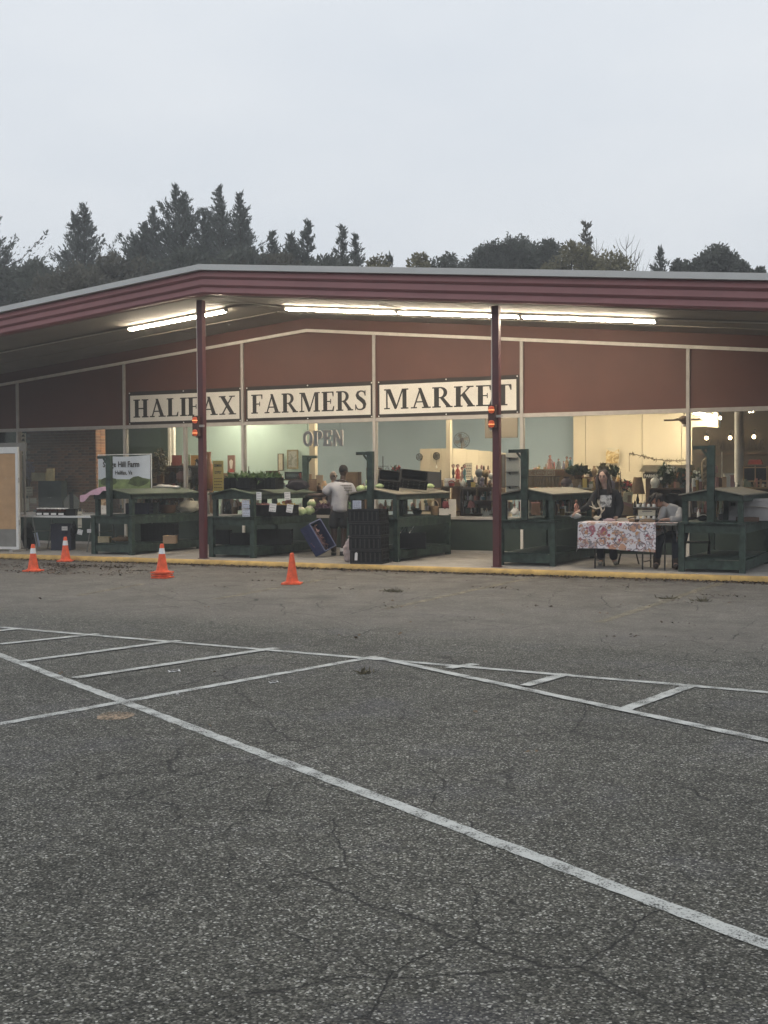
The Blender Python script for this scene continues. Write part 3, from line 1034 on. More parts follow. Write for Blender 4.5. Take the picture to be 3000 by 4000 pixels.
def broad(px, py, y, w, label, seed, m, n=9, name='bushy_tree', dens=1.0, lsz=1.0):
    r = random.Random(seed)
    top = PY(px, py, y)
    H = top.z
    small = name == 'bushy_tree'
    if small:
        w *= .62
        n = int(n * 1.5)
    o = empty(name, (top.x, y, 0), label, 'tree', group='trees beyond the roof')
    tr = MB().tube([(0, 0, 0), (.1, 0, H * .35), (0, .1, H * .7)], [.22, .17, .09], 7)
    cw = MB()
    for i in range(n):
        cr = w * r.uniform(.14, .24)
        u = r.uniform(-1, 1)
        dip = (abs(u) ** 1.6) * .9 if small else abs(u) * .5
        cz = H - cr * 1.1 - (dip + r.random() * 1.9 * (i % 2) + r.uniform(0, .35)) if i else H - cr * 1.15
        cx = u * w * .5 if i else 0
        cy = r.uniform(-.4, .4) * w * .8
        tr.tube([(0, 0, H * .5), (cx * .6, cy * .6, (cz + H * .5) / 2 + .2), (cx, cy, cz)], [.07, .04, .012], 5, False)
        for j in range(int(330 * dens * (1 + (cr / .45) ** 2) * .75)):
            d = Vector((r.gauss(0, 1), r.gauss(0, 1), r.gauss(0, 1))).normalized()
            k = cr * (r.random() ** .35) * (1 + .5 * noise.noise(d * 2.3 + Vector((seed, i, 0))))
            c = Vector((cx, cy, cz)) + d * k * 1.1
            leaf(cw, c, d + Vector((r.gauss(0, .7), r.gauss(0, .7), r.gauss(.1, .7))), r.uniform(.08, .19) * lsz, r.uniform(.028, .058) * lsz, r)
        for j in range(8):
            d = Vector((r.gauss(0, 1), r.gauss(0, 1), abs(r.gauss(0, 1)))).normalized()
            p0 = Vector((cx, cy, cz))
            tr.tube([p0, p0 + d * cr * r.uniform(.9, 1.3)], [.014, .004], 3, False)
    tr.build('trunk', M_bark, o, False)
    cw.build('crown', m, o, False, 0)
    return o
cedar(-40, 800, 44, .75, 'big feathery cedar cut off by the edge of the photo', 1, 3)
cedar(328, 798, 47, .55, 'pointed cedar standing alone between the edge tree and the wide clump', 2, 2)
cedar(685, 722, 48, .60, 'tallest pointed cedar with broad shoulders on one side', 3, 3)
cedar(560, 868, 47, .75, 'lower cedar filling the shoulder of the tallest one', 4, 3)
cedar(856, 727, 49, .50, 'ragged cedar with forked tips next to the tallest one', 5, 3)
cedar(936, 756, 48, .50, 'cedar with a narrow spike just past the ragged forked one', 6, 2)
cedar(1062, 905, 47, .62, 'small cedar below the narrow spike, sinking behind the roof', 7, 2)
cedar(1200, 862, 46, .50, 'slim cedar with upswept branches above the lettered sign FARMERS', 8, 2)
cedar(1338, 882, 47, .42, 'thin see-through cedar, first of the small pair', 9, 1, dens=.8)
cedar(1388, 918, 48, .42, 'thin see-through cedar, second and shorter of the small pair', 10, 1, dens=.8)
broad(1460, 985, 46, 3.0, 'yellowish thin-leaved bushy tree just past the small pair', 11, M_yelf, 6, dens=.6)
cedar(1520, 1000, 47, .45, 'little dark conifer tip beside the gap of open sky', 12, 1)
broad(1640, 984, 46, 2.6, 'yellow-green bushy tree after the gap of open sky', 13, M_yelf, 6, dens=.6)
broad(1745, 988, 48, 3.4, 'dark round-topped tree between the yellow-green one and the big mound', 14, M_dkf, 7)
broad(2010, 918, 52, 6.0, 'big dark mound-shaped tree with a knobbly top', 15, M_dkf, 16, dens=1.3)
broad(2145, 935, 51, 3.6, 'knobbly dark tree leaning on the big mound', 16, M_dkf, 9)
cedar(2290, 868, 52, .34, 'slender light conifer rising alone above the yellowish trees', 17, 1, M_ced2, dens=.7)
broad(2240, 945, 49, 4.2, 'yellow-green tree in front of the slender conifer', 18, M_yelf, 10)
broad(2380, 975, 48, 4.0, 'thin yellow-leaved tree with bare twigs', 19, M_yelf, 9, dens=.6)
cedar(2578, 968, 50, .5, 'small ragged conifer past the bare twigs', 20, 1, dens=.7)
broad(2650, 1010, 49, 2.6, 'low dark bush tree beside the small ragged conifer', 21, M_dkf, 6)
broad(2810, 960, 51, 3.2, 'dark dense tree with a tall flat shoulder near the roof end', 22, M_dkf, 9, dens=1.2)
broad(2730, 990, 50, 2.8, 'dark dense tree just before the flat-shouldered one', 23, M_dkf, 7, dens=1.2)
broad(2900, 1025, 50, 1.8, 'small grey-green tree after the flat-shouldered one', 24, M_dkf, 5)
broad(2965, 1045, 50, 1.4, 'last small grey-green tree at the edge of the photo', 25, M_dkf, 4)
# twiggy bare saplings
def twig(px, py, y, label, seed):
    r = random.Random(seed)
    p = PY(px, py, y)
    o = empty('bare_sapling', (p.x, y, 0), label, 'tree', group='trees beyond the roof')
    mb = MB().tube([(0, 0, 0), (.1, 0, p.z * .6), (0, 0, p.z)], [.06, .04, .006], 5)
    for i in range(26):
        z = p.z * r.uniform(.62, .97)
        a = r.uniform(0, 6.28)
        L_ = (p.z - z) * .6 + .25
        mb.tube([(0, 0, z), (math.cos(a) * L_ * .5, math.sin(a) * L_ * .5, z + L_ * .5), (math.cos(a) * L_ * .7, math.sin(a) * L_ * .7, z + L_)], [.018, .012, .004], 3, False)
    mb.build('branches', mat('grey_twig', (.11, .10, .09), .9, .2, 5), o, False)
twig(2445, 925, 49, 'bare grey sapling at the end of the yellow-leaved trees', 31)
twig(2480, 985, 49, 'shorter bare grey sapling leaning over the roof edge', 32)
twig(2330, 930, 50, 'bare grey sapling beside the slender conifer', 33)
# understory: dark wood below the cedars
for i, (px, py, y, w, m, lab) in enumerate((
        (40, 1030, 41, 5.0, M_dkf, 'dark rounded understory tree low at the edge below the feathery cedar'),
        (200, 1035, 41, 4.6, M_dkf, 'dark understory tree under the lone pointed cedar'),
        (350, 1050, 40, 4.6, M_ced2, 'brownish understory tree between the lone cedar and the clump'),
        (500, 1010, 42, 5.0, M_ced2, 'brownish understory tree under the shoulder of the tallest cedar'),
        (640, 1000, 43, 4.6, M_dkf, 'dark understory tree under the tallest cedar'),
        (800, 985, 43, 4.6, M_dkf, 'dark understory tree just above the roof peak'),
        (960, 985, 43, 4.4, M_dkf, 'dark understory tree past the roof peak below the narrow spike'),
        (1110, 990, 43, 4.0, M_ced2, 'brownish understory tree below the slim upswept cedar'),
        (1270, 1000, 44, 3.6, M_dkf, 'dark understory tree between the slim cedar and the small pair'))):
    broad(px, py, y, w, lab, 40 + i, m, 13, 'understory_tree', 1.15, 1.35)

# unseen wood added behind the camera to darken the reflections in the shop windows
mb = MB()
for i in range(46):
    x = -95 + i * 4 + rng.uniform(-1, 1)
    h = rng.uniform(10, 15)
    mb.blob((x, -48 + rng.uniform(-3, 3), h * .48), h * .5, i, .22, 2, (.75, .7, 1.05), 2.0)
tag(mb.build('treeline', M_dkf, smooth=0), 'dark wood on the far side of the road', kind='stuff')

# ================================================================ CONES
def cone(loc, label, collar=True, squash=1.0, rz=0.0):
    o = empty('traffic_cone', loc, label, 'traffic cone', rz, 'orange traffic cones')
    b = MB()
    w = .145
    poly = []
    for sx, sy in ((1, 1), (-1, 1), (-1, -1), (1, -1)):
        for k in range(4):
            a = math.atan2(sy, sx) + (k - 1.5) * R(24)
            poly.append((sx * (w - .04) + .04 * math.cos(a), sy * (w - .04) + .04 * math.sin(a)))
    b.prism(poly, .022, 'z', 0)
    b.lathe([(.125, .021), (.118, .034), (.100, .040)], 20)
    b.build('base', M_or, o, False)
    MB().lathe([(.098, .036), (.090, .06), (.062, .22), (.036, .40), (.031, .45), (.026, .462), (.010, .465)], 22).build('body', M_or, o, False)
    if collar:
        def rr(z): return .090 - (.090 - .036) * (z - .06) / .34 + .0025
        MB().lathe([(rr(.305), .305), (rr(.395), .395)], 22).build('collar', M_ref, o, False)
    return o
def on_lot(px, py):
    z = 0
    for _ in range(6):
        p = PZ(px, py, z)
        z = gz(p.y)
    return Vector((p.x, p.y, z))
cone(on_lot(130, 2231), 'orange cone with white collar standing alone on the asphalt by the tan board', rz=.2)
p = PY(256, 2189, 18.03); p.z = gz(p.y) + .002
cone(p, 'orange cone with white collar pushed up against the yellow kerb', rz=.5)
p = on_lot(633, 2257)
cone(p + Vector((.01, 0, 0)), 'bottom cone of the nested stack, only its base showing', False, rz=.1)
cone(p + Vector((-.008, .01, .038)), 'middle cone of the nested stack, only its base showing', False, rz=.28)
cone(p + Vector((.004, 0, .078)), 'top cone of the nested stack with its white collar', True, rz=.05)
cone(on_lot(1141, 2281), 'plain orange cone without a collar in front of the blue crate', False, rz=.35)

# ================================================================ STALLS
def stall(cx, y0, label, top, mast=(0, 0, -1), rz=0):
    o = empty('market_stall', (cx, y0, FL), label, 'stall', rz, 'green wooden market stalls')
    B = lambda n, mb, m=M_grn, par=None: mb.build(n, m, par or o, False)
    hw, D = .50, 2.35
    for sx in (-1, 1):
        for y in (.05, D - .05):
            B('leg', MB().box(sx * (hw - .09) - (0 if sx > 0 else 0) - (.0 if sx > 0 else 0), sx * hw, y - .045, y + .045, 0, .735) if sx > 0 else MB().box(-hw, -hw + .09, y - .045, y + .045, 0, .735))
        # long rails, top and bottom
        x0, x1 = (hw - .04, hw + .004) if sx > 0 else (-hw - .004, -hw + .04)
        B('side_rail', MB().box(x0, x1, .096, D - .096, .60, .733))
        B('bottom_rail', MB().box(x0, x1, .096, D - .096, .05, .19))
    for y in (.03, D - .07):
        B('end_rail', MB().box(-hw + .092, hw - .092, y, y + .04, .60, .733))
        B('end_bottom_rail', MB().box(-hw + .092, hw - .092, y, y + .04, .05, .19))
    n = 6
    for k in range(n):                                            # bench boards, running along the stall
        a = -hw + .0 + k * (2 * hw / n)
        B('bench_board', MB().box(a + .003, a + 2 * hw / n - .003, -.02, D + .02, .738, .765))
    for k in range(4):
        a = -hw + .05 + k * ((2 * hw - .1) / 4)
        B('shelf_board', MB().box(a + .004, a + (2 * hw - .1) / 4 - .004, .09, D - .09, .192, .212))
    uw = .415
    for y in (.12, D - .12):
        for sx in (-1, 1):
            B('upper_post', MB().box(sx * uw - .04, sx * uw + .04, y - .04, y + .04, .766, 1.10))
        B('gable_board', MB().prism([(-uw - .04, 1.09), (uw + .04, 1.09), (uw + .04, 1.172), (0, 1.262), (-uw - .04, 1.172)], .035, 'y', y - .077 if y < 1 else y + .042))
    B('upper_post', MB().box(-.04, .04, D / 2 - .04, D / 2 + .04, .766, 1.24))
    for sx in (-1, 1):
        lip = MB().prism([(sx * uw - .018 * sx, 1.08), (sx * (uw + .04), 1.08), (sx * (uw + .04), 1.165), (sx * uw - .018 * sx, 1.17)], D - .02, 'y', .045)
        B('eave_lip', lip)
        xe = sx * (uw + .075)
        B('top_board', MB().prism([(0, 1.285), (xe, 1.190), (xe, 1.172), (0, 1.266)], D + .06, 'y', -.03), top)
    mx, my, ad = mast
    my = my if my else .015
    B('mast', MB().prism([(mx - .05, .77), (mx + .05, .77), (mx + .062, 1.80), (mx + .062, 1.93), (mx - .055, 1.93), (mx - .055, 1.80)], .075, 'y', my - .095 if my < 1 else my))
    arm = MB().box(min(mx + ad * .06, mx + ad * .27), max(mx + ad * .06, mx + ad * .27), my - .085 if my < 1 else my + .01, my - .035 if my < 1 else my + .06, 1.87, 1.925)
    arm.bar((mx + ad * .055, my - .06 if my < 1 else my + .035, 1.78), (mx + ad * .13, my - .06 if my < 1 else my + .035, 1.87), .03)
    B('arm', arm)
    return o
ST = {1: (-15.36, 18.98), 2: (-12.66, 19.10), 3: (-9.75, 19.16), 4: (-6.89, 19.14), 5: (-3.80, 18.82)}
stall(*ST[1], 'green stall beside the farm banner with pink cloth over its edge', M_top_dim)
stall(*ST[2], 'green stall loaded with black crates of greens and paper price tags', M_top_dim, (.22, 2.36, 1))
stall(*ST[3], 'green stall with cabbages and empty tilted crates on top', M_ply)
stall(*ST[4], 'green stall with a bare pale top beside the flowered table', M_ply)
stall(*ST[5], 'green stall nearest the camera end, with a pale cooler on its bench', M_ply)

# ================================================================ PEOPLE
def skin(chains, name, m, parent, levels=1, root=0):
    """chains: dict name -> (x, y, z, r); edges: list of pairs. One continuous grown surface."""
    pts, edges = chains
    keys = list(pts)
    me = bpy.data.meshes.new('tmp')
    me.from_pydata([pts[k][:3] for k in keys], [(keys.index(a), keys.index(b)) for a, b in edges], [])
    o = bpy.data.objects.new('tmp', me)
    C.objects.link(o)
    mo = o.modifiers.new('s', 'SKIN')
    mo.use_smooth_shade = True
    mo.branch_smoothing = .5
    if not me.skin_vertices:
        bm = bmesh.new(); bm.from_mesh(me); bm.verts.layers.skin.verify(); bm.to_mesh(me); bm.free()
    for i, k in enumerate(keys):
        sv = me.skin_vertices[0].data[i]
        rr = pts[k][3]
        sv.radius = rr if isinstance(rr, tuple) else (rr, rr)
        sv.use_root = (i == root)
    su = o.modifiers.new('u', 'SUBSURF')
    su.levels = levels
    su.render_levels = levels
    dg = bpy.context.evaluated_depsgraph_get()
    out = bpy.data.meshes.new_from_object(o.evaluated_get(dg))
    bpy.data.objects.remove(o)
    bpy.data.meshes.remove(me)
    out.name = name
    out.materials.clear()
    out.materials.append(m)
    out.polygons.foreach_set('use_smooth', [True] * len(out.polygons))
    ob = bpy.data.objects.new(name, out)
    C.objects.link(ob)
    ob.parent = parent
    return ob
def hand(pts, edges, wrist, d, palm_n, tag_, size=.18, curl=.5):
    """palm and five fingers growing from a wrist key; d = hand direction, palm_n = palm normal"""
    d = Vector(d).normalized()
    n_ = Vector(palm_n).normalized()
    s_ = d.cross(n_).normalized()
    w = Vector(pts[wrist][:3])
    c = w + d * size * .26
    pts[tag_ + 'p'] = (*c, .030)
    edges.append((wrist, tag_ + 'p'))
    for k, (off, L_) in enumerate(((-.033, .40), (-.011, .45), (.011, .42), (.032, .33))):
        b = w + d * size * .52 + s_ * off
        q = b + (d * math.cos(curl) + n_ * math.sin(curl)) * size * L_ * .5
        e = q + (d * math.cos(curl * 2) + n_ * math.sin(curl * 2)) * size * L_ * .5
        for nm, p_, r_ in (('a', b, .0105), ('b', q, .0095), ('c', e, .0075)):
            pts[f'{tag_}{k}{nm}'] = (*p_, r_)
        edges += [(tag_ + 'p', f'{tag_}{k}a'), (f'{tag_}{k}a', f'{tag_}{k}b'), (f'{tag_}{k}b', f'{tag_}{k}c')]
    b = w + d * size * .22 - s_ * .034
    e = b + (d * .8 - s_ * .6 + n_ * .35).normalized() * size * .33
    pts[tag_ + 't0'] = (*b, .0125)
    pts[tag_ + 't1'] = (*e, .0095)
    edges += [(tag_ + 'p', tag_ + 't0'), (tag_ + 't0', tag_ + 't1')]
def head(c, yaw, m, parent, s=1.0, tilt=0.0):
    """head with brow, nose, mouth, chin and ears; local +Y of the head is the face"""
    bm = bmesh.new()
    bmesh.ops.create_icosphere(bm, subdivisions=4, radius=1)
    for v in bm.verts:
        x, y, z = v.co
        k = 1.0
        jaw = max(0, -z)
        X = x * .076 * (1 - .30 * jaw ** 1.5)
        Y = y * .095 * (1 - .12 * jaw)
        Z = z * .118
        if y > 0:
            Y += .010 * math.exp(-((z + .85) / .25) ** 2) * math.exp(-(x / .4) ** 2)           # chin
            Y += .026 * math.exp(-((z + .18) / .20) ** 2) * math.exp(-(x / .15) ** 2)           # nose
            Y += .006 * math.exp(-((z - .28) / .10) ** 2) * math.exp(-(x / .6) ** 2)            # brow
            Y -= .010 * math.exp(-((z - .08) / .13) ** 2) * (math.exp(-((abs(x) - .38) / .17) ** 2))  # eye sockets
            Y += .006 * math.exp(-((z + .48) / .07) ** 2) * math.exp(-(x / .28) ** 2)           # lips
        v.co = Vector((X, Y, Z))
    mb = MB()
    mb.v = [tuple(v.co) for v in bm.verts]
    mb.f = [tuple(w.index for w in f.verts) for f in bm.faces]
    bm.free()
    for sx in (-1, 1):
        mb.blob((sx * .078, -.006, .002), .030, 1, .1, 2, (.35, .65, 1))
    M = Matrix.Rotation(yaw, 4, 'Z') @ Matrix.Rotation(tilt, 4, 'X')
    mb.v = [tuple(M @ (Vector(v) * s) + Vector(c)) for v in mb.v]
    return mb, M
def eyes(c, M, parent, s=1.0):
    for sx in (-1, 1):
        p = M @ Vector((sx * .030 * s, .083 * s, .010 * s)) + Vector(c)
        MB().blob(p, .0125 * s, 1, 0, 2, (1.35, .8, .8)).build('eye', mat('eye_dark', (.03, .02, .018), .3), parent, False)
        q = M @ Vector((sx * .033 * s, .090 * s, .036 * s)) + Vector(c)
        MB().blob(q, .017 * s, 2, 0, 2, (1.3, .5, .26)).build('eyebrow', mat('brow', (.03, .02, .016), .8), parent, False)

# --- man at the produce, seen from behind
M_skin_d = mat('dark_skin', (.045, .024, .016), .55, .12, 9)
M_skin_l = mat('pale_skin', (.38, .245, .19), .6, .1, 9)
M_grey_t = mat('grey_tshirt', (.33, .325, .345), .9, .10, 6, .25, 25)
M_black_c = mat('black_cloth', (.012, .012, .014), .9, .3, 7, .2, 25)
M_navy = mat('navy_jeans', (.016, .018, .030), .9, .3, 9, .2, 30)
man = empty('person', (-11.06, 20.34, FL), 'person in a grey T-shirt and black shorts, seen from behind reaching to the produce', 'person', R(28.5))
P = {
 'hip': (.02, 0, .88, (.135, .11)), 'waist': (.02, .02, 1.02, (.150, .125)), 'chest': (.055, .05, 1.24, (.150, .115)), 'neck0': (.085, .075, 1.405, .070), 'neck': (.095, .09, 1.47, .056), 'skull': (.10, .105, 1.55, .06),
 'hl': (-.08, 0, .80, .095), 'kl': (-.085, .03, .46, .070), 'al': (-.085, -.01, .09, .046), 'fl': (-.10, .11, .04, .036), 'tl': (-.105, .18, .03, .024),
 'hr': (.11, 0, .80, .095), 'kr': (.10, .0, .46, .062), 'ar': (.085, -.06, .09, .040), 'fr': (.06, .05, .04, .036), 'tr': (.055, .12, .03, .024),
 'sl': (-.135, .06, 1.335, .070), 'el': (-.285, .08, 1.135, .052), 'wl': (-.50, .14, 1.15, .036),
 'sr': (.235, .05, 1.345, .068), 'er': (.285, .03, 1.06, .050), 'wr': (.245, .10, .82, .032),
}
E_ = [('hip', 'waist'), ('waist', 'chest'), ('chest', 'neck0'), ('neck0', 'neck'), ('neck', 'skull'),
      ('hip', 'hl'), ('hl', 'kl'), ('kl', 'al'), ('al', 'fl'), ('fl', 'tl'), ('hip', 'hr'), ('hr', 'kr'), ('kr', 'ar'), ('ar', 'fr'), ('fr', 'tr'),
      ('chest', 'sl'), ('sl', 'el'), ('el', 'wl'), ('chest', 'sr'), ('sr', 'er'), ('er', 'wr')]
hand(P, E_, 'wl', (-.85, .5, -.05), (.1, .1, -1), 'L', .18, .4)
hand(P, E_, 'wr', (-.1, .25, -1), (-1, 0, 0), 'R', .18, .4)
skin((P, E_), 'body', M_skin_d, man)
hc = (.10, .105, 1.60)
hm, HM = head(hc, R(18), None, man, 1.02)
hd = hm.build('head', M_skin_d, man, False)
eyes(hc, HM, man)
hair = MB().blob((.10, .092, 1.635), .094, 3, .03, 3, (.92, 1.06, .92))
hair.build('hair', mat('black_hair', (.010, .009, .009), .9, .3, 60, .6, 120), man, False)
T = {'hem': (.005, 0, .80, (.205, .155)), 'hip': (.015, .005, .90, (.208, .165)), 'waist': (.025, .02, 1.06, (.212, .170)), 'chest': (.055, .05, 1.25, (.196, .148)), 'top': (.08, .07, 1.375, (.135, .095)), 'nk': (.09, .08, 1.425, .072),
     'sl': (-.14, .06, 1.325, .108), 'el': (-.26, .08, 1.155, .100), 'sr': (.235, .05, 1.325, .104), 'er': (.285, .035, 1.10, .096)}
skin((T, [('hem', 'hip'), ('hip', 'waist'), ('waist', 'chest'), ('chest', 'top'), ('top', 'nk'), ('chest', 'sl'), ('sl', 'el'), ('chest', 'sr'), ('sr', 'er')]), 'tshirt', M_grey_t, man, 2)
ink = MB()                                                         # three printed lines on the back
for k in range(3):
    for j in range(7):
        x = .045 + j * .030 + .006 * k
        ink.box(x, x + .022, -.109 - .002 * k + .012 * abs(x - .11) / .1, -.098, 1.315 - k * .047, 1.340 - k * .047)
ink.build('back_print', mat('shirt_print', (.17, .16, .15), .9), man, False)
wr = MB()
for k, (a, b) in enumerate((((-.14, -.10, .99), (.10, -.138, 1.0)), ((-.06, -.12, 1.10), (.14, -.12, 1.06)), ((-.1, -.08, 1.17), (.03, -.11, 1.13)))):
    wr.tube([a, ((a[0] + b[0]) / 2, -.158, (a[2] + b[2]) / 2 - .01), b], [.003, .008, .003], 6)
wr.build('tshirt_fold', M_grey_t, man, False)
H_ = {'w': (.02, 0, .93, (.175, .140)), 'h': (.02, 0, .84, (.178, .140)), 'hl': (-.075, 0, .74, .125), 'kl': (-.088, .02, .50, .112), 'hr': (.115, 0, .74, .125), 'kr': (.107, .0, .50, .112)}
skin((H_, [('w', 'h'), ('h', 'hl'), ('hl', 'kl'), ('h', 'hr'), ('hr', 'kr')]), 'shorts', M_black_c, man, 2)
for nm, x, y in (('al', -.095, .06), ('ar', .07, .0)):
    sh = MB()
    sh.blob((x, y, .045), .07, 2, .04, 3, (.72, 2.0, .68))
    so = sh.build('shoe', M_black_c, man, False)
    MB().blob((x, y, .012), .07, 2, .03, 2, (.78, 2.05, .17)).build('sole', M_blk, so, False)
    MB().lathe([(.046, .085), (.047, .14), (.043, .142)], 12, (x, y - .05, 0)).build('sock', M_paper if nm == 'ar' else M_black_c, man, False)

# --- woman standing behind the flowered table
wom = empty('person', (-5.72, 19.84, FL), 'person with long dark hair in a black printed hoodie standing behind the flowered table', 'person', R(16))
P = {
 'hip': (0, 0, .84, (.125, .10)), 'waist': (0, 0, .98, (.115, .09)), 'chest': (-.01, .0, 1.17, (.125, .10)), 'neck0': (-.03, .0, 1.285, .055), 'neck': (-.04, -.01, 1.33, .045), 'skull': (-.05, -.015, 1.40, .05),
 'hl': (-.085, 0, .76, .088), 'kl': (-.09, -.02, .43, .056), 'al': (-.09, .01, .08, .038), 'fl': (-.10, -.10, .035, .034), 'tl': (-.105, -.16, .025, .022),
 'hr': (.085, 0, .76, .088), 'kr': (.10, -.02, .43, .056), 'ar': (.12, .01, .08, .038), 'fr': (.15, -.09, .035, .034), 'tr': (.16, -.14, .025, .022),
 'sl': (-.165, .0, 1.22, .058), 'el': (-.27, -.08, .98, .045), 'wl': (-.44, -.14, .90, .030),
 'sr': (.155, .0, 1.22, .058), 'er': (.215, .02, .96, .045), 'wr': (.17, -.10, .79, .030)}
E_ = [('hip', 'waist'), ('waist', 'chest'), ('chest', 'neck0'), ('neck0', 'neck'), ('neck', 'skull'),
      ('hip', 'hl'), ('hl', 'kl'), ('kl', 'al'), ('al', 'fl'), ('fl', 'tl'), ('hip', 'hr'), ('hr', 'kr'), ('kr', 'ar'), ('ar', 'fr'), ('fr', 'tr'),
      ('chest', 'sl'), ('sl', 'el'), ('el', 'wl'), ('chest', 'sr'), ('sr', 'er'), ('er', 'wr')]
hand(P, E_, 'wl', (-.8, -.3, -.35), (.1, .1, -1), 'L', .165, .5)
hand(P, E_, 'wr', (-.5, -.6, -.5), (-1, 0, 0), 'R', .165, .5)
skin((P, E_), 'body', M_skin_l, wom)
hc = (-.055, -.025, 1.455)
hm, HM = head(hc, R(180 - 12), None, wom, .95)
hm.build('head', M_skin_l, wom, False)
eyes(hc, HM, wom, .95)
p = HM @ Vector((0, .092, -.056)) + Vector(hc)
MB().blob(p, .016, 1, 0, 2, (1.3, .5, .38)).build('mouth', mat('lips', (.30, .11, .10), .5), wom, False)
hb = MB().blob((-.05, .012, 1.492), .103, 4, .05, 3, (.95, 1.0, .98))
for sx in (-1, 1):
    for k in range(7):
        x = -.05 + sx * (.070 + .004 * k)
        hb.tube([(x * .98, .01 - .006 * k, 1.50), (x + sx * .012, -.02 - .008 * k, 1.36), (x + sx * .008 + .003 * k, -.075 - .008 * k, 1.20), (x - sx * .015, -.098 - .004 * k, 1.10 + .012 * k)], [.026, .028, .024, .008], 7)
hb.build('hair', mat('brown_hair', (.022, .013, .010), .6, .35, 40, .5, 90, stretch=(1, 1, .2)), wom, False)
T = {'hem': (0, 0, .74, (.160, .128)), 'hip': (0, 0, .86, (.168, .130)), 'waist': (0, 0, 1.0, (.168, .125)), 'chest': (-.01, 0, 1.17, (.170, .126)), 'top': (-.025, 0, 1.265, (.085, .07)), 'nk': (-.03, 0, 1.30, .062),
     'sl': (-.165, 0, 1.215, .078), 'el': (-.27, -.08, .985, .066), 'wl': (-.445, -.142, .895, .050),
     'sr': (.155, 0, 1.215, .082), 'er': (.225, .02, .965, .076), 'wr': (.168, -.10, .78, .056)}
skin((T, [('hem', 'hip'), ('hip', 'waist'), ('waist', 'chest'), ('chest', 'top'), ('top', 'nk'), ('chest', 'sl'), ('sl', 'el'), ('el', 'wl'), ('chest', 'sr'), ('sr', 'er'), ('er', 'wr')]), 'hoodie', M_black_c, wom, 2)
pr = MB()
n = 8
for j in range(n + 1):
    for i in range(n + 1):
        x = -.10 + .185 * i / n
        z = .965 + .20 * j / n
        pr.v.append((x, -.128 - .010 * math.cos(x * 9) - .006 * math.sin(j * .7), z))
for j in range(n):
    for i in range(n):
        a = j * (n + 1) + i
        pr.f.append((a, a + 1, a + n + 2, a + n + 1))
pr.build('hoodie_print', print_mat('hoodie_print', 'soft', (.05, .05, .05), (.32, .32, .31), (.50, .50, .48), 14), wom, False)
J = {'w': (0, 0, .86, (.130, .105)), 'hl': (-.085, 0, .76, .102), 'kl': (-.09, -.02, .43, .080), 'al': (-.09, .0, .07, .074), 'hr': (.085, 0, .76, .102), 'kr': (.10, -.02, .43, .080), 'ar': (.12, .0, .07, .074)}
skin((J, [('w', 'hl'), ('hl', 'kl'), ('kl', 'al'), ('w', 'hr'), ('hr', 'kr'), ('kr', 'ar')]), 'jeans', M_navy, wom, 2)
for x in (-.105, .15):
    MB().blob((x, -.085, .035), .055, 2, .04, 3, (.75, 2.1, .6)).build('shoe', M_ltgrey, wom, False)

# --- person sitting bent over the end of the table
sit = empty('person', (-4.63, 19.68, FL), 'person in a pale grey hooded top sitting bent over the table end', 'person', R(13))
M_hood = mat('pale_grey_hoodie', (.34, .335, .335), .9, .12, 6, .3, 22)
P = {
 'hip': (.10, .06, .52, (.125, .12)), 'waist': (.08, .02, .68, (.12, .11)), 'chest': (.0, -.05, .90, (.135, .11)), 'neck0': (-.09, -.09, 1.01, .060), 'neck': (-.13, -.11, 1.04, .050), 'skull': (-.18, -.13, 1.07, .05),
 'hl': (.0, -.02, .48, .085), 'kl': (-.16, -.34, .47, .062), 'al': (-.20, -.28, .09, .040), 'fl': (-.22, -.38, .04, .036), 'tl': (-.23, -.44, .03, .024),
 'hr': (.18, .0, .48, .085), 'kr': (.10, -.38, .47, .062), 'ar': (.10, -.36, .09, .040), 'fr': (.09, -.46, .04, .036), 'tr': (.09, -.52, .03, .024),
 'sl': (-.09, -.14, .96, .060), 'el': (-.14, -.24, .76, .046), 'wl': (-.24, -.20, .775, .032),
 'sr': (.125, -.04, .94, .060), 'er': (.13, -.20, .76, .046), 'wr': (-.05, -.30, .785, .032)}
E_ = [('hip', 'waist'), ('waist', 'chest'), ('chest', 'neck0'), ('neck0', 'neck'), ('neck', 'skull'),
      ('hip', 'hl'), ('hl', 'kl'), ('kl', 'al'), ('al', 'fl'), ('fl', 'tl'), ('hip', 'hr'), ('hr', 'kr'), ('kr', 'ar'), ('ar', 'fr'), ('fr', 'tr'),
      ('chest', 'sl'), ('sl', 'el'), ('el', 'wl'), ('chest', 'sr'), ('sr', 'er'), ('er', 'wr')]
hand(P, E_, 'wl', (-.9, .1, -.1), (0, 0, -1), 'L', .17, .5)
hand(P, E_, 'wr', (-.9, -.1, -.1), (0, 0, -1), 'R', .17, .5)
skin((P, E_), 'body', M_skin_l, sit)
hc = (-.20, -.14, 1.085)
hm, HM = head(hc, R(110), None, sit, 1.0, R(-38))
hm.build('head', mat('warm_skin', (.36, .19, .13), .6, .1, 9), sit, False)
eyes(hc, HM, sit)
hb = MB().blob((-.195, -.125, 1.125), .104, 6, .10, 3, (1.12, 1.0, .80))
for k in range(9):
    a = k * .7
    hb.tube([(-.20 + .05 * math.cos(a), -.13 + .05 * math.sin(a), 1.17), (-.22 + .105 * math.cos(a), -.14 + .10 * math.sin(a), 1.12), (-.235 + .12 * math.cos(a), -.15 + .11 * math.sin(a), 1.06)], [.03, .028, .008], 6)
hb.build('hair', mat('dark_hair', (.016, .012, .011), .7, .3, 40, .5, 90), sit, False)
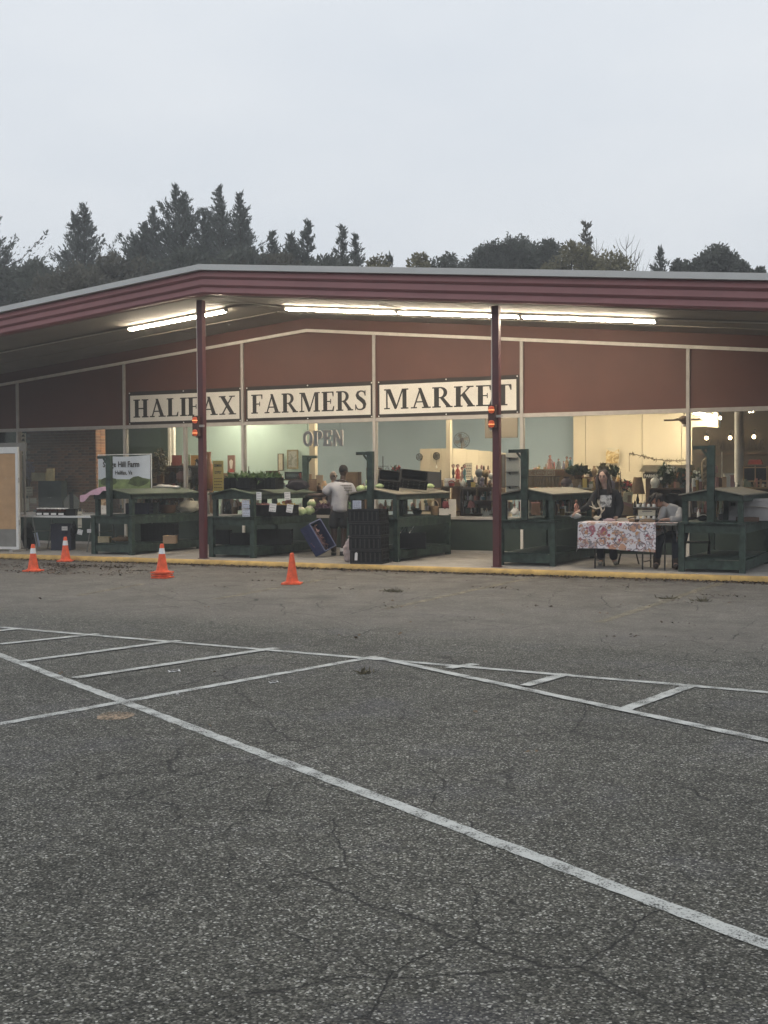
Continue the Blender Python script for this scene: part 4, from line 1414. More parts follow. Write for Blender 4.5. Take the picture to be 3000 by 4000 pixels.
T = {'hip': (.10, .06, .50, (.160, .145)), 'waist': (.085, .03, .66, (.158, .14)), 'chest': (.01, -.045, .89, (.165, .14)), 'nk': (-.075, -.085, .985, .085), 'hood': (.0, .03, 1.0, .075),
     'sl': (-.09, -.13, .945, .080), 'el': (-.14, -.235, .765, .068), 'wl': (-.22, -.21, .775, .052),
     'sr': (.14, -.04, .925, .088), 'er': (.145, -.20, .77, .074), 'wr': (-.02, -.285, .785, .055)}
skin((T, [('hip', 'waist'), ('waist', 'chest'), ('chest', 'nk'), ('chest', 'hood'), ('chest', 'sl'), ('sl', 'el'), ('el', 'wl'), ('chest', 'sr'), ('sr', 'er'), ('er', 'wr')]), 'hoodie', M_hood, sit, 2)
J = {'w': (.10, .06, .52, (.135, .13)), 'hl': (.0, -.03, .49, .098), 'kl': (-.16, -.34, .47, .076), 'al': (-.20, -.28, .14, .066), 'hr': (.18, -.01, .49, .098), 'kr': (.10, -.38, .47, .076), 'ar': (.10, -.36, .14, .066)}
skin((J, [('w', 'hl'), ('hl', 'kl'), ('kl', 'al'), ('w', 'hr'), ('hr', 'kr'), ('kr', 'ar')]), 'jeans', M_navy, sit, 2)
for x, y in ((-.215, -.35), (.095, -.43)):
    bo = MB().blob((x, y, .045), .058, 2, .04, 3, (.78, 2.0, .75))
    bo.lathe([(.05, .05), (.055, .12), (.06, .20), (.056, .205)], 14, (x + .012, y + .07, 0))
    bo.build('boot', mat('brown_boot', (.045, .028, .018), .6), sit, False)

# --- figure inside, seen past the man's shoulder
p = PY(1304, 2170, 22.75)
ins = empty('person', (p.x, 22.75, FL), 'person in a mauve-grey shirt and dark glasses inside the window, half hidden by the man', 'person', R(28))
P = {'hip': (0, 0, .90, (.13, .10)), 'waist': (0, 0, 1.05, (.12, .095)), 'chest': (0, 0, 1.28, (.14, .10)), 'neck0': (0, 0, 1.43, .06), 'neck': (0, 0, 1.49, .05), 'skull': (0, -.01, 1.56, .05),
     'hl': (-.09, 0, .82, .09), 'kl': (-.09, 0, .47, .06), 'al': (-.09, 0, .09, .04), 'tl': (-.10, -.15, .03, .03), 'hr': (.09, 0, .82, .09), 'kr': (.09, 0, .47, .06), 'ar': (.09, 0, .09, .04), 'tr': (.10, -.15, .03, .03),
     'sl': (-.17, 0, 1.37, .062), 'el': (-.22, -.02, 1.10, .046), 'wl': (-.20, -.16, .90, .032), 'sr': (.17, 0, 1.37, .062), 'er': (.22, 0, 1.10, .046), 'wr': (.18, -.14, .90, .032)}
E_ = [('hip', 'waist'), ('waist', 'chest'), ('chest', 'neck0'), ('neck0', 'neck'), ('neck', 'skull'), ('hip', 'hl'), ('hl', 'kl'), ('kl', 'al'), ('al', 'tl'), ('hip', 'hr'), ('hr', 'kr'), ('kr', 'ar'), ('ar', 'tr'),
      ('chest', 'sl'), ('sl', 'el'), ('el', 'wl'), ('chest', 'sr'), ('sr', 'er'), ('er', 'wr')]
hand(P, E_, 'wl', (.3, -.6, -.7), (1, 0, 0), 'L', .17, .5)
hand(P, E_, 'wr', (-.3, -.6, -.7), (-1, 0, 0), 'R', .17, .5)
skin((P, E_), 'body', M_skin_l, ins)
hc = (0, -.02, 1.615)
hm, HM = head(hc, R(180 + 35), None, ins, 1.0)
hm.build('head', mat('shaded_skin', (.30, .23, .20), .7), ins, False)  # head skin is one even, muted tone
gs = MB()
for sx in (-1, 1):
    gs.blob(HM @ Vector((sx * .032, .094, .012)) + Vector(hc), .024, 1, 0, 2, (1, .6, .8))
gs.tube([HM @ Vector((-.08, .0, .015)) + Vector(hc), HM @ Vector((-.05, .09, .015)) + Vector(hc), HM @ Vector((.05, .09, .015)) + Vector(hc), HM @ Vector((.08, .0, .015)) + Vector(hc)], .006, 6)
gs.build('glasses', M_blk, ins, False)
T = {'hem': (0, 0, .86, (.15, .115)), 'waist': (0, 0, 1.05, (.148, .115)), 'chest': (0, 0, 1.28, (.165, .12)), 'nk': (0, 0, 1.43, .068), 'sl': (-.17, 0, 1.36, .08), 'el': (-.215, -.02, 1.15, .068), 'sr': (.17, 0, 1.36, .08), 'er': (.215, 0, 1.15, .068)}
skin((T, [('hem', 'waist'), ('waist', 'chest'), ('chest', 'nk'), ('chest', 'sl'), ('sl', 'el'), ('chest', 'sr'), ('sr', 'er')]), 'shirt', mat('mauve_shirt', (.22, .19, .20), .9, .12, 8), ins, 2)
J = {'w': (0, 0, .88, (.14, .11)), 'hl': (-.09, 0, .80, .10), 'kl': (-.09, 0, .47, .08), 'al': (-.09, 0, .08, .07), 'hr': (.09, 0, .80, .10), 'kr': (.09, 0, .47, .08), 'ar': (.09, 0, .08, .07)}
skin((J, [('w', 'hl'), ('hl', 'kl'), ('kl', 'al'), ('w', 'hr'), ('hr', 'kr'), ('kr', 'ar')]), 'jeans', M_navy, ins, 2)

ins.scale = (.93, .93, .93)

# ================================================================ GOODS
def col(name, c, rough=.6, **k): return mat(name, c, rough, **k)
M_wood = mat('brown_wood', (.085, .048, .028), .6, .3, 3, stretch=(1, 1, .2))
M_lwood = mat('light_wood', (.30, .20, .115), .65, .2, 4, stretch=(.3, 1, 1))
M_card = mat('cardboard', (.30, .20, .12), .8, .1, 4)
M_ceramic = mat('white_ceramic', (.62, .60, .55), .3, .06, 5)
M_leafg = mat('leafy_green', (.060, .110, .030), .6, .5, 9)
M_cab = mat('cabbage_green', (.34, .42, .21), .6, .25, 5)
M_caul = mat('cauliflower', (.58, .54, .40), .8, .15, 14, .5, 40)
M_bluep = mat('blue_plastic', (.022, .030, .095), .45, .2, 8)
M_pink = mat('pink_cloth', (.62, .38, .46), .9, .12, 5, .2, 20)
M_red = mat('red_paint', (.33, .045, .035), .5, .15, 6)
M_yell = mat('yellow_card', (.74, .54, .17), .7, .06, 3)
M_wick = mat('wicker', (.20, .13, .07), .8, .35, 30, .5, 60, stretch=(1, 1, 4))
M_stone = mat('grey_stoneware', (.16, .16, .155), .6, .2, 7)
M_rose = mat('dusty_rose', (.36, .19, .17), .7, .12, 6)
M_bone = mat('antler_bone', (.50, .44, .34), .6, .2, 8)
M_bluet = mat('teal_ceramic', (.07, .16, .18), .4, .2, 6)
M_gold = mat('ochre', (.36, .24, .07), .5, .15, 6)
M_fol = mat('dark_foliage', (.050, .070, .040), .8, .4, 8)
M_dry = mat('dried_foliage', (.12, .105, .065), .9, .35, 8)
M_lav = mat('lavender_cloth', (.24, .21, .27), .9, .15, 7)
FACE = .42
def px_box(x0, y0, x1, y1, Y, z=None):
    a, b = PY(x0, y1, Y), PY(x1, y1, Y)
    c = PY((x0 + x1) / 2, y1, Y)
    k = ppm(c)
    zt = PY((x0 + x1) / 2, y0, Y).z
    zb = c.z if z is None else z
    return Vector((c.x, Y, zb)), (x1 - x0) / k, max(.02, zt - zb)
CNT = [0]
def put(name, cat, label, loc, group=None, rz=FACE):
    return empty(name, loc, label, cat, rz, group)
def P_(o, name, mb, m, par=None, smooth=40):
    return mb.build(name, m, par or o, False, smooth)
def leaves_mb(w, d, h, n, seed, L_=(.05, .12), up=.6, base=0.0, round_=False):
    r = random.Random(seed)
    mb = MB()
    for i in range(n):
        if round_:
            q = Vector((r.gauss(0, 1), r.gauss(0, 1), r.gauss(0, 1))).normalized() * r.random() ** .5
            c = Vector((q.x * w / 2, q.y * d / 2, base + h * (.5 + q.z * .5)))
        else:
            c = Vector((r.uniform(-w / 2, w / 2), r.uniform(-d / 2, d / 2), base + h * r.random() * .8))
        leaf(mb, c, Vector((r.gauss(0, .6), r.gauss(0, .6), r.gauss(up, .4))), r.uniform(*L_), r.uniform(.012, .03), r)
    return mb
def crate_mb(w, d, h, open_top=True, holes=True):
    """open plastic crate: floor, corner posts, ribs and top rim"""
    mb = MB()
    t = .014
    mb.box(-w / 2 + t, w / 2 - t, -d / 2 + t, d / 2 - t, 0, .012)
    mb.box(-w / 2 + t, w / 2 - t, -d / 2, -d / 2 + t * .5, .002, h - .002).box(-w / 2 + t, w / 2 - t, d / 2 - t * .5, d / 2, .002, h - .002)
    mb.box(-w / 2, -w / 2 + t * .5, -d / 2 + t, d / 2 - t, .002, h - .002).box(w / 2 - t * .5, w / 2, -d / 2 + t, d / 2 - t, .002, h - .002)
    for sx in (-1, 1):
        for sy in (-1, 1):
            mb.cbox((sx * (w / 2 - .012), sy * (d / 2 - .012), h / 2), .036, .036, h)
    for z in (.012, h * .36, h * .68, h - .012):
        for sy in (-1, 1):
            mb.box(-w / 2 + .03, w / 2 - .03, sy * d / 2 - .010 if sy > 0 else -d / 2 - .010, sy * d / 2 + .010 if sy > 0 else -d / 2 + .010, z - .010, z + .010)
        for sx in (-1, 1):
            x = sx * w / 2
            mb.box(x - .010, x + .010, -d / 2 + .03, d / 2 - .03, z - .010, z + .010)
    nx = max(3, int(w / .07))
    for i in range(1, nx):
        x = -w / 2 + w * i / nx
        for y in (-d / 2, d / 2):
            mb.box(x - .006, x + .006, y - .008, y + .008, .024, h - .024)
    ny = max(3, int(d / .07))
    for i in range(1, ny):
        y = -d / 2 + d * i / ny
        for x in (-w / 2, w / 2):
            mb.box(x - .008, x + .008, y - .006, y + .006, .024, h - .024)
    return mb

def item(kind, x0, y0, x1, y1, Y, label, m=None, z=None, name=None, cat=None, group=None, m2=None, rz=FACE, dep=None, **k):
    loc, w, h = px_box(x0, y0, x1, y1, Y, z)
    CNT[0] += 1
    sd = CNT[0]
    o = put(name or kind, cat or (name or kind).replace('_', ' '), label, loc, group, rz)
    d = dep or w * .7
    r = w / 2
    if kind == 'box':
        P_(o, 'carton', MB().box(-r, r, -d / 2, d / 2, 0, h), m)
        P_(o, 'lid', MB().box(-r - .004, r + .004, -d / 2 - .004, d / 2 + .004, h + .001, h + .012), m2 or m)
    elif kind == 'crate':
        P_(o, 'basket', crate_mb(w, d, h), m or M_blk, smooth=0)
        if k.get('fill'):
            P_(o, 'contents', leaves_mb(w * .92, d * .9, .12, k.get('n', 260), sd, (.06, .14), .5, h - .05), k['fill'], smooth=0)
    elif kind == 'bottle':
        P_(o, 'glass_body', MB().lathe([(r * .9, 0), (r, h * .03), (r, h * .55), (r * .38, h * .72), (r * .34, h * .92)], 12), m)
        P_(o, 'stopper', MB().lathe([(r * .42, h * .92), (r * .42, h), (r * .2, h + .004)], 10), m2 or M_wood)
    elif kind == 'vase':
        P_(o, 'bowl', MB().lathe([(r * .5, 0), (r * .62, h * .05), (r, h * .42), (r * .86, h * .66), (r * .42, h * .84), (r * .56, h), (r * .46, h)], 16), m)
        P_(o, 'foot_ring', MB().lathe([(r * .56, 0), (r * .58, h * .04), (r * .5, h * .05)], 14), m2 or m)
    elif kind == 'jar':
        P_(o, 'jar_body', MB().lathe([(r * .92, 0), (r, h * .06), (r, h * .70), (r * .80, h * .80)], 12), m)
        P_(o, 'lid', MB().lathe([(r * .9, h * .80), (r * .9, h * .98), (r * .8, h)], 12), m2 or M_ceramic)
    elif kind == 'teapot':
        P_(o, 'pot', MB().lathe([(r * .5, 0), (r * .8, h * .1), (r * .85, h * .45), (r * .45, h * .72)], 16), m)
        P_(o, 'lid', MB().lathe([(r * .48, h * .72), (r * .3, h * .86), (r * .1, h * .90), (r * .14, h * .96), (.002, h)], 14), m)
        P_(o, 'spout', MB().tube([(-r * .7, 0, h * .3), (-r * 1.0, 0, h * .5), (-r * 1.1, 0, h * .72)], [r * .2, r * .13, r * .09], 8), m)
        P_(o, 'handle', MB().tube([(r * .75, 0, h * .6), (r * 1.15, 0, h * .55), (r * 1.15, 0, h * .3), (r * .8, 0, h * .2)], r * .09, 6), m)
    elif kind == 'basket':
        b = MB().lathe([(r * .75, 0), (r * .9, h * .2), (r, h * .58), (r * .96, h * .6), (r * .85, h * .3)], 16)
        P_(o, 'woven_body', b, m or M_wick)
        P_(o, 'handle', MB().tube([(r * .95 * math.cos(t), 0, h * .55 + h * .45 * math.sin(t)) for t in [math.pi * q / 10 for q in range(11)]], .010, 6), m2 or m or M_wick)
    elif kind == 'lamp':
        P_(o, 'lamp_shade', MB().lathe([(r, h * .45), (r * .55, h), (r * .52, h), (r * .96, h * .45)], 18), m)
        P_(o, 'stem', MB().lathe([(r * .45, 0), (r * .4, h * .04), (r * .10, h * .10), (r * .22, h * .25), (r * .08, h * .4), (r * .08, h * .8)], 12), m2 or M_wood)
    elif kind == 'doll':
        P_(o, 'dress', MB().lathe([(r, 0), (r * .85, h * .2), (r * .38, h * .55), (r * .48, h * .70), (r * .2, h * .78)], 14), m)
        P_(o, 'doll_head', MB().blob((0, 0, h * .86), h * .085, sd, .03, 2), m2 or M_rose)
        P_(o, 'hair', MB().blob((0, .01, h * .89), h * .10, sd, .12, 2, (1, .9, 1)), M_wood)
        P_(o, 'arm', MB().tube([(-r * .4, 0, h * .68), (-r * .75, -.02, h * .5), (-r * .5, -.05, h * .4)], h * .03, 6), m)
        P_(o, 'arm', MB().tube([(r * .4, 0, h * .68), (r * .75, -.02, h * .5), (r * .5, -.05, h * .4)], h * .03, 6), m)
    elif kind == 'plush':
        P_(o, 'plush_body', MB().blob((0, 0, h * .28), h * .27, sd, .10, 2, (r / h * 1.8, .9, 1)), m)
        hd_ = P_(o, 'plush_head', MB().blob((0, -.02, h * .62), h * .20, sd + 2, .06, 2), m)
        for s_ in (-1, 1):
            P_(o, 'ear', MB().blob((s_ * h * .10, 0, h * .86), h * .14, sd, .05, 2, (.35, .25, 1)), m2 or m, hd_)
            P_(o, 'foot', MB().blob((s_ * r * .5, -.05, h * .06), h * .09, sd, .05, 2, (1, 1.5, .7)), m)
    elif kind == 'frame':
        t = max(.018, w * .10)
        for a in (MB().box(-r, r, -.015, .015, 0, t), MB().box(-r, r, -.015, .015, h - t, h), MB().box(-r, -r + t, -.015, .015, t + .001, h - t - .001), MB().box(r - t, r, -.015, .015, t + .001, h - t - .001)):
            P_(o, 'frame_side', a, m)
        P_(o, 'picture', MB().box(-r + t, r - t, -.004, .012, t, h - t), m2)
    elif kind == 'canvas':
        P_(o, 'stretcher', MB().box(-r, r, -.018, .02, 0, h), m2 or M_wpaint)
        P_(o, 'painted_face', MB().box(-r + .002, r - .002, -.021, -.0185, .002, h - .002), m)
    elif kind == 'plant':
        P_(o, 'leaves', leaves_mb(w, d, h * .8, int(k.get('n', 160)), sd, (.04, .11), .5, h * .2, True), m, smooth=0)
        P_(o, 'pot', MB().lathe([(r * .28, 0), (r * .38, h * .3), (r * .34, h * .3)], 12), m2 or M_card)
    elif kind == 'flowers':
        P_(o, 'leaves', leaves_mb(w, d, h, int(k.get('n', 120)), sd, (.04, .10), .5, 0, True), M_fol, smooth=0)
        fl = MB()
        rr = random.Random(sd)
        for q in range(int(k.get('nf', 9))):
            fl.blob((rr.uniform(-r, r) * .85, rr.uniform(-d, d) * .45 - .03, h * rr.uniform(.35, 1)), rr.uniform(.018, .035), q, .25, 1)
        P_(o, 'blossom', fl, m)
        P_(o, 'stem', MB().tube([(0, 0, 0), (0, 0, h * .5)], .01, 5), M_fol)
    elif kind == 'cabbage':
        for q in range(4):
            a = q * 1.57 + sd
            P_(o, 'outer_leaf', MB().blob((math.cos(a) * r * .22, math.sin(a) * r * .22, h * .44), r * .86, sd + q, .10, 2, (1, 1, h / w * .92)), M_cab)
        P_(o, 'heart', MB().blob((0, 0, h * .52), r * .88, sd, .07, 2, (1, 1, h / w)), m or M_cab)
    elif kind == 'pot':
        P_(o, 'pot_wall', MB().lathe([(r * .7, 0), (r, h * .9), (r, h), (r * .85, h), (r * .6, .02)], 14), m)
        P_(o, 'rim', MB().lathe([(r * 1.02, h * .86), (r * 1.06, h * .98), (r * .9, h)], 14), m2 or m)
    elif kind == 'candlestick':
        P_(o, 'stick', MB().lathe([(r * 1.6, 0), (r * 1.4, h * .03), (r * .5, h * .08), (r * .6, h * .35), (r * .4, h * .45), (r * .45, h * .6)], 10), m)
        P_(o, 'candle', MB().lathe([(r * .5, h * .6), (r * .4, h * .95), (.002, h)], 8), m2 or m)
    elif kind == 'bag':
        P_(o, 'bag_body', MB().blob((0, 0, h * .45), h * .5, sd, .16, 3, (w / h, .55, .9), 2.2), m)
        P_(o, 'strap', MB().tube([(-r * .5, 0, h * .8), (-r * .3, 0, h * 1.05), (r * .3, 0, h * 1.05), (r * .5, 0, h * .8)], .008, 6), m2 or m)
    elif kind == 'tote':
        P_(o, 'tote_body', MB().prism([(-r, h * .18), (r * .7, 0), (r, h * .8), (-r * .9, h * .76)], .05, 'y', -.025), m)
        for y in (-.03, .03):
            P_(o, 'strap', MB().tube([(-r * .6, y, h * .76), (-r * .3, y, h), (r * .3, y, h), (r * .6, y, h * .78)], .006, 6), m)
        P_(o, 'print', MB().box(-r * .1, r * .6, -.029, -.026, h * .25, h * .62), m2)
        P_(o, 'trim', MB().prism([(-r * .98, h * .17), (r * .7, -.002), (r * .78, h * .18), (-r * .96, h * .30)], .056, 'y', -.028), M_rose)
    return o
def sheet(px, py, px2, py2, Y, label, m=M_paper, name='paper_tag', cat='price tag', group=None, lines=3, tilt=0.0, rz=FACE):
    """hanging paper with writing lines"""
    loc, w, h = px_box(px, py, px2, py2, Y)
    o = put(name, cat, label, loc, group, rz)
    o.rotation_euler = (0, tilt, rz)
    P_(o, 'paper', MB().box(-w / 2, w / 2, -.002, .002, 0, h), m)
    rr = random.Random(int(px))
    ink = MB()
    for q in range(lines):
        z = h * (.82 - .66 * q / max(1, lines - 1)) if lines > 1 else h * .5
        x = -w * .38
        while x < w * .34:
            l_ = rr.uniform(.10, .26) * w
            ink.box(x, min(x + l_, w * .4), -.0045, -.003, z - h * .028, z + h * .028)
            x += l_ + w * .06
    if lines: P_(o, 'writing', ink, mat('grey_ink', (.16, .15, .16), .8))
    return o
def hang(o): return o

# ---- shop shelving behind the glass
def trink_mat():
    m = bpy.data.materials.new('trinket_mix')
    m.use_nodes = True
    t = m.node_tree
    a = N(t, 'ShaderNodeVertexColor', layer_name='tint')
    t.links.new(a.outputs[0], t.nodes['Principled BSDF'].inputs['Base Color'])
    t.nodes['Principled BSDF'].inputs['Roughness'].default_value = .5
    return m
M_trink = trink_mat()
PAL = [(.55, .48, .36), (.62, .59, .54), (.34, .21, .12), (.10, .06, .035), (.40, .17, .13), (.30, .08, .06), (.12, .17, .17), (.20, .22, .15), (.46, .33, .14), (.03, .03, .03), (.34, .30, .32), (.60, .50, .44), (.24, .15, .09), (.52, .46, .42), (.09, .11, .08), (.42, .28, .22)]
def trinkets(width, y0, y1, n, hmax):
    """small wares too small to pick apart: pots, bottles, boxes, books, balls"""
    mb, cs = MB(), []
    for i in range(n):
        k = len(mb.f)
        x, y = rng.uniform(-width / 2, width / 2), rng.uniform(y0, y1)
        h = rng.uniform(.35, 1) ** 1.4 * hmax
        w = rng.uniform(.018, .05)
        q = rng.random()
        if q < .34:
            a = rng.uniform(-.5, .5)
            mb.cbox((x, y, h / 2), w * 1.6, rng.uniform(.015, .05), h, Matrix.Rotation(a, 3, 'Z'))
        elif q < .60:
            mb.lathe([(w * .6, 0), (w, h * .35), (w * .8, h * .6), (w * .3, h * .8), (w * .34, h)], 7, (x, y, 0))
        elif q < .80:
            mb.lathe([(w * .9, 0), (w * .7, h * .5), (w * .3, h * .62)], 7, (x, y, 0))
            mb.blob((x, y, h * .78), h * .17 + .008, i, .1, 1)
        else:
            mb.lathe([(w, 0), (w, h * .8), (w * .7, h * .82), (w * .7, h)], 7, (x, y, 0))
        c = rng.choice(PAL)
        f = rng.uniform(.75, 1.2)
        cs += [tuple(min(.8, v * f) for v in c) + (1,)] * (len(mb.f) - k)
    return mb, cs
def shelving(pxa, pxb, ztop, Y, label, m, levels=(.55, .95), dep=.42, back=True, clutter=True, name='display_shelf', cat='shelf'):
    a, b = PY(pxa, 1900, Y).x, PY(pxb, 1900, Y).x
    o = put(name, cat, label, ((a + b) / 2, Y, FL), None, 0)
    hw, H = (b - a) / 2, ztop - FL
    P_(o, 'top', MB().box(-hw, hw, -.01, dep, H - .03, H), m)
    for s_ in (-1, 1):
        P_(o, 'side', MB().box(s_ * hw - (.022 if s_ > 0 else 0), s_ * hw + (0 if s_ > 0 else .022), 0, dep - .01, 0, H - .031), m)
    for z in levels:
        P_(o, 'shelf', MB().box(-hw + .023, hw - .023, .005, dep - .02, z - FL - .02, z - FL), m)
    for z in list(levels) + [ztop]:
        last = z == ztop
        if last and not clutter: continue
        tr = trinkets(2 * hw - .08, .15 if last else .06, dep - .05, int(hw * (46 if last else 56)), .16 if last else .24)
        tr_o = P_(o, 'trinkets', tr[0], M_trink, None, 50)
        tr_o.location.z = z - FL + .001
        at = tr_o.data.color_attributes.new('tint', 'FLOAT_COLOR', 'CORNER')
        li = 0
        for pi, p_ in enumerate(tr_o.data.polygons):
            for _ in range(p_.loop_total):
                at.data[li].color = tr[1][pi]
                li += 1
        tag(tr_o, kind='stuff')
    if back: P_(o, 'back_panel', MB().box(-hw + .023, hw - .023, dep - .018, dep - .012, .02, H - .032), m)
    return o
Y1 = 22.45
zs = lambda px, py, Y=Y1: PY(px, py, Y).z
shelving(428, 560, zs(500, 1900), Y1, 'dark shelf unit inside the window behind the farm banner', M_wood, back=False)
shelving(575, 795, zs(680, 1819, 22.7), 22.7, 'tall brown hutch with canvases on its top', M_wood, (.6, .95, 1.3))
shelving(868, 1200, zs(1000, 1872), Y1, 'brown shelf unit behind the crates of greens', M_wood, (.55, .95, 1.3), back=False)
shelving(1235, 1425, zs(1300, 1915), Y1 + .75, 'low brown cabinet inside, past the pale column', M_wood)
shelving(1430, 1700, zs(1500, 1876), Y1 + .1, 'shelf unit behind the empty tilted crates', M_wood, back=False)
shelving(1722, 1800, zs(1760, 1900), Y1, 'narrow dark stand holding the egg cartons', M_wood, back=False)
shelving(1806, 1945, zs(1860, 1903), Y1, 'open dark dresser with white ornaments left of the maroon post', M_wood, (.62, .90, 1.16))
shelving(1960, 2050, zs(2000, 1925), Y1, 'narrow pale shelf behind the maroon post', M_wpaint, back=False)
shelving(2062, 2312, zs(2200, 1905), Y1, 'long cream counter under the cottage cloth sign', M_cream, (.55, .95, 1.22), back=False)
shelving(2330, 2695, zs(2500, 1985), Y1, 'long dark table of ornaments behind the seated person', M_wood, (.6, .9), back=False)
shelving(2700, 2790, zs(2740, 1925), Y1, 'dark shelf of trinkets beside the end mullion', M_wood, back=False)
shelving(2795, 3010, zs(2900, 1903), Y1, 'plain wooden counter beside the round column', M_lwood, back=False)
shelving(85, 360, zs(200, 2010, 22.35), 22.35, 'low dark shelf inside in front of the brick wall', M_wood, (.55,))

YA = Y1 + .16
def top_of(px, py, Y=Y1): return zs(px, py, Y) + .001
# --- left bay
item('box', 126, 1848, 181, 1878, 22.55, 'cream card box on top of the green cupboard by the bricks', mat('cream_card', (.50, .42, .27), .8), cat='box', dep=.12)
item('box', 184, 1832, 212, 1878, 22.55, 'tall pale yellow card box beside the cream one on the green cupboard', mat('pale_yellow_card', (.58, .47, .26), .8), cat='box', dep=.08)
a = px_box(140, 1879, 250, 2012, 22.50)
o = put('cupboard', 'cupboard', 'dark green cupboard standing in front of the brick wall', (a[0].x, 22.52, zs(200, 2010, 22.35) + .001), None, .1)
hh = PY(190, 1879, 22.5).z - o.location.z
P_(o, 'carcass', MB().box(-.33, .33, 0, .2, 0, hh), M_dkgrn)
for s_ in (-1, 1):
    dr = P_(o, 'door', MB().box(-.325 if s_ < 0 else .004, -.004 if s_ < 0 else .325, -.016, -.001, .01, hh - .01), M_dkgrn)
    P_(o, 'knob', MB().blob((s_ * .03, -.026, hh * .5), .014, 1, 0, 1), M_alu, dr)
sheet(101, 1902, 128, 1936, 22.3, 'small cream notice with a notched foot taped beside the tan board', mat('cream_paper', (.50, .46, .36), .8), 'notice', 'notice')
sheet(84, 1947, 114, 1995, 22.3, 'large cream card leaning low beside the tan board', mat('cream_paper', (.50, .46, .36), .8), 'notice', 'notice', lines=0)
sheet(116, 1946, 143, 1966, 22.3, 'small cream card beside the large leaning one', mat('cream_paper', (.50, .46, .36), .8), 'notice', 'notice', lines=0)
# shield-shaped pair of grey panels
o = put('shield_panel', 'plaque', 'two-part grey shield plaque with a dark stripe between its halves', (PY(280, 1990, 22.32).x, 22.32, zs(280, 1992, 22.32)), None, FACE)
for s_ in (-1, 1):
    P_(o, 'half', MB().prism([(s_ * .05, 0), (s_ * .17, .04), (s_ * .19, .20), (s_ * .13, .30), (s_ * .05, .36)][::s_], .02, 'y', -.01), mat('grey_card', (.27, .26, .23), .8))
P_(o, 'stripe', MB().box(-.045, .045, -.012, .008, .0, .40), M_blk)
# pennant strip in the window corner
o = put('pennant_strip', 'bunting', 'vertical cream strip with black triangles hanging in the window corner', (PY(92, 1790, 22.14).x, 22.14, zs(92, 1795, 22.14)), None, FACE)
P_(o, 'strip', MB().box(-.055, .05, -.002, .002, .10, .62), mat('cream_paper', (.50, .46, .36), .8))
P_(o, 'tail', MB().box(.052, .07, -.002, .002, 0, .62), M_wpaint)
for k in range(5):
    P_(o, 'triangle', MB().prism([(-.05, .14 + k * .1), (.04, .14 + k * .1), (.0, .20 + k * .1)], .003, 'y', -.006), M_ink)
for k, (px, hgt) in enumerate(((342, 1920), (318, 1945), (335, 1950))):
    pa = PY(px, 2000, 22.3)
    o = put('cane', 'cane', ('thin pale cane leaning steeply against the bricks', 'short upright cane beside the shield plaque', 'second upright cane close to the leaning one')[k], pa)
    dx = .13 if k == 0 else .01
    P_(o, 'shaft', MB().tube([(0, 0, 0), (dx, .1, zs(px, hgt, 22.3) - pa.z)], .007, 6), M_card)
    P_(o, 'tip', MB().tube([(0, 0, -.01), (0, 0, .03)], .009, 6), M_wood)
item('plant', 86, 1800, 135, 1900, 22.5, 'greyish dried flower bunch behind the notices by the tan board', M_lav, m2=M_wood, n=220)

# folding table with jars
z0 = .885
o = put('folding_table', 'table', 'white topped folding table with trays of jars', (-17.0, 19.75, FL), None, 0)
P_(o, 'tabletop', MB().box(-1.05, 1.02, -.36, .36, z0 - FL - .04, z0 - FL), M_white)
for x in (-.78, .78):
    for y in (-.3, .3):
        P_(o, 'leg', MB().tube([(x, y, z0 - FL - .045), (x + (.14 if x < 0 else -.14) * (1 if y < 0 else -1), y, .0)], .014, 6), M_ltgrey)
    P_(o, 'brace', MB().tube([(x, -.3, .40), (x, .3, .40)], .009, 6), M_ltgrey)
for k, (xa, lab) in enumerate(((150, 'black tray of jars, first from the tan board on the folding table'), (177, 'black tray of jars, second from the tan board on the folding table'), (206, 'black tray of jars, third from the tan board on the folding table'), (235, 'black tray of jars nearest the green stall on the folding table'))):
    loc, w, h = px_box(xa, 1992, xa + 26, 2016, 19.5, z0)
    o = put('jar_tray', 'tray', lab, loc + Vector((0, 0, .001)), 'trays of jars on the folding table', .35)
    P_(o, 'tray', MB().box(-.075, .075, -.12, .12, 0, .08), M_blk)
    P_(o, 'label_card', MB().box(-.06, .05, -.125, -.1215, .010, .052), M_paper)
    for j in range(4):
        jx, jy = -.045 + .09 * (j % 2), -.07 + .14 * (j // 2)
        jj = P_(o, 'jar', MB().lathe([(.034, .081), (.036, .09), (.036, .125), (.03, .13)], 10, (jx, jy, 0)), mat('jam', (.05, .02, .015), .2))
        P_(o, 'jar_lid', MB().lathe([(.034, .131), (.034, .150), (.03, .152)], 10, (jx, jy, 0)), M_paper, jj)
item('box', 262, 1990, 300, 2016, 19.5, 'open black box at the end of the jar trays', M_blk, z=z0, cat='box', dep=.2)
sheet(304, 1998, 320, 2062, 19.42, 'narrow cream price card hanging off the folding table', mat('cream_paper', (.50, .46, .36), .8), lines=2)
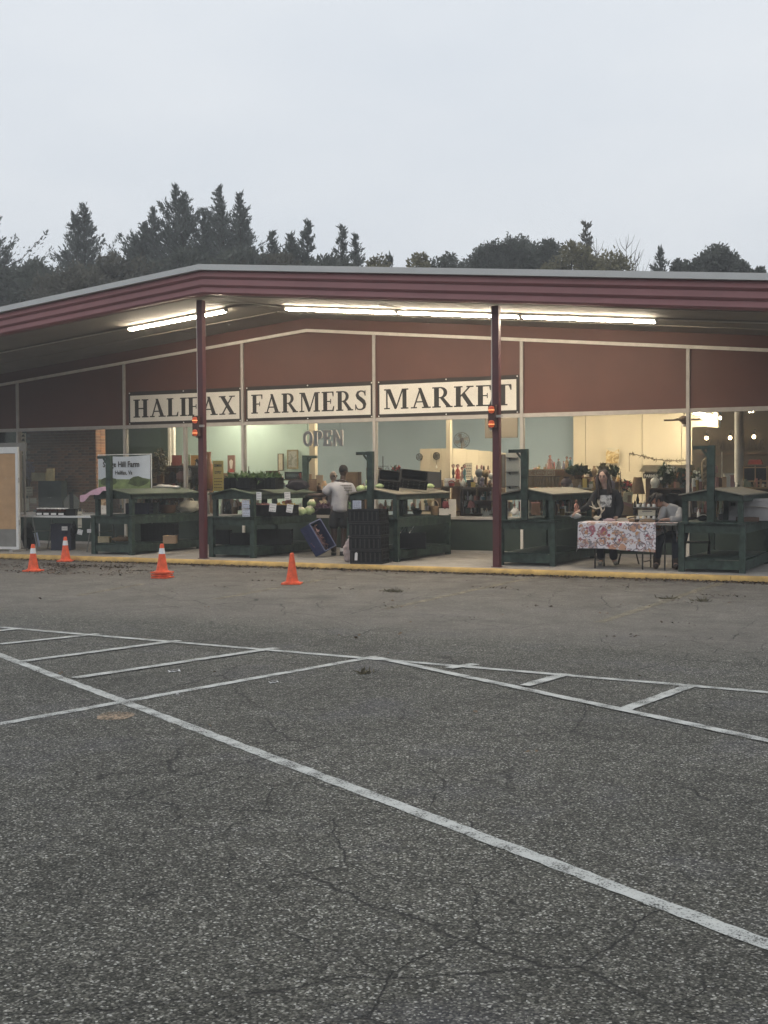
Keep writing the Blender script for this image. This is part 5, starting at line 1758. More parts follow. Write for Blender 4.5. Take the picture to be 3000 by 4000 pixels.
# things below the folding table
item('bag', 85, 2040, 140, 2140, 19.95, 'dark bulging cloth bag under the folding table end by the tan board', M_black_c, z=FL)
item('crate', 210, 2045, 285, 2140, 19.9, 'dark navy tub under the folding table with a white label', mat('navy_plastic', (.022, .024, .045), .5), z=FL, dep=.34, cat='tub', name='plastic_tub')
item('bag', 275, 2040, 300, 2090, 19.75, 'small dark pouch hanging low under the folding table', M_blk)
sheet(241, 2056, 264, 2072, 19.68, 'white label on the navy tub under the folding table', lines=1)
sheet(340, 2067, 362, 2081, 19.4, 'white label low beside the first stall leg', lines=1)
sheet(300, 2068, 320, 2088, 19.4, 'tilted white paper hanging under the folding table edge', lines=2, tilt=.25)
sheet(143, 2080, 158, 2135, 19.5, 'blue-white folded sheet leaning under the folding table', mat('blue_paper', (.42, .46, .55), .8), 'folded_sheet', 'paper', lines=0, tilt=-.2)
# framed tan board at the edge of the photo
c = PY(64, 2140, 18.95)
o = put('display_board', 'display board', 'tan board in a white metal frame standing at the photo edge', (c.x - .85, 18.95, FL), None, .12)
tz = 2.14
for a in (MB().box(-.85, .85, -.03, .03, tz - .13, tz), MB().box(-.85, .85, -.03, .03, .05, .10), MB().box(.79, .85, -.03, .03, .101, tz - .131), MB().box(-.85, -.79, -.03, .03, .101, tz - .131)):
    P_(o, 'frame_rail', a, M_white)
P_(o, 'tan_panel', MB().box(-.788, .788, -.018, .012, .46, tz - .134), M_tan)
P_(o, 'kick_panel', MB().box(-.788, .788, -.020, .012, .102, .458), M_ltgrey)
for z in (1.46, .60):
    P_(o, 'hinge', MB().tube([(.862, -.02, z - .05), (.862, -.02, z + .05)], .014, 8), M_alu)
for x in (-.8, .8):
    P_(o, 'foot', MB().box(x - .04, x + .04, -.22, .22, 0, .048), M_alu)
for k in range(2):
    P_(o, 'screw', MB().lathe([(.012, 0), (.012, .01)], 8, (.55 + k * .14, -.025, 1.50)), M_alu)
MBx = MB().box(-1.0, .84, -.02, .02, 0, .17)
o2 = put('grey_shelf_edge', 'shelf', 'dull grey shelf edge behind the top of the tan board', (c.x - 1.22, 19.6, 2.23), None, .12)
P_(o2, 'shelf_edge', MBx, M_ltgrey)
P_(o2, 'leg', MB().box(.76, .80, -.018, .018, -2.08, -.001), M_ltgrey)
P_(o2, 'leg', MB().box(-.95, -.91, -.018, .018, -2.08, -.001), M_ltgrey)

# farm banner on a frame
pa, pb = PY(385, 1780, 20.6), PY(587, 1912, 20.6)
bw_, bh_ = pb.x - pa.x, pa.z - pb.z
o = put('farm_banner', 'banner', 'printed banner reading Sedge Hill Farm, Halifax, Va, behind the first stall', (pa.x, 20.6, pb.z), None, 0)
sky_b = mat('banner_sky', (.47, .51, .56), .7, .12, 1.4)
nseg = 10
mb = MB()
for i in range(nseg + 1):
    x = bw_ * i / nseg
    w_ = .012 * math.sin(i * 1.3)
    mb.v += [(x, w_, bh_ * .30), (x, w_, bh_ * (1 - .02 * math.sin(math.pi * i / nseg) * 2)), (x, w_ + .004, bh_ * .30), (x, w_ + .004, bh_ * (1 - .02 * math.sin(math.pi * i / nseg) * 2))]
for i in range(nseg):
    a = 4 * i
    mb.f += [(a, a + 4, a + 5, a + 1), (a + 2, a + 3, a + 7, a + 6), (a + 1, a + 5, a + 7, a + 3)]
P_(o, 'sky_print', mb, sky_b)
P_(o, 'field_print', MB().box(0, bw_, -.012, .006, 0, bh_ * .298), mat('banner_field', (.16, .21, .085), .7, .35, 5))
for xs, ws in ((.20, .36), (.78, .40)):
    P_(o, 'tree_print', MB().blob((bw_ * xs, -.012, bh_ * .24), bw_ * ws * .5, int(xs * 10), .2, 2, (1, .012, .36)), mat('banner_trees', (.055, .075, .03), .7, .5, 8))
t1, t2 = MB(), MB()
tw = sans(t1, 'Sedge Hill Farm', .165, lambda x, z: (bw_ * .09 + x, -.016, bh_ * .66 + z), bold=.004, sx=.92)
sans(t2, 'Halifax, Va', .115, lambda x, z: (bw_ * .33 + x, -.016, bh_ * .44 + z), bold=.0025, sx=.92)
P_(o, 'lettering', t1, M_ink, smooth=0)
P_(o, 'small_lettering', t2, M_ink, smooth=0)
for x in (-.02, bw_ + .02):
    P_(o, 'pole', MB().tube([(x, .02, -(pb.z - FL)), (x, .02, bh_ + .03)], .012, 8), M_white)
P_(o, 'crossbar', MB().tube([(-.02, .02, bh_ + .015), (bw_ + .02, .02, bh_ + .015)], .01, 6), M_white)
# pink cloth over the first stall's eave
mb = MB()
n = 12
sx_, sy_ = ST[1]
for j in range(n + 1):
    for i in range(n + 1):
        u, v = i / n, j / n
        x = sx_ - .70 + .66 * u
        ztop = FL + 1.335 - .17 * (1 - u) ** 1.3 - .02 * math.sin(u * 7)
        if v < .45:                                     # lies back over the roof edge
            y = sy_ + .26 - .62 * v
            z = ztop - .03 * (.45 - v)
        else:                                           # hangs down in front
            y = sy_ - .075 - .03 * math.sin(u * 15) * (v - .45)
            z = ztop - (v - .45) * (.20 + .07 * math.sin(u * 11 + .5))
        mb.v.append((x, y + .015 * math.sin(u * 13), z))
for j in range(n):
    for i in range(n):
        a = j * (n + 1) + i
        mb.f.append((a, a + 1, a + n + 2, a + n + 1))
tag(mb.build('cloth', M_pink, loc=(sx_ - .3, sy_ + .2, 1.35)), 'pink cloth draped over the first stall eave', 'cloth')
# on and in stall 1
BT, SH = FL + .766, FL + .213
o = put('rolled_bag', 'bag', 'long white rolled bag lying on the roof of the first stall', (PY(642, 1910, 20.9).x, 20.9, FL + 1.27), None, .2)
P_(o, 'roll', MB().blob((0, 0, .04), .2, 3, .18, 3, (1.2, .3, .22)), M_wpaint)
P_(o, 'fold', MB().blob((.22, .05, .03), .12, 5, .2, 2, (1.1, .4, .25)), M_paper)
item('box', 380, 2098, 432, 2134, 19.35, 'pale cream carton low on the first stall shelf', mat('cream_card', (.50, .42, .27), .8), z=SH, cat='box', dep=.2)
item('bag', 436, 2095, 520, 2134, 19.8, 'limp brownish sack beside the cream carton on the lower shelf', M_wick, z=SH)
item('crate', 560, 2045, 690, 2134, 20.3, 'empty black crate at the back of the first stall lower shelf', M_blk, z=SH, dep=.4)
item('box', 640, 2095, 690, 2120, 19.5, 'small tan box between the cone and the first stall shelf', M_card, z=SH, cat='box')
item('crate', 500, 1965, 590, 2030, 19.9, 'dark blue crate on the first stall bench under its roof', mat('navy_plastic', (.022, .024, .045), .5), z=BT, dep=.34)
item('box', 580, 1965, 618, 2008, 20.4, 'grey-green tin box beside the dark blue crate', mat('grey_green', (.13, .15, .13), .6), z=BT, cat='box')
item('basket', 620, 1950, 690, 2008, 20.6, 'dark wicker basket on the first stall bench', M_wood, z=BT)
item('bag', 690, 1950, 785, 2012, 21.0, 'crumpled cream bag behind the maroon post on the first bench', mat('cream_paper', (.50, .46, .36), .8), z=BT)
item('plush', 396, 1955, 425, 1985, 20.0, 'small tan soft toy on the first stall bench near the mast', M_card, z=BT + .1, cat='soft toy')
item('box', 390, 1977, 428, 2014, 20.0, 'white slatted box under the small tan soft toy', M_wpaint, z=BT, cat='box')

# inside, behind stall 1 and the post
item('plant', 590, 1752, 660, 1905, 22.5, 'tall dried grey-green stalks standing behind the farm banner', M_dry, m2=M_wood, n=420)
item('box', 600, 1845, 640, 1888, 22.55, 'drab tan box below the dried stalks', M_card, cat='box')
zc = zs(680, 1819, 22.7) + .001
item('canvas', 672, 1778, 711, 1818, 22.85, 'square coral red canvas on the brown hutch', mat('coral', (.42, .12, .10), .7, .1, 4), z=zc, m2=mat('olive_edge', (.13, .16, .07), .7), name='painting')
item('canvas', 722, 1775, 745, 1818, 22.85, 'green grass painting beside the coral canvas', print_mat('grass_print', 'soft', (.42, .52, .40), (.22, .30, .12), (.50, .56, .44), 22), z=zc, name='painting')
o = item('canvas', 746, 1778, 786, 1818, 22.85, 'orange-yellow canvas of a black and white dog with pointed ears', mat('amber_canvas', (.55, .30, .07), .7, .1, 4), z=zc, name='painting')
dg_ = MB().prism([(-.02, .002), (.0, .09), (-.055, .13), (-.015, .11), (.03, .165), (.05, .12), (.085, .10), (.085, .002)], .003, 'y', -.0255)
P_(o, 'dog_shape', dg_, M_ink, smooth=0)
P_(o, 'muzzle_shape', MB().prism([(-.005, .002), (.012, .085), (.03, .05), (.05, .002)], .003, 'y', -.029), M_paper, smooth=0)
for k, (xa, ya, xb, yb, m_, lab) in enumerate(((600, 1822, 640, 1850, M_dry, 'pale garment folded in the hutch, first slot'), (660, 1838, 690, 1890, M_black_c, 'black bag hanging in the brown hutch'), (690, 1835, 722, 1885, M_rose, 'dusty rose bag in the brown hutch'), (728, 1832, 752, 1875, M_wpaint, 'white horse-shaped soft toy in the hutch'), (752, 1850, 780, 1900, M_black_c, 'black bag behind the maroon post in the hutch'))):
    item('bag', xa, ya, xb, yb, 22.78, lab, m_, cat='bag')
item('vase', 800, 1765, 834, 1905, 22.45, 'very tall orange-brown urn half hidden by the maroon post', mat('amber_glaze', (.26, .11, .045), .35, .3, 5), m2=M_wood, name='urn', z=zs(815, 1915))
item('candlestick', 803, 1920, 825, 2010, 22.2, 'beaded white candle stand just past the maroon post', M_wpaint, m2=M_ceramic)
# yellow sign with hand lettering
a, w_, h_ = px_box(832, 1800, 874, 1918, 22.16)
o = put('shop_sign', 'sign', 'tall yellow sign reading GEMINI GYPSY in the window', a, None, FACE)
P_(o, 'card', MB().box(-w_ / 2, w_ / 2, -.003, .003, 0, h_), M_yell)
t1, t2 = MB(), MB()
sans(t1, 'GEMINI', .083, lambda x, z: (-w_ * .40 + x, -.006, h_ * .80 + z), bold=.002, sx=.62)
sans(t1, 'GYPSY', .083, lambda x, z: (-w_ * .34 + x, -.006, h_ * .57 + z), bold=.002, sx=.62)
for k in range(4):
    z = h_ * (.40 - .10 * k)
    x = -w_ * .38
    while x < w_ * .3:
        l_ = .02 + .02 * rng.random()
        t2.box(x, x + l_, -.006, -.0042, z, z + .016)
        x += l_ + .008
P_(o, 'lettering', t1, M_ink, smooth=0)
P_(o, 'small_print', t2, mat('brown_ink', (.16, .10, .04), .8), smooth=0)
# portrait painting and frames on the mint wall
YW = 28.40
def on_wall(kind, x0, y0, x1, y1, label, m, m2, Y=YW, name='framed_picture', cat='picture', **k):
    return item(kind, x0, y0, x1, y1, Y, label, m, m2=m2, name=name, cat=cat, rz=0, **k)
o = on_wall('canvas', 888, 1778, 922, 1845, 'dark brown painting of a pale figure in red on the mint wall', mat('maroon_canvas', (.16, .075, .055), .7, .1, 5), None, name='painting', cat='painting')
wv, hv = (922 - 888) / ppm(o.location), PY(905, 1778, YW).z - o.location.z
P_(o, 'face_shape', MB().prism([(-.03, .10), (.03, .10), (.05, .22), (.06, .31), (.0, .36), (-.06, .31), (-.05, .20)], .003, 'y', -.0245), M_ceramic, smooth=0)
P_(o, 'red_shape', MB().prism([(-wv * .45, .005), (wv * .45, .005), (wv * .25, .08), (0, .11), (-wv * .25, .08)], .003, 'y', -.0245), M_red, smooth=0)
on_wall('frame', 1084, 1772, 1109, 1839, 'small dark brown framed print on the mint wall', M_wood, mat('cream_paper', (.50, .46, .36), .8))
on_wall('frame', 1119, 1757, 1168, 1831, 'larger gilt framed grey landscape on the mint wall', mat('gilt', (.22, .17, .08), .5), print_mat('landscape', 'soft', (.16, .17, .15), (.33, .34, .31), (.24, .25, .22), 5))
item('frame', 1112, 1843, 1180, 1900, 22.6, 'dark framed mirror standing on the brown shelf unit', M_blkm, m2=mat('mirror', (.55, .60, .60), .12, .05, 3, metal=.8), z=top_of(1000, 1872), name='mirror')
item('box', 1040, 1841, 1088, 1872, 22.6, 'brown wooden box on the shelf behind the greens', M_wood, z=top_of(1000, 1872), cat='box')
item('bottle', 968, 1822, 976, 1872, 22.6, 'slim dark bottle beside the mullion', M_blk, z=top_of(1000, 1872))
item('box', 875, 1850, 905, 1900, 22.6, 'brown case partly behind the yellow sign', M_card, cat='box')
item('vase', 1086, 1858, 1104, 1872, 22.58, 'small amber pot next to the brown wooden box', M_gold, z=top_of(1000, 1872))
item('bag', 880, 1950, 905, 2018, 22.5, 'dark soft toy shape on the shelf under stall two roof', M_black_c)
item('vase', 860, 1955, 880, 2020, 22.5, 'white jug on the shelf seen through the second stall', M_ceramic)
item('basket', 905, 1955, 930, 2018, 22.5, 'brown basket on the shelf seen through the second stall', M_wick)
# OPEN letters hung in the window
a, b = PY(1185, 1745, DW + .12), PY(1345, 1745, DW + .12)
o = put('open_sign', 'sign', 'big pale letters spelling OPEN hung inside the window', ((a.x + b.x) / 2, DW + .12, a.z), None, 0)
ww = b.x - a.x
h_ = PY(1265, 1681, DW + .12).z - a.z
M_open = mat('blush_letter', (.74, .68, .65), .6, .06, 5)
BLK = {'O': (.84, arc(.42, .5, .30, .40, 0, 360, .25, .20, 24)),
 'P': (.80, [rc(.06, .34, 0, 1), rc(0, .42, 0, .10), rc(0, .42, .9, 1)] + arc(.42, .72, .24, .20, 92, -92, .26, .17)),
 'E': (.78, [rc(.06, .34, 0, 1), rc(0, .74, .84, 1), rc(0, .74, 0, .16), rc(.3, .60, .42, .58), rc(.60, .74, .70, .85), rc(.60, .74, .15, .30)]),
 'N': (.92, [rc(.04, .26, 0, 1), rc(.64, .86, 0, 1), [(.04, 1), (.32, 1), (.86, 0), (.58, 0)]])}
x = -ww / 2
for ch in 'OPEN':
    mb = MB()
    wd = ww * BLK[ch][0] / 3.52
    for j, p in enumerate(BLK[ch][1]):
        fat = [(x + u * wd / BLK[ch][0], v * h_) for u, v in p]
        mb.prism(fat, .03 + .0004 * j, 'y', -.015 - .0004 * j)
    P_(o, 'letter', mb, M_open, smooth=0)
    x += wd + ww * .013
P_(o, 'hanging_wire', MB().tube([(-ww * .4, 0, h_), (-ww * .4, 0, 3.6 - a.z)], .003, 5), M_blkm)
P_(o, 'hanging_wire', MB().tube([(ww * .4, 0, h_), (ww * .4, 0, 3.6 - a.z)], .003, 5), M_blkm)

# ---- stall 2 load
sx2, sy2 = ST[2]
ROOF = FL + 1.285
def roofz(st, x): return FL + 1.288 - .20 * abs(x - ST[st][0])
for k, (xa, xb, yy, lab) in enumerate(((887, 1000, 19.45, 'black crate heaped with leafy greens, nearer the maroon post'), (985, 1100, 19.75, 'black crate heaped with leafy greens, nearer the reaching man'))):
    loc, w, h = px_box(xa, 1862, xb, 1918, yy)
    zz = FL + 1.265
    o = put('produce_crate', 'crate', lab, (loc.x, yy, zz), 'black produce crates', .1)
    P_(o, 'basket', crate_mb(.52, .36, .22), M_blk, smooth=0)
    P_(o, 'greens', leaves_mb(.50, .34, .10, 420, 50 + k, (.06, .15), .4, .17), M_leafg, smooth=0)
item('bag', 1118, 1870, 1207, 1945, 20.6, 'dark mesh bag of produce slumped on the second stall roof', mat('dark_purple', (.022, .018, .024), .8), z=FL + 1.24)
for k, (xa, xb, lab) in enumerate(((978, 1062, 'black crate of roots on the second bench, under the first pair of tags'), (1064, 1150, 'black crate of roots on the second bench, beside the pale cauliflowers'))):
    loc, w, h = px_box(xa, 1972, xb, 2020, 19.5)
    o = put('produce_crate', 'crate', lab, (loc.x, 19.55, BT), 'black produce crates', .15)
    P_(o, 'basket', crate_mb(w * .98, .36, .21), M_blk, smooth=0)
    P_(o, 'roots', leaves_mb(w * .9, .32, .07, 90, 60 + k, (.03, .07), .2, .17), (M_rose, M_gold)[k], smooth=0)
item('bag', 972, 1950, 998, 1968, 19.45, 'bright yellow squash resting on the root crates', mat('squash_yellow', (.66, .46, .09), .5), z=BT + .21, name='squash')
TG = 'white paper tags on the second stall'
sheet(1000, 1922, 1023, 1953, 19.02, 'white paper tag pinned on the second stall eave nearer the post', group=TG, rz=0)
sheet(1112, 1922, 1135, 1953, 19.6, 'white paper tag pinned on the second stall eave nearer the man', group=TG, tilt=-.05)
sheet(1050, 1967, 1077, 1999, 19.2, 'tilted white tag on the root crates below the eave', group=TG, tilt=.12)
sheet(1117, 1970, 1142, 2002, 19.3, 'tilted white tag on the root crates beside the cauliflower', group=TG, tilt=.16)
sheet(943, 1955, 977, 1986, 18.98, 'upper bluish tag of the large pair on the front stall post', mat('blue_white_paper', (.50, .53, .62), .8), group=TG, rz=0)
sheet(944, 1990, 979, 2018, 18.98, 'lower bluish tag of the large pair on the front stall post', mat('blue_white_paper', (.50, .53, .62), .8), group=TG, rz=0)
item('cabbage', 1158, 1978, 1196, 2020, 19.9, 'pale green cauliflower on the second bench beside the black crates', M_caul, z=BT, name='cauliflower', dep=.2)
item('cabbage', 1190, 1972, 1228, 2012, 20.3, 'white cauliflower on the second bench behind the pale green one', M_caul, z=BT, name='cauliflower', dep=.2)
item('cabbage', 1200, 1948, 1235, 1985, 20.6, 'white cauliflower stacked at the back near the man', M_caul, z=BT + .13, name='cauliflower', dep=.2)
item('box', 1248, 1958, 1275, 1980, 20.9, 'small glowing cream box in front of the reaching man', mat('cream_card', (.50, .42, .27), .8), cat='box', z=BT + .12)
item('crate', 1218, 1985, 1300, 2018, 20.8, 'low black tray of purple produce in front of the man', M_blk, z=BT, dep=.3, fill=mat('purple_veg', (.08, .035, .06), .6), n=120)
for k, (xa, ya, xb, yb, Y, lab) in enumerate(((905, 2082, 985, 2140, 19.6, 'black crate on the second stall lower shelf behind the front leg'), (1005, 2068, 1140, 2142, 19.9, 'wide black crate on the second stall lower shelf'), (835, 2070, 900, 2140, 19.7, 'black crate at the post end of the second stall lower shelf'))):
    item('crate', xa, ya, xb, yb, Y, lab, M_blk, z=SH, dep=.36, group='black produce crates', name='produce_crate', cat='crate')
# leaning blue crate
o = put('blue_crate', 'crate', 'blue crate tipped on edge against the stall with onion skins inside', (PY(1222, 2170, 19.95).x, 19.98, FL), None, .46)
def rot(mb, M, up=0):
    mb.v = [tuple(M @ Vector(v)) for v in mb.v]
    return mb, min(v[2] for v in mb.v)
ax_a = Vector((-.50, .06, .86)).normalized()
ax_n = Vector((.75, -.50, .43))
ax_n = (ax_n - ax_a * ax_n.dot(ax_a)).normalized()
ax_b = ax_n.cross(ax_a)
Mx = Matrix((ax_a, ax_b, ax_n)).transposed()
blue = crate_mb(.58, .40, .24)
blue, zm = rot(blue, Mx)
blue.v = [(x, y, z - zm) for x, y, z in blue.v]
P_(o, 'basket', blue, M_bluep, smooth=0)
sk, _ = rot(leaves_mb(.5, .34, .09, 260, 71, (.05, .11), .1, .03), Mx)
sk.v = [(x, y, z - zm) for x, y, z in sk.v]
P_(o, 'onion_skins', sk, mat('onion_skin', (.24, .14, .15), .6), smooth=0)
rimm = MB()
for a, b in (((-.29, -.20), (.29, -.20)), ((.29, -.20), (.29, .20)), ((.29, .20), (-.29, .20)), ((-.29, .20), (-.29, -.20))):
    rimm.tube([(a[0], a[1], .245), (b[0], b[1], .245)], .010, 6)
rimm, _ = rot(rimm, Mx)
rimm.v = [(x, y, z - zm) for x, y, z in rimm.v]
P_(o, 'rim', rimm, mat('pale_blue_plastic', (.16, .18, .30), .4))
lb, _ = rot(MB().box(.14, .24, -.218, -.214, .10, .18), Mx)
lb.v = [(x, y, z - zm) for x, y, z in lb.v]
P_(o, 'label_card', lb, M_paper)
# sack of onions
o = put('produce_sack', 'sack', 'lumpy pale mesh sack standing beside the stacked black crates', (PY(1362, 2192, 18.85).x, 18.9, FL), None, .4)
sk = MB()
prof = []
for k in range(15):
    t = k / 14
    prof.append((.105 * (1 - .10 * math.cos(t * 24)) * (.82 + .35 * math.sin(math.pi * min(1, t * 1.12)) if t < .9 else .55), t * .40))
sk.lathe(prof, 18)
sk.v = [(x * (1 + .10 * noise.noise(Vector((x * 20, y * 20, z * 20)))) + .02 * z, y * (1 + .1 * noise.noise(Vector((x * 18, y * 18, z * 22)))), z) for x, y, z in sk.v]
P_(o, 'sack_body', sk, mat('sack_mauve', (.36, .29, .28), .9, .25, 14, .6, 40), smooth=70)
P_(o, 'tied_neck', MB().lathe([(.055, .395), (.03, .42), (.05, .455), (.03, .46)], 12, (.012, 0, 0)), mat('sack_mauve', (.36, .29, .28), .9))
# stack of black crates, each its own
zz = FL
for k, lab in enumerate(('black crate at the bottom of the tall stack, with a white tag', 'second black crate up in the tall stack beside the sack', 'third black crate up in the tall stack beside the sack', 'top black crate of the tall stack beside the sack')):
    o = put('produce_crate', 'crate', lab, (-9.60 + rng.uniform(-.02, .02), 18.74 + rng.uniform(-.015, .015), zz), 'black produce crates', .10 + rng.uniform(-.07, .07))
    P_(o, 'basket', crate_mb(.56, .42, .232), M_blk, smooth=0)
    rim_ = MB()
    for q in (.215, .012):
        rim_.box(-.283, .283, -.226, -.2205, q, q + .016).box(.2835, .289, -.21, .21, q, q + .016)
    for q in range(7):
        rim_.box(-.25 + .083 * q - .012, -.25 + .083 * q + .012, -.2225, -.2195, .04, .19)
    P_(o, 'rim', rim_, mat('dull_black', (.022, .021, .021), .5), smooth=0)
    if k == 0: P_(o, 'tag_card', MB().prism([(-.20, .06), (-.15, .06), (-.145, .18), (-.17, .20), (-.195, .18)], .003, 'y', -.228), M_paper)
    if k < 3: P_(o, 'sticker', MB().box(-.13 + .1 * k, -.07 + .1 * k, -.2235, -.2215, .012, .026), M_paper)
    zz += .234
item('crate', 1368, 1985, 1400, 2018, 19.9, 'green-lit wire crate of produce at the man\'s elbow', mat('olive_plastic', (.10, .11, .04), .6), z=BT, dep=.3, fill=M_leafg, n=100)
sheet(1377, 1955, 1412, 1989, 18.98, 'white handwritten card at the man\'s elbow on the third stall', mat('blue_white_paper', (.50, .53, .62), .8), lines=4, rz=.2)

# ---- stall 3 load
for k, (xa, ya, xb, yb, Y, lab) in enumerate(((1392, 1893, 1428, 1930, 19.35, 'cabbage lowest on the third stall roof, nearest the man'), (1424, 1892, 1456, 1926, 19.4, 'cabbage beside the mast on the third stall roof'), (1428, 1866, 1462, 1896, 19.5, 'cabbage on top of the pile by the mast'), (1466, 1887, 1500, 1906, 19.5, 'cabbage just past the mast against the tilted crates'), (1662, 1888, 1697, 1906, 21.0, 'single light cabbage beyond the tilted crates'))):
    z = max(roofz(3, px_box(xa, ya, xb, yb, Y)[0].x), PY(xa, yb, Y).z) - .01
    item('cabbage', xa, ya, xb, yb, Y, lab, M_cab, z=z, group='cabbages on the third stall', dep=.2)
for k, (xa, xb, Y, lab) in enumerate(((1474, 1560, 19.75, 'empty black crate tilted on the third stall roof, nearer the mast'), (1560, 1668, 20.35, 'empty black crate tilted on the third stall roof, nearer the dark board'))):
    loc, w, h = px_box(xa, 1848, xb, 1903, Y)
    o = put('produce_crate', 'crate', lab, (loc.x, Y, FL + 1.235), 'black produce crates', .42)
    cm_ = crate_mb(w * .95, .30, .20)
    cm_, zm = rot(cm_, Matrix.Rotation(R(38), 4, 'X') @ Matrix.Rotation(R(8), 4, 'Y'))
    cm_.v = [(x, y, z - zm) for x, y, z in cm_.v]
    P_(o, 'basket', cm_, M_blk, smooth=0)
    ri = MB()
    for j in range(5):
        x = (-.4 + .2 * j) * w
        ri.box(x - .012, x + .012, -.155, -.15, .02, .18)
    ri, _ = rot(ri, Matrix.Rotation(R(38), 4, 'X') @ Matrix.Rotation(R(8), 4, 'Y'))
    ri.v = [(x, y, z - zm) for x, y, z in ri.v]
    P_(o, 'rib', ri, mat('worn_black', (.045, .042, .042), .5), smooth=0)
o = put('dark_board', 'board', 'wide charcoal board standing upright behind the tilted crates', (PY(1646, 1900, 21.3).x, 21.3, FL + 1.27), None, .35)
P_(o, 'panel', MB().prism([(-.40, 0), (.36, 0), (.36, .30), (-.40, .36)], .025, 'y', 0), mat('charcoal_board', (.030, .028, .028), .7, .15, 6))
for x in (-.41, .37):
    P_(o, 'stile', MB().box(x - .012, x + .012, -.005, .03, 0, .40 if x < 0 else .34), M_blkm)
item('bag', 1495, 1830, 1530, 1850, 22.5, 'dark rounded cap on the shelf behind the tilted crates', M_black_c, name='cap', z=top_of(1500, 1876, Y1 + .1))
item('crate', 1563, 2082, 1662, 2142, 19.75, 'black crate on the third stall lower shelf with white rods above', M_blk, z=SH, dep=.36, group='black produce crates', name='produce_crate', cat='crate')
for k, (xa, xb) in enumerate(((1565, 1582), (1600, 1617))):
    pa, pb = PY(xa, 2081, 19.75), PY(xb, 2054, 20.1)
    o = put('white_rod', 'rod', ('slanted white rod above the black crate, nearer the stall leg', 'slanted white rod above the black crate, farther from the leg')[k], pa, None, 0)
    P_(o, 'rod', MB().tube([(0, 0, 0), pb - pa], .008, 6), M_white)
    P_(o, 'end_cap', MB().blob((0, 0, 0), .012, 1, 0, 1), M_white)
item('basket', 1680, 1953, 1714, 2005, 20.9, 'tall pale basket with a hoop handle on the third bench', M_wick, z=BT, m2=mat('pale_cane', (.42, .33, .22), .7))
item('bag', 1726, 1952, 1754, 1985, 21.0, 'deep red bag with a cream handle on the third bench', mat('deep_red', (.13, .02, .025), .7), z=BT + .08, m2=mat('pale_cane', (.42, .33, .22), .7))
item('box', 1715, 1985, 1752, 2010, 21.0, 'white crate with dark stripes under the red bag', M_wpaint, z=BT, cat='box', m2=M_blk)
sheet(1752, 1950, 1782, 2020, 21.6, 'tall white pleated cloth hanging at the back of the third stall', M_wpaint, 'hanging_cloth', 'cloth', lines=0)
item('jar', 1540, 1962, 1562, 2010, 21.2, 'dusky jar at the front of the third bench', M_rose, z=BT)
item('vase', 1610, 1985, 1650, 2010, 21.0, 'dark green bowl on the third bench', M_dkgrn, z=BT)
# inside behind stall 3
for k, (xa, xb, m_, lab) in enumerate(((1345, 1378, M_card, 'tan cardboard box standing past the man on the low cabinet'), (1378, 1400, M_lwood, 'pale board box between the tan and the narrow one'), (1400, 1412, M_wood, 'narrow brown box at the end of the row past the man'))):
    item('box', xa, 1846, xb, 1916, 23.3, lab, m_, z=top_of(1300, 1915, Y1 + .75), cat='box', dep=.12)
item('frame', 1431, 1826, 1492, 1876, 22.7, 'brown double picture frame behind the mast of the third stall', M_wood, m2=mat('cream_paper', (.50, .46, .36), .8), z=top_of(1500, 1876, Y1 + .1), name='framed_picture', cat='picture')
o = put('iron_cross', 'ornament', 'thin black iron cross ornament on a stand behind the cabbages', (PY(1492, 1870, 22.7).x, 22.75, top_of(1500, 1876, Y1 + .1)), None, FACE)
P_(o, 'upright', MB().tube([(0, 0, 0), (0, 0, .50)], .011, 6), M_blkm)
P_(o, 'crossbar', MB().tube([(-.12, 0, .29), (.12, 0, .29)], .007, 6), M_blkm)
P_(o, 'stand', MB().lathe([(.06, 0), (.06, .01), (.01, .02)], 12), M_blkm)
item('flowers', 1530, 1820, 1566, 1872, 22.7, 'red fabric poinsettia behind the tilted crates', M_red, z=top_of(1500, 1876, Y1 + .1), nf=14)
item('lamp', 1255, 1878, 1278, 1916, 23.3, 'small table lamp with a warm tan shade by the pale column', mat('tan_shade', (.50, .33, .20), .7), z=top_of(1300, 1915, Y1 + .75))
item('box', 1234, 1858, 1262, 1900, 23.45, 'pale tan box by the column next to the small lamp', mat('beige_card', (.36, .28, .20), .8), cat='box', z=top_of(1300, 1915, Y1 + .75))
item('vase', 1236, 1888, 1256, 1916, 23.2, 'dark brown pot at the foot of the pale column', M_wood, z=top_of(1300, 1915, Y1 + .75))
# egg cartons and kitchenware
for k in range(2):
    o = put('egg_carton', 'egg carton', ('white egg carton on top, beside the cream column', 'white egg carton underneath the other one')[k], (PY(1750, 1884, 22.5).x, 22.6, top_of(1760, 1900) + (.085 if k == 0 else 0)), 'egg cartons', FACE)
    P_(o, 'tray', MB().box(-.11, .11, -.05, .05, 0, .04), M_paper)
    P_(o, 'lid', MB().prism([(-.05, .041), (.05, .041), (.042, .078), (-.042, .078)], .215, 'x', -.1075), M_paper)
    for j in range(5):
        P_(o, 'cup', MB().blob((-.088 + .044 * j, -.048, .026), .018, j, 0, 1), M_ceramic)
item('teapot', 1797, 1868, 1822, 1903, 22.62, 'white teapot beside the black pan', M_ceramic, z=top_of(1860, 1903))
item('box', 1775, 1887, 1797, 1903, 22.62, 'brown block next to the white teapot', M_card, z=top_of(1860, 1903), cat='box')
item('basket', 1752, 1878, 1776, 1902, 22.55, 'little red basket beside the egg cartons', M_red, z=top_of(1760, 1900))
item('pot', 1822, 1875, 1850, 1903, 22.65, 'black iron pan between the teapot and the soft toys', M_blkm, z=top_of(1860, 1903))
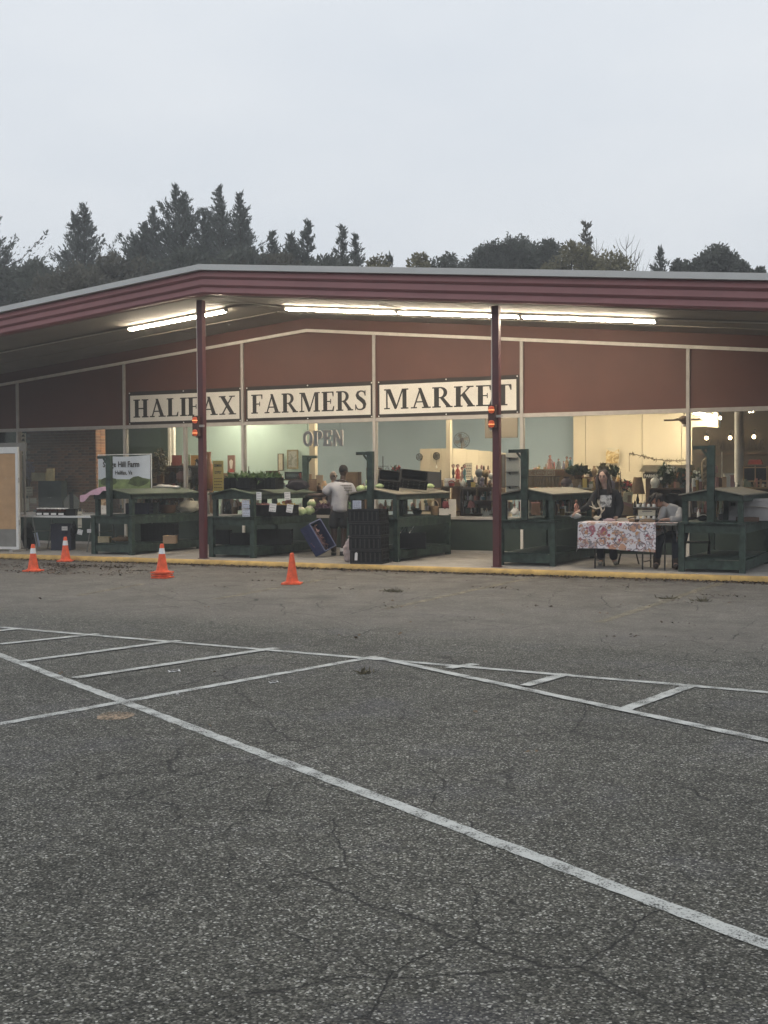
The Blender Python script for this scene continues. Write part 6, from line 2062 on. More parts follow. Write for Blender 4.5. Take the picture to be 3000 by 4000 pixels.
item('box', 1840, 1886, 1856, 1902, 22.5, 'small bright yellow box in front of the black pan', M_yell, z=top_of(1860, 1903), cat='box')
for k, (xa, ya, xb, m_, lab) in enumerate(((1766, 1812, 1776, M_black_c, 'black dress doll in the row before the cream boards'), (1776, 1812, 1800, M_red, 'red dress doll with dark hair before the cream boards'), (1800, 1822, 1812, M_rose, 'rose dress doll beside the red one'), (1808, 1812, 1822, M_bluet, 'teal dress doll at the end of the row'))):
    item('doll', xa, ya, xb, 1884, 23.6, lab, m_, cat='doll', z=PY(1790, 1884, 23.6).z)
shelving(1762, 1850, PY(1790, 1885, 23.5).z, 23.5, 'pale table holding the row of dolls', M_lwood, (.6,))
sheet(1815, 1808, 1845, 1872, 23.9, 'cream calendar page hung on the booth boards', mat('cream_paper', (.50, .46, .36), .8), 'wall_calendar', 'calendar', lines=5)
for k, (xa, ya, xb, m_, m2_, lab) in enumerate(((1855, 1815, 1890, M_stone, M_rose, 'grey plush rabbit sitting on the dark dresser'), (1885, 1818, 1912, M_wick, M_wood, 'brown plush hound with long ears on the dresser'), (1905, 1835, 1935, M_wpaint, M_rose, 'white plush lamb against the maroon post'), (1862, 1855, 1905, M_lav, M_stone, 'lavender plush bear in front of the rabbit'))):
    item('plush', xa, ya, xb, 1903, 22.62 + .08 * (k < 3), lab, m_, z=top_of(1860, 1903), m2=m2_, name='soft_toy', cat='soft toy')
# clock-like wheels and pendant on the booth boards
for k, (px, py, rr_, lab) in enumerate(((1705, 1781, .075, 'round dark metal wheel ornament on the cream booth boards'), (1638, 1785, .07, 'round wheel ornament at the very edge of the booth boards'))):
    c = PY(px, py, 24.28)
    o = put('wheel_ornament', 'ornament', lab, c, None, 0)
    tq = [(rr_ * math.cos(t), 0, rr_ * math.sin(t)) for t in [2 * math.pi * q / 16 for q in range(17)]]
    P_(o, 'rim', MB().tube(tq, .010, 6), M_blkm)
    P_(o, 'inner_ring', MB().tube([(a * .55, 0, b * .55) for a, _, b in tq], .006, 6), M_blkm)
    P_(o, 'hub', MB().blob((0, -.005, 0), .016, 1, 0, 1), M_blkm)
    for q in range(6):
        P_(o, 'spoke', MB().tube([(0, 0, 0), tq[int(q * 16 / 6)]], .005, 5), M_blkm)
c = PY(1705, 1820, 24.28)
o = put('pendant', 'ornament', 'small pale drop pendant below the wheel ornament', c, None, 0)
P_(o, 'drop', MB().lathe([(.004, -.06), (.02, -.03), (.012, 0), (.003, .03)], 10), M_ceramic)
P_(o, 'cord', MB().tube([(0, 0, .02), (0, 0, .12)], .003, 5), M_blkm)
# pedestal fan
c = PY(1804, 1720, 24.9)
o = put('pedestal_fan', 'fan', 'round cage fan on a pole above the booth boards', (c.x, 24.9, FL), None, .35)
zc = c.z - FL
cg = MB()
for q in range(4):
    rq = .17 * (q + 1) / 4
    cg.tube([(rq * math.cos(t), -.05 - .03 * (1 - q / 3), zc + rq * math.sin(t)) for t in [2 * math.pi * j / 20 for j in range(21)]], .004 if q < 3 else .009, 5)
for q in range(16):
    t = 2 * math.pi * q / 16
    cg.tube([(0, -.085, zc), (.17 * math.cos(t), -.05, zc + .17 * math.sin(t))], .0025, 4)
P_(o, 'cage', cg, M_blkm)
for q in range(4):
    t = q * math.pi / 2 + .4
    bl_ = MB()
    bl_.add([(0, -.03, zc), (.15 * math.cos(t - .35), -.045, zc + .15 * math.sin(t - .35)), (.155 * math.cos(t), -.03, zc + .155 * math.sin(t)), (.14 * math.cos(t + .3), -.02, zc + .14 * math.sin(t + .3))], [(0, 1, 2, 3)])
    P_(o, 'blade', bl_, M_stone)
P_(o, 'motor', MB().lathe([(.03, -.06), (.05, -.03), (.05, .05), (.02, .07)], 12, (0, .03, zc)), M_blkm)
P_(o, 'pole', MB().tube([(0, .03, .02), (0, .03, zc - .05)], .020, 8), M_lwood)
P_(o, 'base', MB().lathe([(.2, 0), (.2, .02), (.05, .04)], 18, (0, .03, 0)), M_blkm)
# hanging dark board
a, b = PY(1895, 1712, 25.5), PY(2022, 1628, 25.5)
o = put('hanging_board', 'board', 'large grey-brown board hanging behind the second maroon post', ((a.x + b.x) / 2, 25.5, a.z), None, 0)
w_ = b.x - a.x
P_(o, 'panel', MB().box(-w_ / 2, w_ / 2, -.015, .015, 0, b.z - a.z), mat('grey_brown_board', (.115, .095, .075), .7, .15, 3))
for s_ in (-1, 1):
    P_(o, 'hanging_wire', MB().tube([(s_ * w_ * .4, 0, b.z - a.z), (s_ * w_ * .4, 0, 3.6 - a.z)], .003, 5), M_blkm)

# ---- dresser ornaments (under the top, left of the post)
item('lamp', 1825, 1955, 1858, 2003, 22.5, 'pink bell lampshade lamp in the dark dresser', mat('rose_pink', (.50, .20, .19), .7), z=.902, m2=M_ceramic)
for k, (xa, ya, xb, yb, knd, m_, lab) in enumerate(((1805, 1930, 1822, 1952, 'vase', M_ceramic, 'tiny white figurine vase on the dresser top shelf'), (1832, 1930, 1848, 1953, 'bottle', M_ceramic, 'milk-white bottle on the dresser top shelf'), (1880, 1938, 1894, 1953, 'jar', M_bluet, 'teal jar on the dresser top shelf'), (1915, 1930, 1930, 1953, 'vase', M_ceramic, 'white swan-necked vase next to the post on the dresser'), (1806, 1955, 1822, 1985, 'flowers', M_ceramic, 'white dried blossoms in the dresser'))):
    item(knd, xa, ya, xb, yb, 22.55, lab, m_)
o = put('scalloped_planter', 'ornament', 'white scalloped crown-like planter low in the dresser', (PY(1902, 2025, 22.5).x, 22.55, zs(1902, 2025, 22.5)), None, FACE)
cr_ = MB()
for q in range(14):
    t = 2 * math.pi * q / 14
    cr_.prism([(-.024, 0), (.024, 0), (.028, .10), (0, .16), (-.028, .10)], .008, 'y', -.115)
    M_ = Matrix.Rotation(t, 4, 'Z')
    cr_.v[-10:] = [tuple(M_ @ Vector(v)) for v in cr_.v[-10:]]
P_(o, 'scallops', cr_, M_ceramic)
P_(o, 'bowl', MB().lathe([(.09, 0), (.105, .06), (.09, .07)], 16), M_ceramic)
# pegboard with three black shelves
a, b = PY(1976, 1922, 22.5), PY(2031, 1768, 22.5)
o = put('pegboard', 'display board', 'white pegboard with three black wire shelves past the maroon post', ((a.x + b.x) / 2, 22.5, a.z), None, 0)
w_ = b.x - a.x
hz = b.z - a.z
P_(o, 'panel', MB().box(-w_ / 2, w_ / 2, 0, .02, 0, hz), M_ceramic)
P_(o, 'stile', MB().box(w_ / 2 + .001, w_ / 2 + .05, -.01, .03, 0, hz), mat('greyed_white', (.42, .41, .38), .6))
for q in range(3):
    z = hz * (.10 + .36 * q) + .03
    sf = P_(o, 'wire_shelf', MB().box(-w_ * .45, w_ * .38, -.09, -.001, z, z + .012), M_blkm)
    P_(o, 'bracket', MB().prism([(-.085, z - .001), (-.002, z - .001), (-.002, z - .05)], .01, 'x', -w_ * .2), M_blkm, sf)
P_(o, 'leg', MB().box(-w_ * .4, -w_ * .36, 0, .02, FL - a.z, -.001), M_wpaint)
P_(o, 'leg', MB().box(w_ * .36, w_ * .4, 0, .02, FL - a.z, -.001), M_wpaint)
item('frame', 1958, 1775, 1975, 1905, 22.6, 'tall narrow dark framed panel between the post and the pegboard', M_wood, m2=M_stone, name='narrow_mirror', cat='mirror')
# ---- stall 4 things
item('bag', 1996, 1982, 2028, 2035, 21.3, 'white paper sack with a pointed top on the fourth bench', M_ceramic, z=BT)
item('box', 2075, 1965, 2110, 2020, 21.6, 'dark open frame box with rosy cloth on the fourth bench', M_wood, z=BT, cat='box', m2=M_rose)
item('vase', 2160, 1958, 2180, 2018, 21.4, 'slim brown vase on the fourth bench', M_wood, z=BT)
item('bottle', 2148, 1960, 2160, 2018, 21.5, 'white tall bottle beside the slim brown vase', M_ceramic, z=BT)
item('jar', 2186, 1980, 2206, 2018, 21.5, 'amber glass jar on the fourth bench', M_gold, z=BT)
item('doll', 2240, 1950, 2262, 2010, 21.9, 'rosy doll behind the reaching hand of the woman', M_rose, z=BT, cat='doll')
o = item('bag', 2229, 2003, 2272, 2032, 19.75, 'crumpled clear plastic bag under the woman\'s hand', mat('clear_plastic', (.42, .43, .44), .25), z=BT, name='plastic_bag')
item('plush', 2306, 1985, 2330, 2020, 20.2, 'small pale figurine with wings beside the antlers', M_wick, z=BT, name='figurine', cat='figurine')
# antlers
o = put('antlers', 'antlers', 'pair of white deer antlers standing on the bench in front of the woman', (PY(2338, 2012, 19.5).x, 19.5, BT), None, .30)
k_ = 1 / ppm(o.location)
def an(*pts): return [((x - 2338) * k_, -.03 * math.sin(i * 1.2), (2012 - y) * k_) for i, (x, y) in enumerate(pts)]
P_(o, 'main_beam', MB().tube(an((2330, 2012), (2345, 2000), (2350, 1978), (2343, 1958), (2340, 1945), (2345, 1930)), [.022, .022, .018, .015, .012, .005], 8), M_bone)
for pts in (an((2345, 1965), (2328, 1970), (2312, 1962), (2302, 1958)), an((2328, 1970), (2316, 1955), (2312, 1940)), an((2349, 1985), (2360, 1972), (2362, 1958)), an((2343, 1958), (2336, 1945), (2336, 1934))):
    P_(o, 'tine', MB().tube(pts, [.014, .012, .009, .004][:len(pts)] if len(pts) == 4 else [.013, .010, .004], 7), M_bone)
P_(o, 'skull_plate', MB().blob((-.03, .02, .03), .05, 3, .1, 2, (1.2, .9, .6)), M_bone)

# flowered table
tx0, tx1, ty0, ty1, tzz = -5.93, -4.36, 18.99, 19.62, .885
o = put('folding_table', 'table', 'folding table with black legs under the flowered cloth', ((tx0 + tx1) / 2, (ty0 + ty1) / 2, FL), None, 0)
hx, hy = (tx1 - tx0) / 2, (ty1 - ty0) / 2
P_(o, 'tabletop', MB().box(-hx, hx, -hy, hy, tzz - FL - .03, tzz - FL), M_ltgrey)
for x in (-hx + .25, hx - .55, hx - .2):
    for y in (-hy + .06, hy - .06):
        P_(o, 'leg', MB().tube([(x, y, 0), (x, y, tzz - FL - .031)], .013, 6), M_blkm)
for x in (-hx + .25, hx - .55):
    P_(o, 'crossbar', MB().tube([(x, -hy + .06, .12), (x, hy - .06, .12)], .009, 6), M_blkm)
cl = MB()
nx, nz = 60, 10
cx1 = hx - .32
def cloth_row(pts):
    s0 = len(cl.v)
    cl.v += pts
    return s0
rows = []
drop = .43
prof_ = [(-hy - .012, -drop + drop * j / 6) for j in range(6)] + [(-hy - .010, -.012), (-hy + .01, .006), (0, .007), (hy - .02, .007), (hy + .012, -.02), (hy + .014, -.25)]
for j, (y, z) in enumerate(prof_):
    row_ = []
    for i in range(nx + 1):
        x = -hx - .012 + (cx1 + hx + .012) * i / nx
        hang_ = max(0, min(1, -z / drop)) if y < -hy + .02 else 0
        wv_ = .022 * hang_ * (math.sin(x * 17) + .6 * math.sin(x * 29 + 1))
        zz_ = z * (1 + .05 * math.sin(x * 3.1)) if hang_ else z
        row_.append((x, y - abs(wv_) * .9 - .01 * hang_, zz_ + tzz - FL))
    rows.append(cloth_row(row_))
for j in range(len(prof_) - 1):
    for i in range(nx):
        a = rows[j] + i
        b = rows[j + 1] + i
        cl.f.append((a, a + 1, b + 1, b))
# end drop with a hanging corner
er = []
for j in range(7):
    t = j / 6
    er.append(cloth_row([(-hx - .014 - .03 * t - .02 * t * math.sin(i * 1.4), -hy + (2 * hy) * i / 8 - .01, tzz - FL + .006 - (.34 + .22 * (1 - i / 8) ** 3 + .10 * (i / 8) ** 4) * t) for i in range(9)]))
for j in range(6):
    for i in range(8):
        cl.f.append((er[j] + i, er[j + 1] + i, er[j + 1] + i + 1, er[j] + i + 1))
er = []
for j in range(7):
    t = j / 6
    er.append(cloth_row([(cx1 + .30 + .02 * t, -hy - .012 + .5 * hy * i / 8, tzz - FL + .006 - (.30 - .18 * i / 8) * t) for i in range(9)]))
for j in range(6):
    for i in range(8):
        cl.f.append((er[j] + i, er[j + 1] + i, er[j + 1] + i + 1, er[j] + i + 1))
er = []
for j in range(4):
    er.append(cloth_row([(cx1 + .302 * j / 3, -hy - .012 + (1.0 * hy) * i / 6, tzz - FL + .0075) for i in range(7)]))
for j in range(3):
    for i in range(6):
        cl.f.append((er[j] + i, er[j + 1] + i, er[j + 1] + i + 1, er[j] + i + 1))

def flower_cloth():
    m = bpy.data.materials.new('flowered_cloth')
    m.use_nodes = True
    t = m.node_tree
    L = t.links.new
    b = t.nodes['Principled BSDF']
    tc = N(t, 'ShaderNodeTexCoord')
    dn = N(t, 'ShaderNodeTexNoise')
    dn.inputs['Scale'].default_value = 9
    L(tc.outputs['Object'], dn.inputs['Vector'])
    mx = N(t, 'ShaderNodeMix', data_type='VECTOR')
    mx.inputs[0].default_value = .10
    sx_ = N(t, 'ShaderNodeSeparateXYZ')
    L(tc.outputs['Object'], sx_.inputs[0])
    ad_ = N(t, 'ShaderNodeMath', operation='ADD')
    L(sx_.outputs['Y'], ad_.inputs[0]); L(sx_.outputs['Z'], ad_.inputs[1])
    cb_ = N(t, 'ShaderNodeCombineXYZ')
    L(sx_.outputs['X'], cb_.inputs[0]); L(ad_.outputs[0], cb_.inputs[1])
    L(cb_.outputs[0], mx.inputs[4]); L(dn.outputs['Color'], mx.inputs[5])
    base = (.62, .59, .62)
    cur = None
    def layer(cur, scale, r0, r1, cols, seed, thr, ringst=None):
        v = N(t, 'ShaderNodeTexVoronoi', voronoi_dimensions='2D')
        v.inputs['Scale'].default_value = scale
        mpn = N(t, 'ShaderNodeMapping')
        mpn.inputs['Location'].default_value = (seed, seed, seed * .3)
        L(mx.outputs[1], mpn.inputs[0])
        L(mpn.outputs[0], v.inputs['Vector'])
        sp = N(t, 'ShaderNodeSeparateColor')
        L(v.outputs['Color'], sp.inputs[0])
        ring = N(t, 'ShaderNodeValToRGB')
        e = ring.color_ramp.elements
        e[0].position = r0; e[0].color = (1, 1, 1, 1)
        e[1].position = r1; e[1].color = (0, 0, 0, 1)
        if ringst:
            e.new(.5); e.new(.6)
            for q_, (ps, vl) in enumerate(zip(ringst, (0, 1, 1, 0))):
                e[q_].position = ps
                e[q_].color = (vl, vl, vl, 1)
        L(v.outputs['Distance'], ring.inputs[0])
        on = N(t, 'ShaderNodeMath', operation='GREATER_THAN')
        L(sp.outputs[0], on.inputs[0]); on.inputs[1].default_value = thr
        f = N(t, 'ShaderNodeMath', operation='MULTIPLY')
        L(ring.outputs[0], f.inputs[0]); L(on.outputs[0], f.inputs[1])
        cr_ = N(t, 'ShaderNodeValToRGB')
        cr_.color_ramp.interpolation = 'CONSTANT'
        e = cr_.color_ramp.elements
        while len(e) < len(cols): e.new(.5)
        for i, c in enumerate(cols):
            e[i].position = i / len(cols)
            e[i].color = c + (1,)
        L(sp.outputs[1], cr_.inputs[0])
        n = N(t, 'ShaderNodeMix', data_type='RGBA')
        L(f.outputs[0], n.inputs[0])
        if cur is None: n.inputs[6].default_value = base + (1,)
        else: L(cur, n.inputs[6])
        L(cr_.outputs[0], n.inputs[7])
        return n.outputs[2]
    cur = layer(cur, 6.5, .30, .42, [(.42, .28, .22), (.34, .12, .15), (.48, .27, .18), (.36, .31, .33)], 1.3, .36)
    cur = layer(cur, 12, .26, .34, [(.30, .07, .10), (.44, .24, .12), (.22, .19, .20), (.47, .37, .36)], 4.1, .42)
    cur = layer(cur, 5.2, .0, .0, [(.17, .16, .18), (.22, .20, .22), (.24, .12, .12), (.14, .13, .16)], 7.9, .15, (.26, .29, .335, .37))
    cur = layer(cur, 9.5, .0, .0, [(.14, .13, .16), (.30, .14, .12), (.19, .18, .21), (.40, .22, .14)], 2.9, .25, (.20, .24, .29, .33))
    cur = layer(cur, 27, .20, .28, [(.09, .08, .10), (.28, .08, .11), (.62, .59, .62), (.13, .12, .15)], 9.7, .45)
    L(cur, b.inputs['Base Color'])
    b.inputs['Roughness'].default_value = .85
    return m
co = cl.build('tablecloth', flower_cloth(), loc=(0, 0, 0))
co.location = ((tx0 + tx1) / 2, (ty0 + ty1) / 2, FL)
tag(co, 'white tablecloth printed with rusty flowers and grey scrolls', 'tablecloth')
# rack of white jars
o = put('jar_rack', 'rack', 'black wire rack with two tiers of small white jars on the flowered table', (PY(2520, 2040, 19.25).x, 19.28, tzz + .008), None, .38)
for x in (-.17, .17):
    for y in (-.07, .07):
        P_(o, 'rack_post', MB().tube([(x, y, 0), (x, y, .34)], .006, 6), M_blkm)
for z in (.05, .24):
    P_(o, 'tier', MB().box(-.18, .18, -.08, .08, z - .012, z), M_stone)
    for q in range(4):
        P_(o, 'jar', MB().lathe([(.022, 0), (.024, .01), (.024, .036), (.018, .046)], 10, (-.125 + .083 * q, -.05, z + .001)), M_ceramic)
P_(o, 'printed_card', MB().box(-.12, .15, -.02, -.012, .10, .19), mat('cream_paper', (.50, .46, .36), .8))
P_(o, 'card_print', MB().box(-.06, .10, -.024, -.021, .16, .172), mat('grey_ink', (.16, .15, .16), .8))
item('basket', 2452, 2020, 2500, 2042, 19.35, 'shallow tan bread basket on the flowered table', M_lwood, z=tzz + .008, m2=M_wood)
item('bag', 2500, 2028, 2560, 2042, 19.2, 'flat brown parcel in front of the jar rack', M_card, z=tzz + .008, name='parcel')
item('bag', 2355, 2026, 2405, 2040, 19.45, 'low folded patterned cloth on the flowered table before the woman', mat('rosy_white', (.50, .38, .40), .8), z=tzz + .008, name='folded_cloth', cat='cloth')
# folding chair behind the table end
o = put('folding_chair', 'chair', 'black folding chair under the seated person by the fifth stall', (-4.24, 19.86, FL), None, .25)
P_(o, 'seat', MB().box(-.21, .21, -.21, .20, .395, .415), M_blk)
for s_ in (-1, 1):
    P_(o, 'leg', MB().tube([(s_ * .20, -.24, 0), (s_ * .20, .06, .42), (s_ * .19, .24, .80)], .012, 6), M_blkm)
    P_(o, 'leg', MB().tube([(s_ * .18, .26, 0), (s_ * .18, -.14, .40)], .012, 6), M_blkm)
P_(o, 'backrest', MB().box(-.19, .19, .20, .215, .62, .80), M_blk)
P_(o, 'stretcher', MB().tube([(-.18, .2, .07), (.18, .2, .07)], .009, 6), M_blkm)
# stool seen below the table
o = put('folding_stool', 'stool', 'low dark folding stool seen under the flowered table', (PY(2455, 2195, 20.2).x, 20.2, FL), None, .3)
P_(o, 'seat', MB().box(-.15, .15, -.12, .12, .21, .23), M_blk)
for s_ in (-1, 1):
    P_(o, 'leg', MB().tube([(s_ * .17, -.1, 0), (s_ * .12, -.08, .21)], .011, 6), M_blkm)
    P_(o, 'leg', MB().tube([(s_ * .17, .1, 0), (s_ * .12, .08, .21)], .011, 6), M_blkm)

# ---- inside: cottage corner
a, b = PY(2062, 1860, 22.42), PY(2168, 1832, 22.42)
o = put('cottage_sign', 'sign', 'cream cloth sign reading THE COZY COTTAGE along the counter', (a.x, 22.42, a.z), None, 0)
P_(o, 'cloth', MB().box(0, b.x - a.x, 0, .006, 0, b.z - a.z), mat('cream_linen', (.52, .42, .29), .85))
t1 = MB()
sans(t1, 'THE COZY COTTAGE', .122, lambda x, z: (.01 + x, -.003, .022 + z), bold=.001, sx=.60)
P_(o, 'lettering', t1, mat('brick_ink', (.34, .17, .11), .8), smooth=0)
a, b = PY(2066, 1902, 22.45), PY(2186, 1861, 22.45)
o = put('gathered_curtain', 'curtain', 'gathered tan cloth below the cottage sign', (a.x, 22.45, a.z), None, 0)
mb = MB()
w_ = b.x - a.x
for i in range(41):
    x = w_ * i / 40
    y = .018 * math.sin(i * 1.5)
    mb.v += [(x, y, 0), (x, y * .5, b.z - a.z)]
for i in range(40):
    mb.f.append((2 * i, 2 * i + 2, 2 * i + 3, 2 * i + 1))
P_(o, 'drape', mb, mat('tan_linen', (.30, .22, .14), .9, .15, 10))
P_(o, 'rod', MB().tube([(-.02, 0, b.z - a.z), (w_ + .02, 0, b.z - a.z)], .008, 6), M_wood)
cbx = zs(2200, 1833, 22.8)
shelving(2062, 2240, cbx, 22.75, 'upper pale ledge behind the cottage sign carrying dolls', M_lwood, (1.0,), .25)
for xa, ya, xb, m_, lab in ((2136, 1776, 2161, M_rose, 'tall doll in a grey-rose gown on the upper ledge'), (2170, 1791, 2194, M_stone, 'dark grey doll with a round hat on the upper ledge'), (2196, 1800, 2208, M_lav, 'small lavender doll between the grey and tan ones'), (2206, 1782, 2222, M_card, 'tan straw doll with a big head on the upper ledge'), (2220, 1785, 2236, M_bluet, 'teal doll at the end of the upper ledge')):
    item('doll', xa, ya, xb, 1832, 22.85, lab, m_, cat='doll', z=cbx + .001)
ctz = top_of(2200, 1905)
item('plant', 2212, 1822, 2302, 1862, 22.6, 'dark green leafy garland bush on the cream counter', M_fol, m2=M_wood, n=420, z=PY(2250, 1870, 22.6).z)
item('pot', 2252, 1818, 2274, 1838, 22.75, 'terracotta pot perched in the garland', mat('terracotta', (.30, .15, .085), .8), z=PY(2260, 1838, 22.75).z)
item('pot', 2280, 1818, 2297, 1840, 22.75, 'dark square pot perched at the end of the garland', M_wood, z=PY(2290, 1840, 22.75).z)
item('vase', 2190, 1862, 2236, 1904, 22.62, 'round purple-brown gourd ornament on the cream counter', mat('plum', (.11, .075, .085), .7), z=ctz)
item('bag', 2236, 1862, 2276, 1904, 22.62, 'tan burlap bundle beside the round gourd', M_lwood, z=ctz, m2=M_ceramic)
item('box', 2276, 1872, 2292, 1896, 22.6, 'orange-yellow candle box on the cream counter', M_yell, z=ctz, cat='box')
item('box', 2264, 1868, 2275, 1896, 22.7, 'black narrow tin beside the orange-yellow box', M_blk, z=ctz, cat='box')
shelving(2212, 2310, PY(2260, 1863, 22.62).z, 22.85, 'tan back ledge carrying the garland', M_lwood, (1.1,), .3)
for xa, ya, xb, yb, knd, m_, lab in ((2296, 1868, 2314, 1935, 'doll', M_card, 'tan doll leaning at the counter end beside the woman'), (2316, 1858, 2340, 1940, 'doll', M_rose, 'rosy gowned doll just behind the woman\'s shoulder'), (2310, 1820, 2332, 1860, 'vase', M_lwood, 'pale wooden urn above the rosy doll'), (2335, 1812, 2372, 1870, 'plant', M_dry, 'dried wheat spray behind the woman\'s head'), (2372, 1822, 2420, 1880, 'plant', M_fol, 'green spray of leaves at the woman\'s other shoulder'), (2385, 1862, 2402, 1930, 'jar', M_lav, 'mauve tall tin beside the woman\'s shoulder')):
    item(knd, xa, ya, xb, yb, 22.75, lab, m_, cat='doll' if knd == 'doll' else knd, z=PY(xa, yb, 22.75).z)
shelving(2300, 2425, PY(2350, 1942, 22.6).z, 22.6, 'brown side table behind the woman', M_wood, (.7,))
shelving(2308, 2422, PY(2350, 1881, 22.95).z, 22.98, 'tan back shelf behind the woman\'s head', M_lwood, (1.0,), .3)
o = put('painting', 'painting', 'loose ochre floral painting pinned alone on the cream wall', PY(2392, 1810, 27.9), None, 0)
w_ = (2420 - 2366) / ppm(PY(2392, 1810, 27.9))
hz = PY(2392, 1750, 27.9).z - PY(2392, 1810, 27.9).z
P_(o, 'sheet', MB().box(-w_ / 2, w_ / 2, 0, .012, 0, hz), mat('cream_paper', (.50, .46, .36), .8))
P_(o, 'painted_face', MB().prism([(-w_ * .48, 0), (w_ * .48, .0), (w_ * .5, hz * .95), (w_ * .3, hz * .86), (w_ * .1, hz * .74), (-w_ * .2, hz * .8), (-w_ * .48, hz * .98)], .004, 'y', -.006), print_mat('floral_paint', 'soft', (.26, .17, .06), (.50, .36, .16), (.60, .52, .36), 10), smooth=0)
# twig garland strung across the cream wall
g0 = [PY(x, y, 27.7) for x, y in ((2458, 1770), (2510, 1782), (2560, 1795), (2620, 1800), (2690, 1800))]
o = put('twig_garland', 'garland', 'thin twig garland strung low across the cream wall', g0[0], None, 0)
P_(o, 'stem', MB().tube([q - g0[0] for q in g0], .010, 6), M_wood)
P_(o, 'hanger', MB().tube([(0, 0, 0), (0, 0, -.42)], .006, 5), M_wood)
tg = MB()
rr = random.Random(5)
for q in range(90):
    i = rr.randrange(4)
    c = (g0[i].lerp(g0[i + 1], rr.random())) - g0[0]
    leaf(tg, c, Vector((rr.gauss(0, 1), rr.gauss(0, .4), rr.gauss(0, 1))), rr.uniform(.04, .09), .012, rr)
P_(o, 'leaves', tg, M_dry, smooth=0)
# hut shaped mantel with the FARMHOUSE board
a, b = PY(2494, 1905, 23.6), PY(2700, 1816, 23.6)
o = put('mantel_display', 'display', 'pale hut-shaped display with a stepped roof behind the seated person', ((a.x + b.x) / 2, 23.6, FL), None, 0)
w_ = b.x - a.x
z1 = PY(2600, 1816, 23.6).z - FL
M_drift = mat('driftwood', (.36, .31, .22), .8, .15, 4)
P_(o, 'roof', MB().prism([(-w_ / 2, z1 - .13), (w_ / 2, z1 - .13), (w_ / 2 - .06, z1), (-w_ / 2 + .10, z1)], .5, 'y', 0), M_drift)
P_(o, 'frieze', MB().box(-w_ / 2 + .10, w_ / 2 - .06, .06, .44, z1 - .26, z1 - .132), M_drift)
P_(o, 'body', MB().box(-w_ / 2 + .12, w_ / 2 - .08, .08, .42, 0, z1 - .262), M_wood)
a = PY(2508, 1869, 23.5)
o = put('farmhouse_sign', 'sign', 'small black board reading FARMHOUSE under the hut roof', (a.x, 23.58, a.z), None, 0)
P_(o, 'board', MB().box(0, .50, 0, .02, 0, .10), M_ink)
t1 = MB()
sans(t1, 'FARMHOUSE', .085, lambda x, z: (.02 + x, -.003, .02 + z), bold=.002, sx=.92)
P_(o, 'lettering', t1, M_ceramic, smooth=0)
P_(o, 'cord', MB().tube([(.05, .01, .10), (.05, .01, .16)], .004, 5), M_blkm)
dtz = top_of(2500, 1985)
item('lamp', 2462, 1864, 2520, 1988, 22.62, 'big brown pleated lampshade lamp on the dark table', mat('brown_shade', (.24, .15, .09), .8), z=dtz, m2=M_blk)
item('candlestick', 2421, 1838, 2428, 1988, 22.6, 'tall slim black candlestick beside the woman', M_blk, z=dtz)
item('tote', 2433, 1905, 2472, 1982, 22.2, 'cream tote bag with a printed oval hanging in the window', mat('tote_cream', (.56, .48, .32), .8), m2=M_card)
item('flowers', 2432, 1880, 2468, 1920, 22.7, 'dark red flowers behind the tote bag', M_red, nf=16, z=PY(2450, 1925, 22.7).z)
item('flowers', 2560, 1815, 2640, 1900, 22.9, 'big grey-green flower arrangement before the hut display', M_ceramic, n=420, nf=14, z=PY(2600, 1905, 22.9).z)
item('flowers', 2640, 1830, 2700, 1905, 22.9, 'rust coloured flower arrangement beside the end mullion', mat('rust', (.22, .10, .05), .8), n=260, nf=16, z=PY(2670, 1905, 22.9).z)
item('vase', 2540, 1858, 2578, 1905, 22.75, 'pale mottled pumpkin ornament above the seated person', M_ceramic, name='pumpkin_ornament', cat='ornament', z=PY(2560, 1905, 22.75).z)
shelving(2534, 2700, PY(2600, 1906, 22.7).z, 22.7, 'brown ledge carrying the flower arrangements', M_wood, (.9,), .3)
item('box', 2428, 1965, 2470, 2010, 22.45, 'drab printed box under the tote bag', M_card, cat='box', z=PY(2450, 2012, 22.45).z)
item('bag', 2590, 1920, 2690, 1990, 22.6, 'dark heap of black cloth on the dark table', M_black_c, z=dtz, name='cloth_heap', cat='cloth')
# ceiling fan
c = PY(2672, 1640, 25.0)
o = put('ceiling_fan', 'ceiling fan', 'dark ceiling fan turning above the end mullion', (c.x, 25.0, c.z), None, .2)
P_(o, 'rod', MB().tube([(0, 0, .05), (0, 0, 3.6 - c.z)], .012, 6), M_blkm)
P_(o, 'motor', MB().lathe([(.03, -.09), (.05, -.06), (.10, -.02), (.10, .05), (.04, .08)], 16), M_wood)
for q in range(5):
    t = q * 2 * math.pi / 5 + .5
    b_ = MB().box(.12, .40, -.05, .05, -.006, .006)
    b_.v = [tuple(Matrix.Rotation(t, 4, 'Z') @ (Matrix.Rotation(.2, 4, 'X') @ Vector(v))) for v in b_.v]
    bo = P_(o, 'blade', b_, M_wood)
    i_ = MB().box(.08, .16, -.015, .015, -.004, .004)
    i_.v = [tuple(Matrix.Rotation(t, 4, 'Z') @ Vector(v)) for v in i_.v]
    P_(o, 'blade_iron', i_, M_blkm, bo)
P_(o, 'lamp_cup', MB().lathe([(.03, -.14), (.05, -.12), (.045, -.09)], 12), M_ceramic)
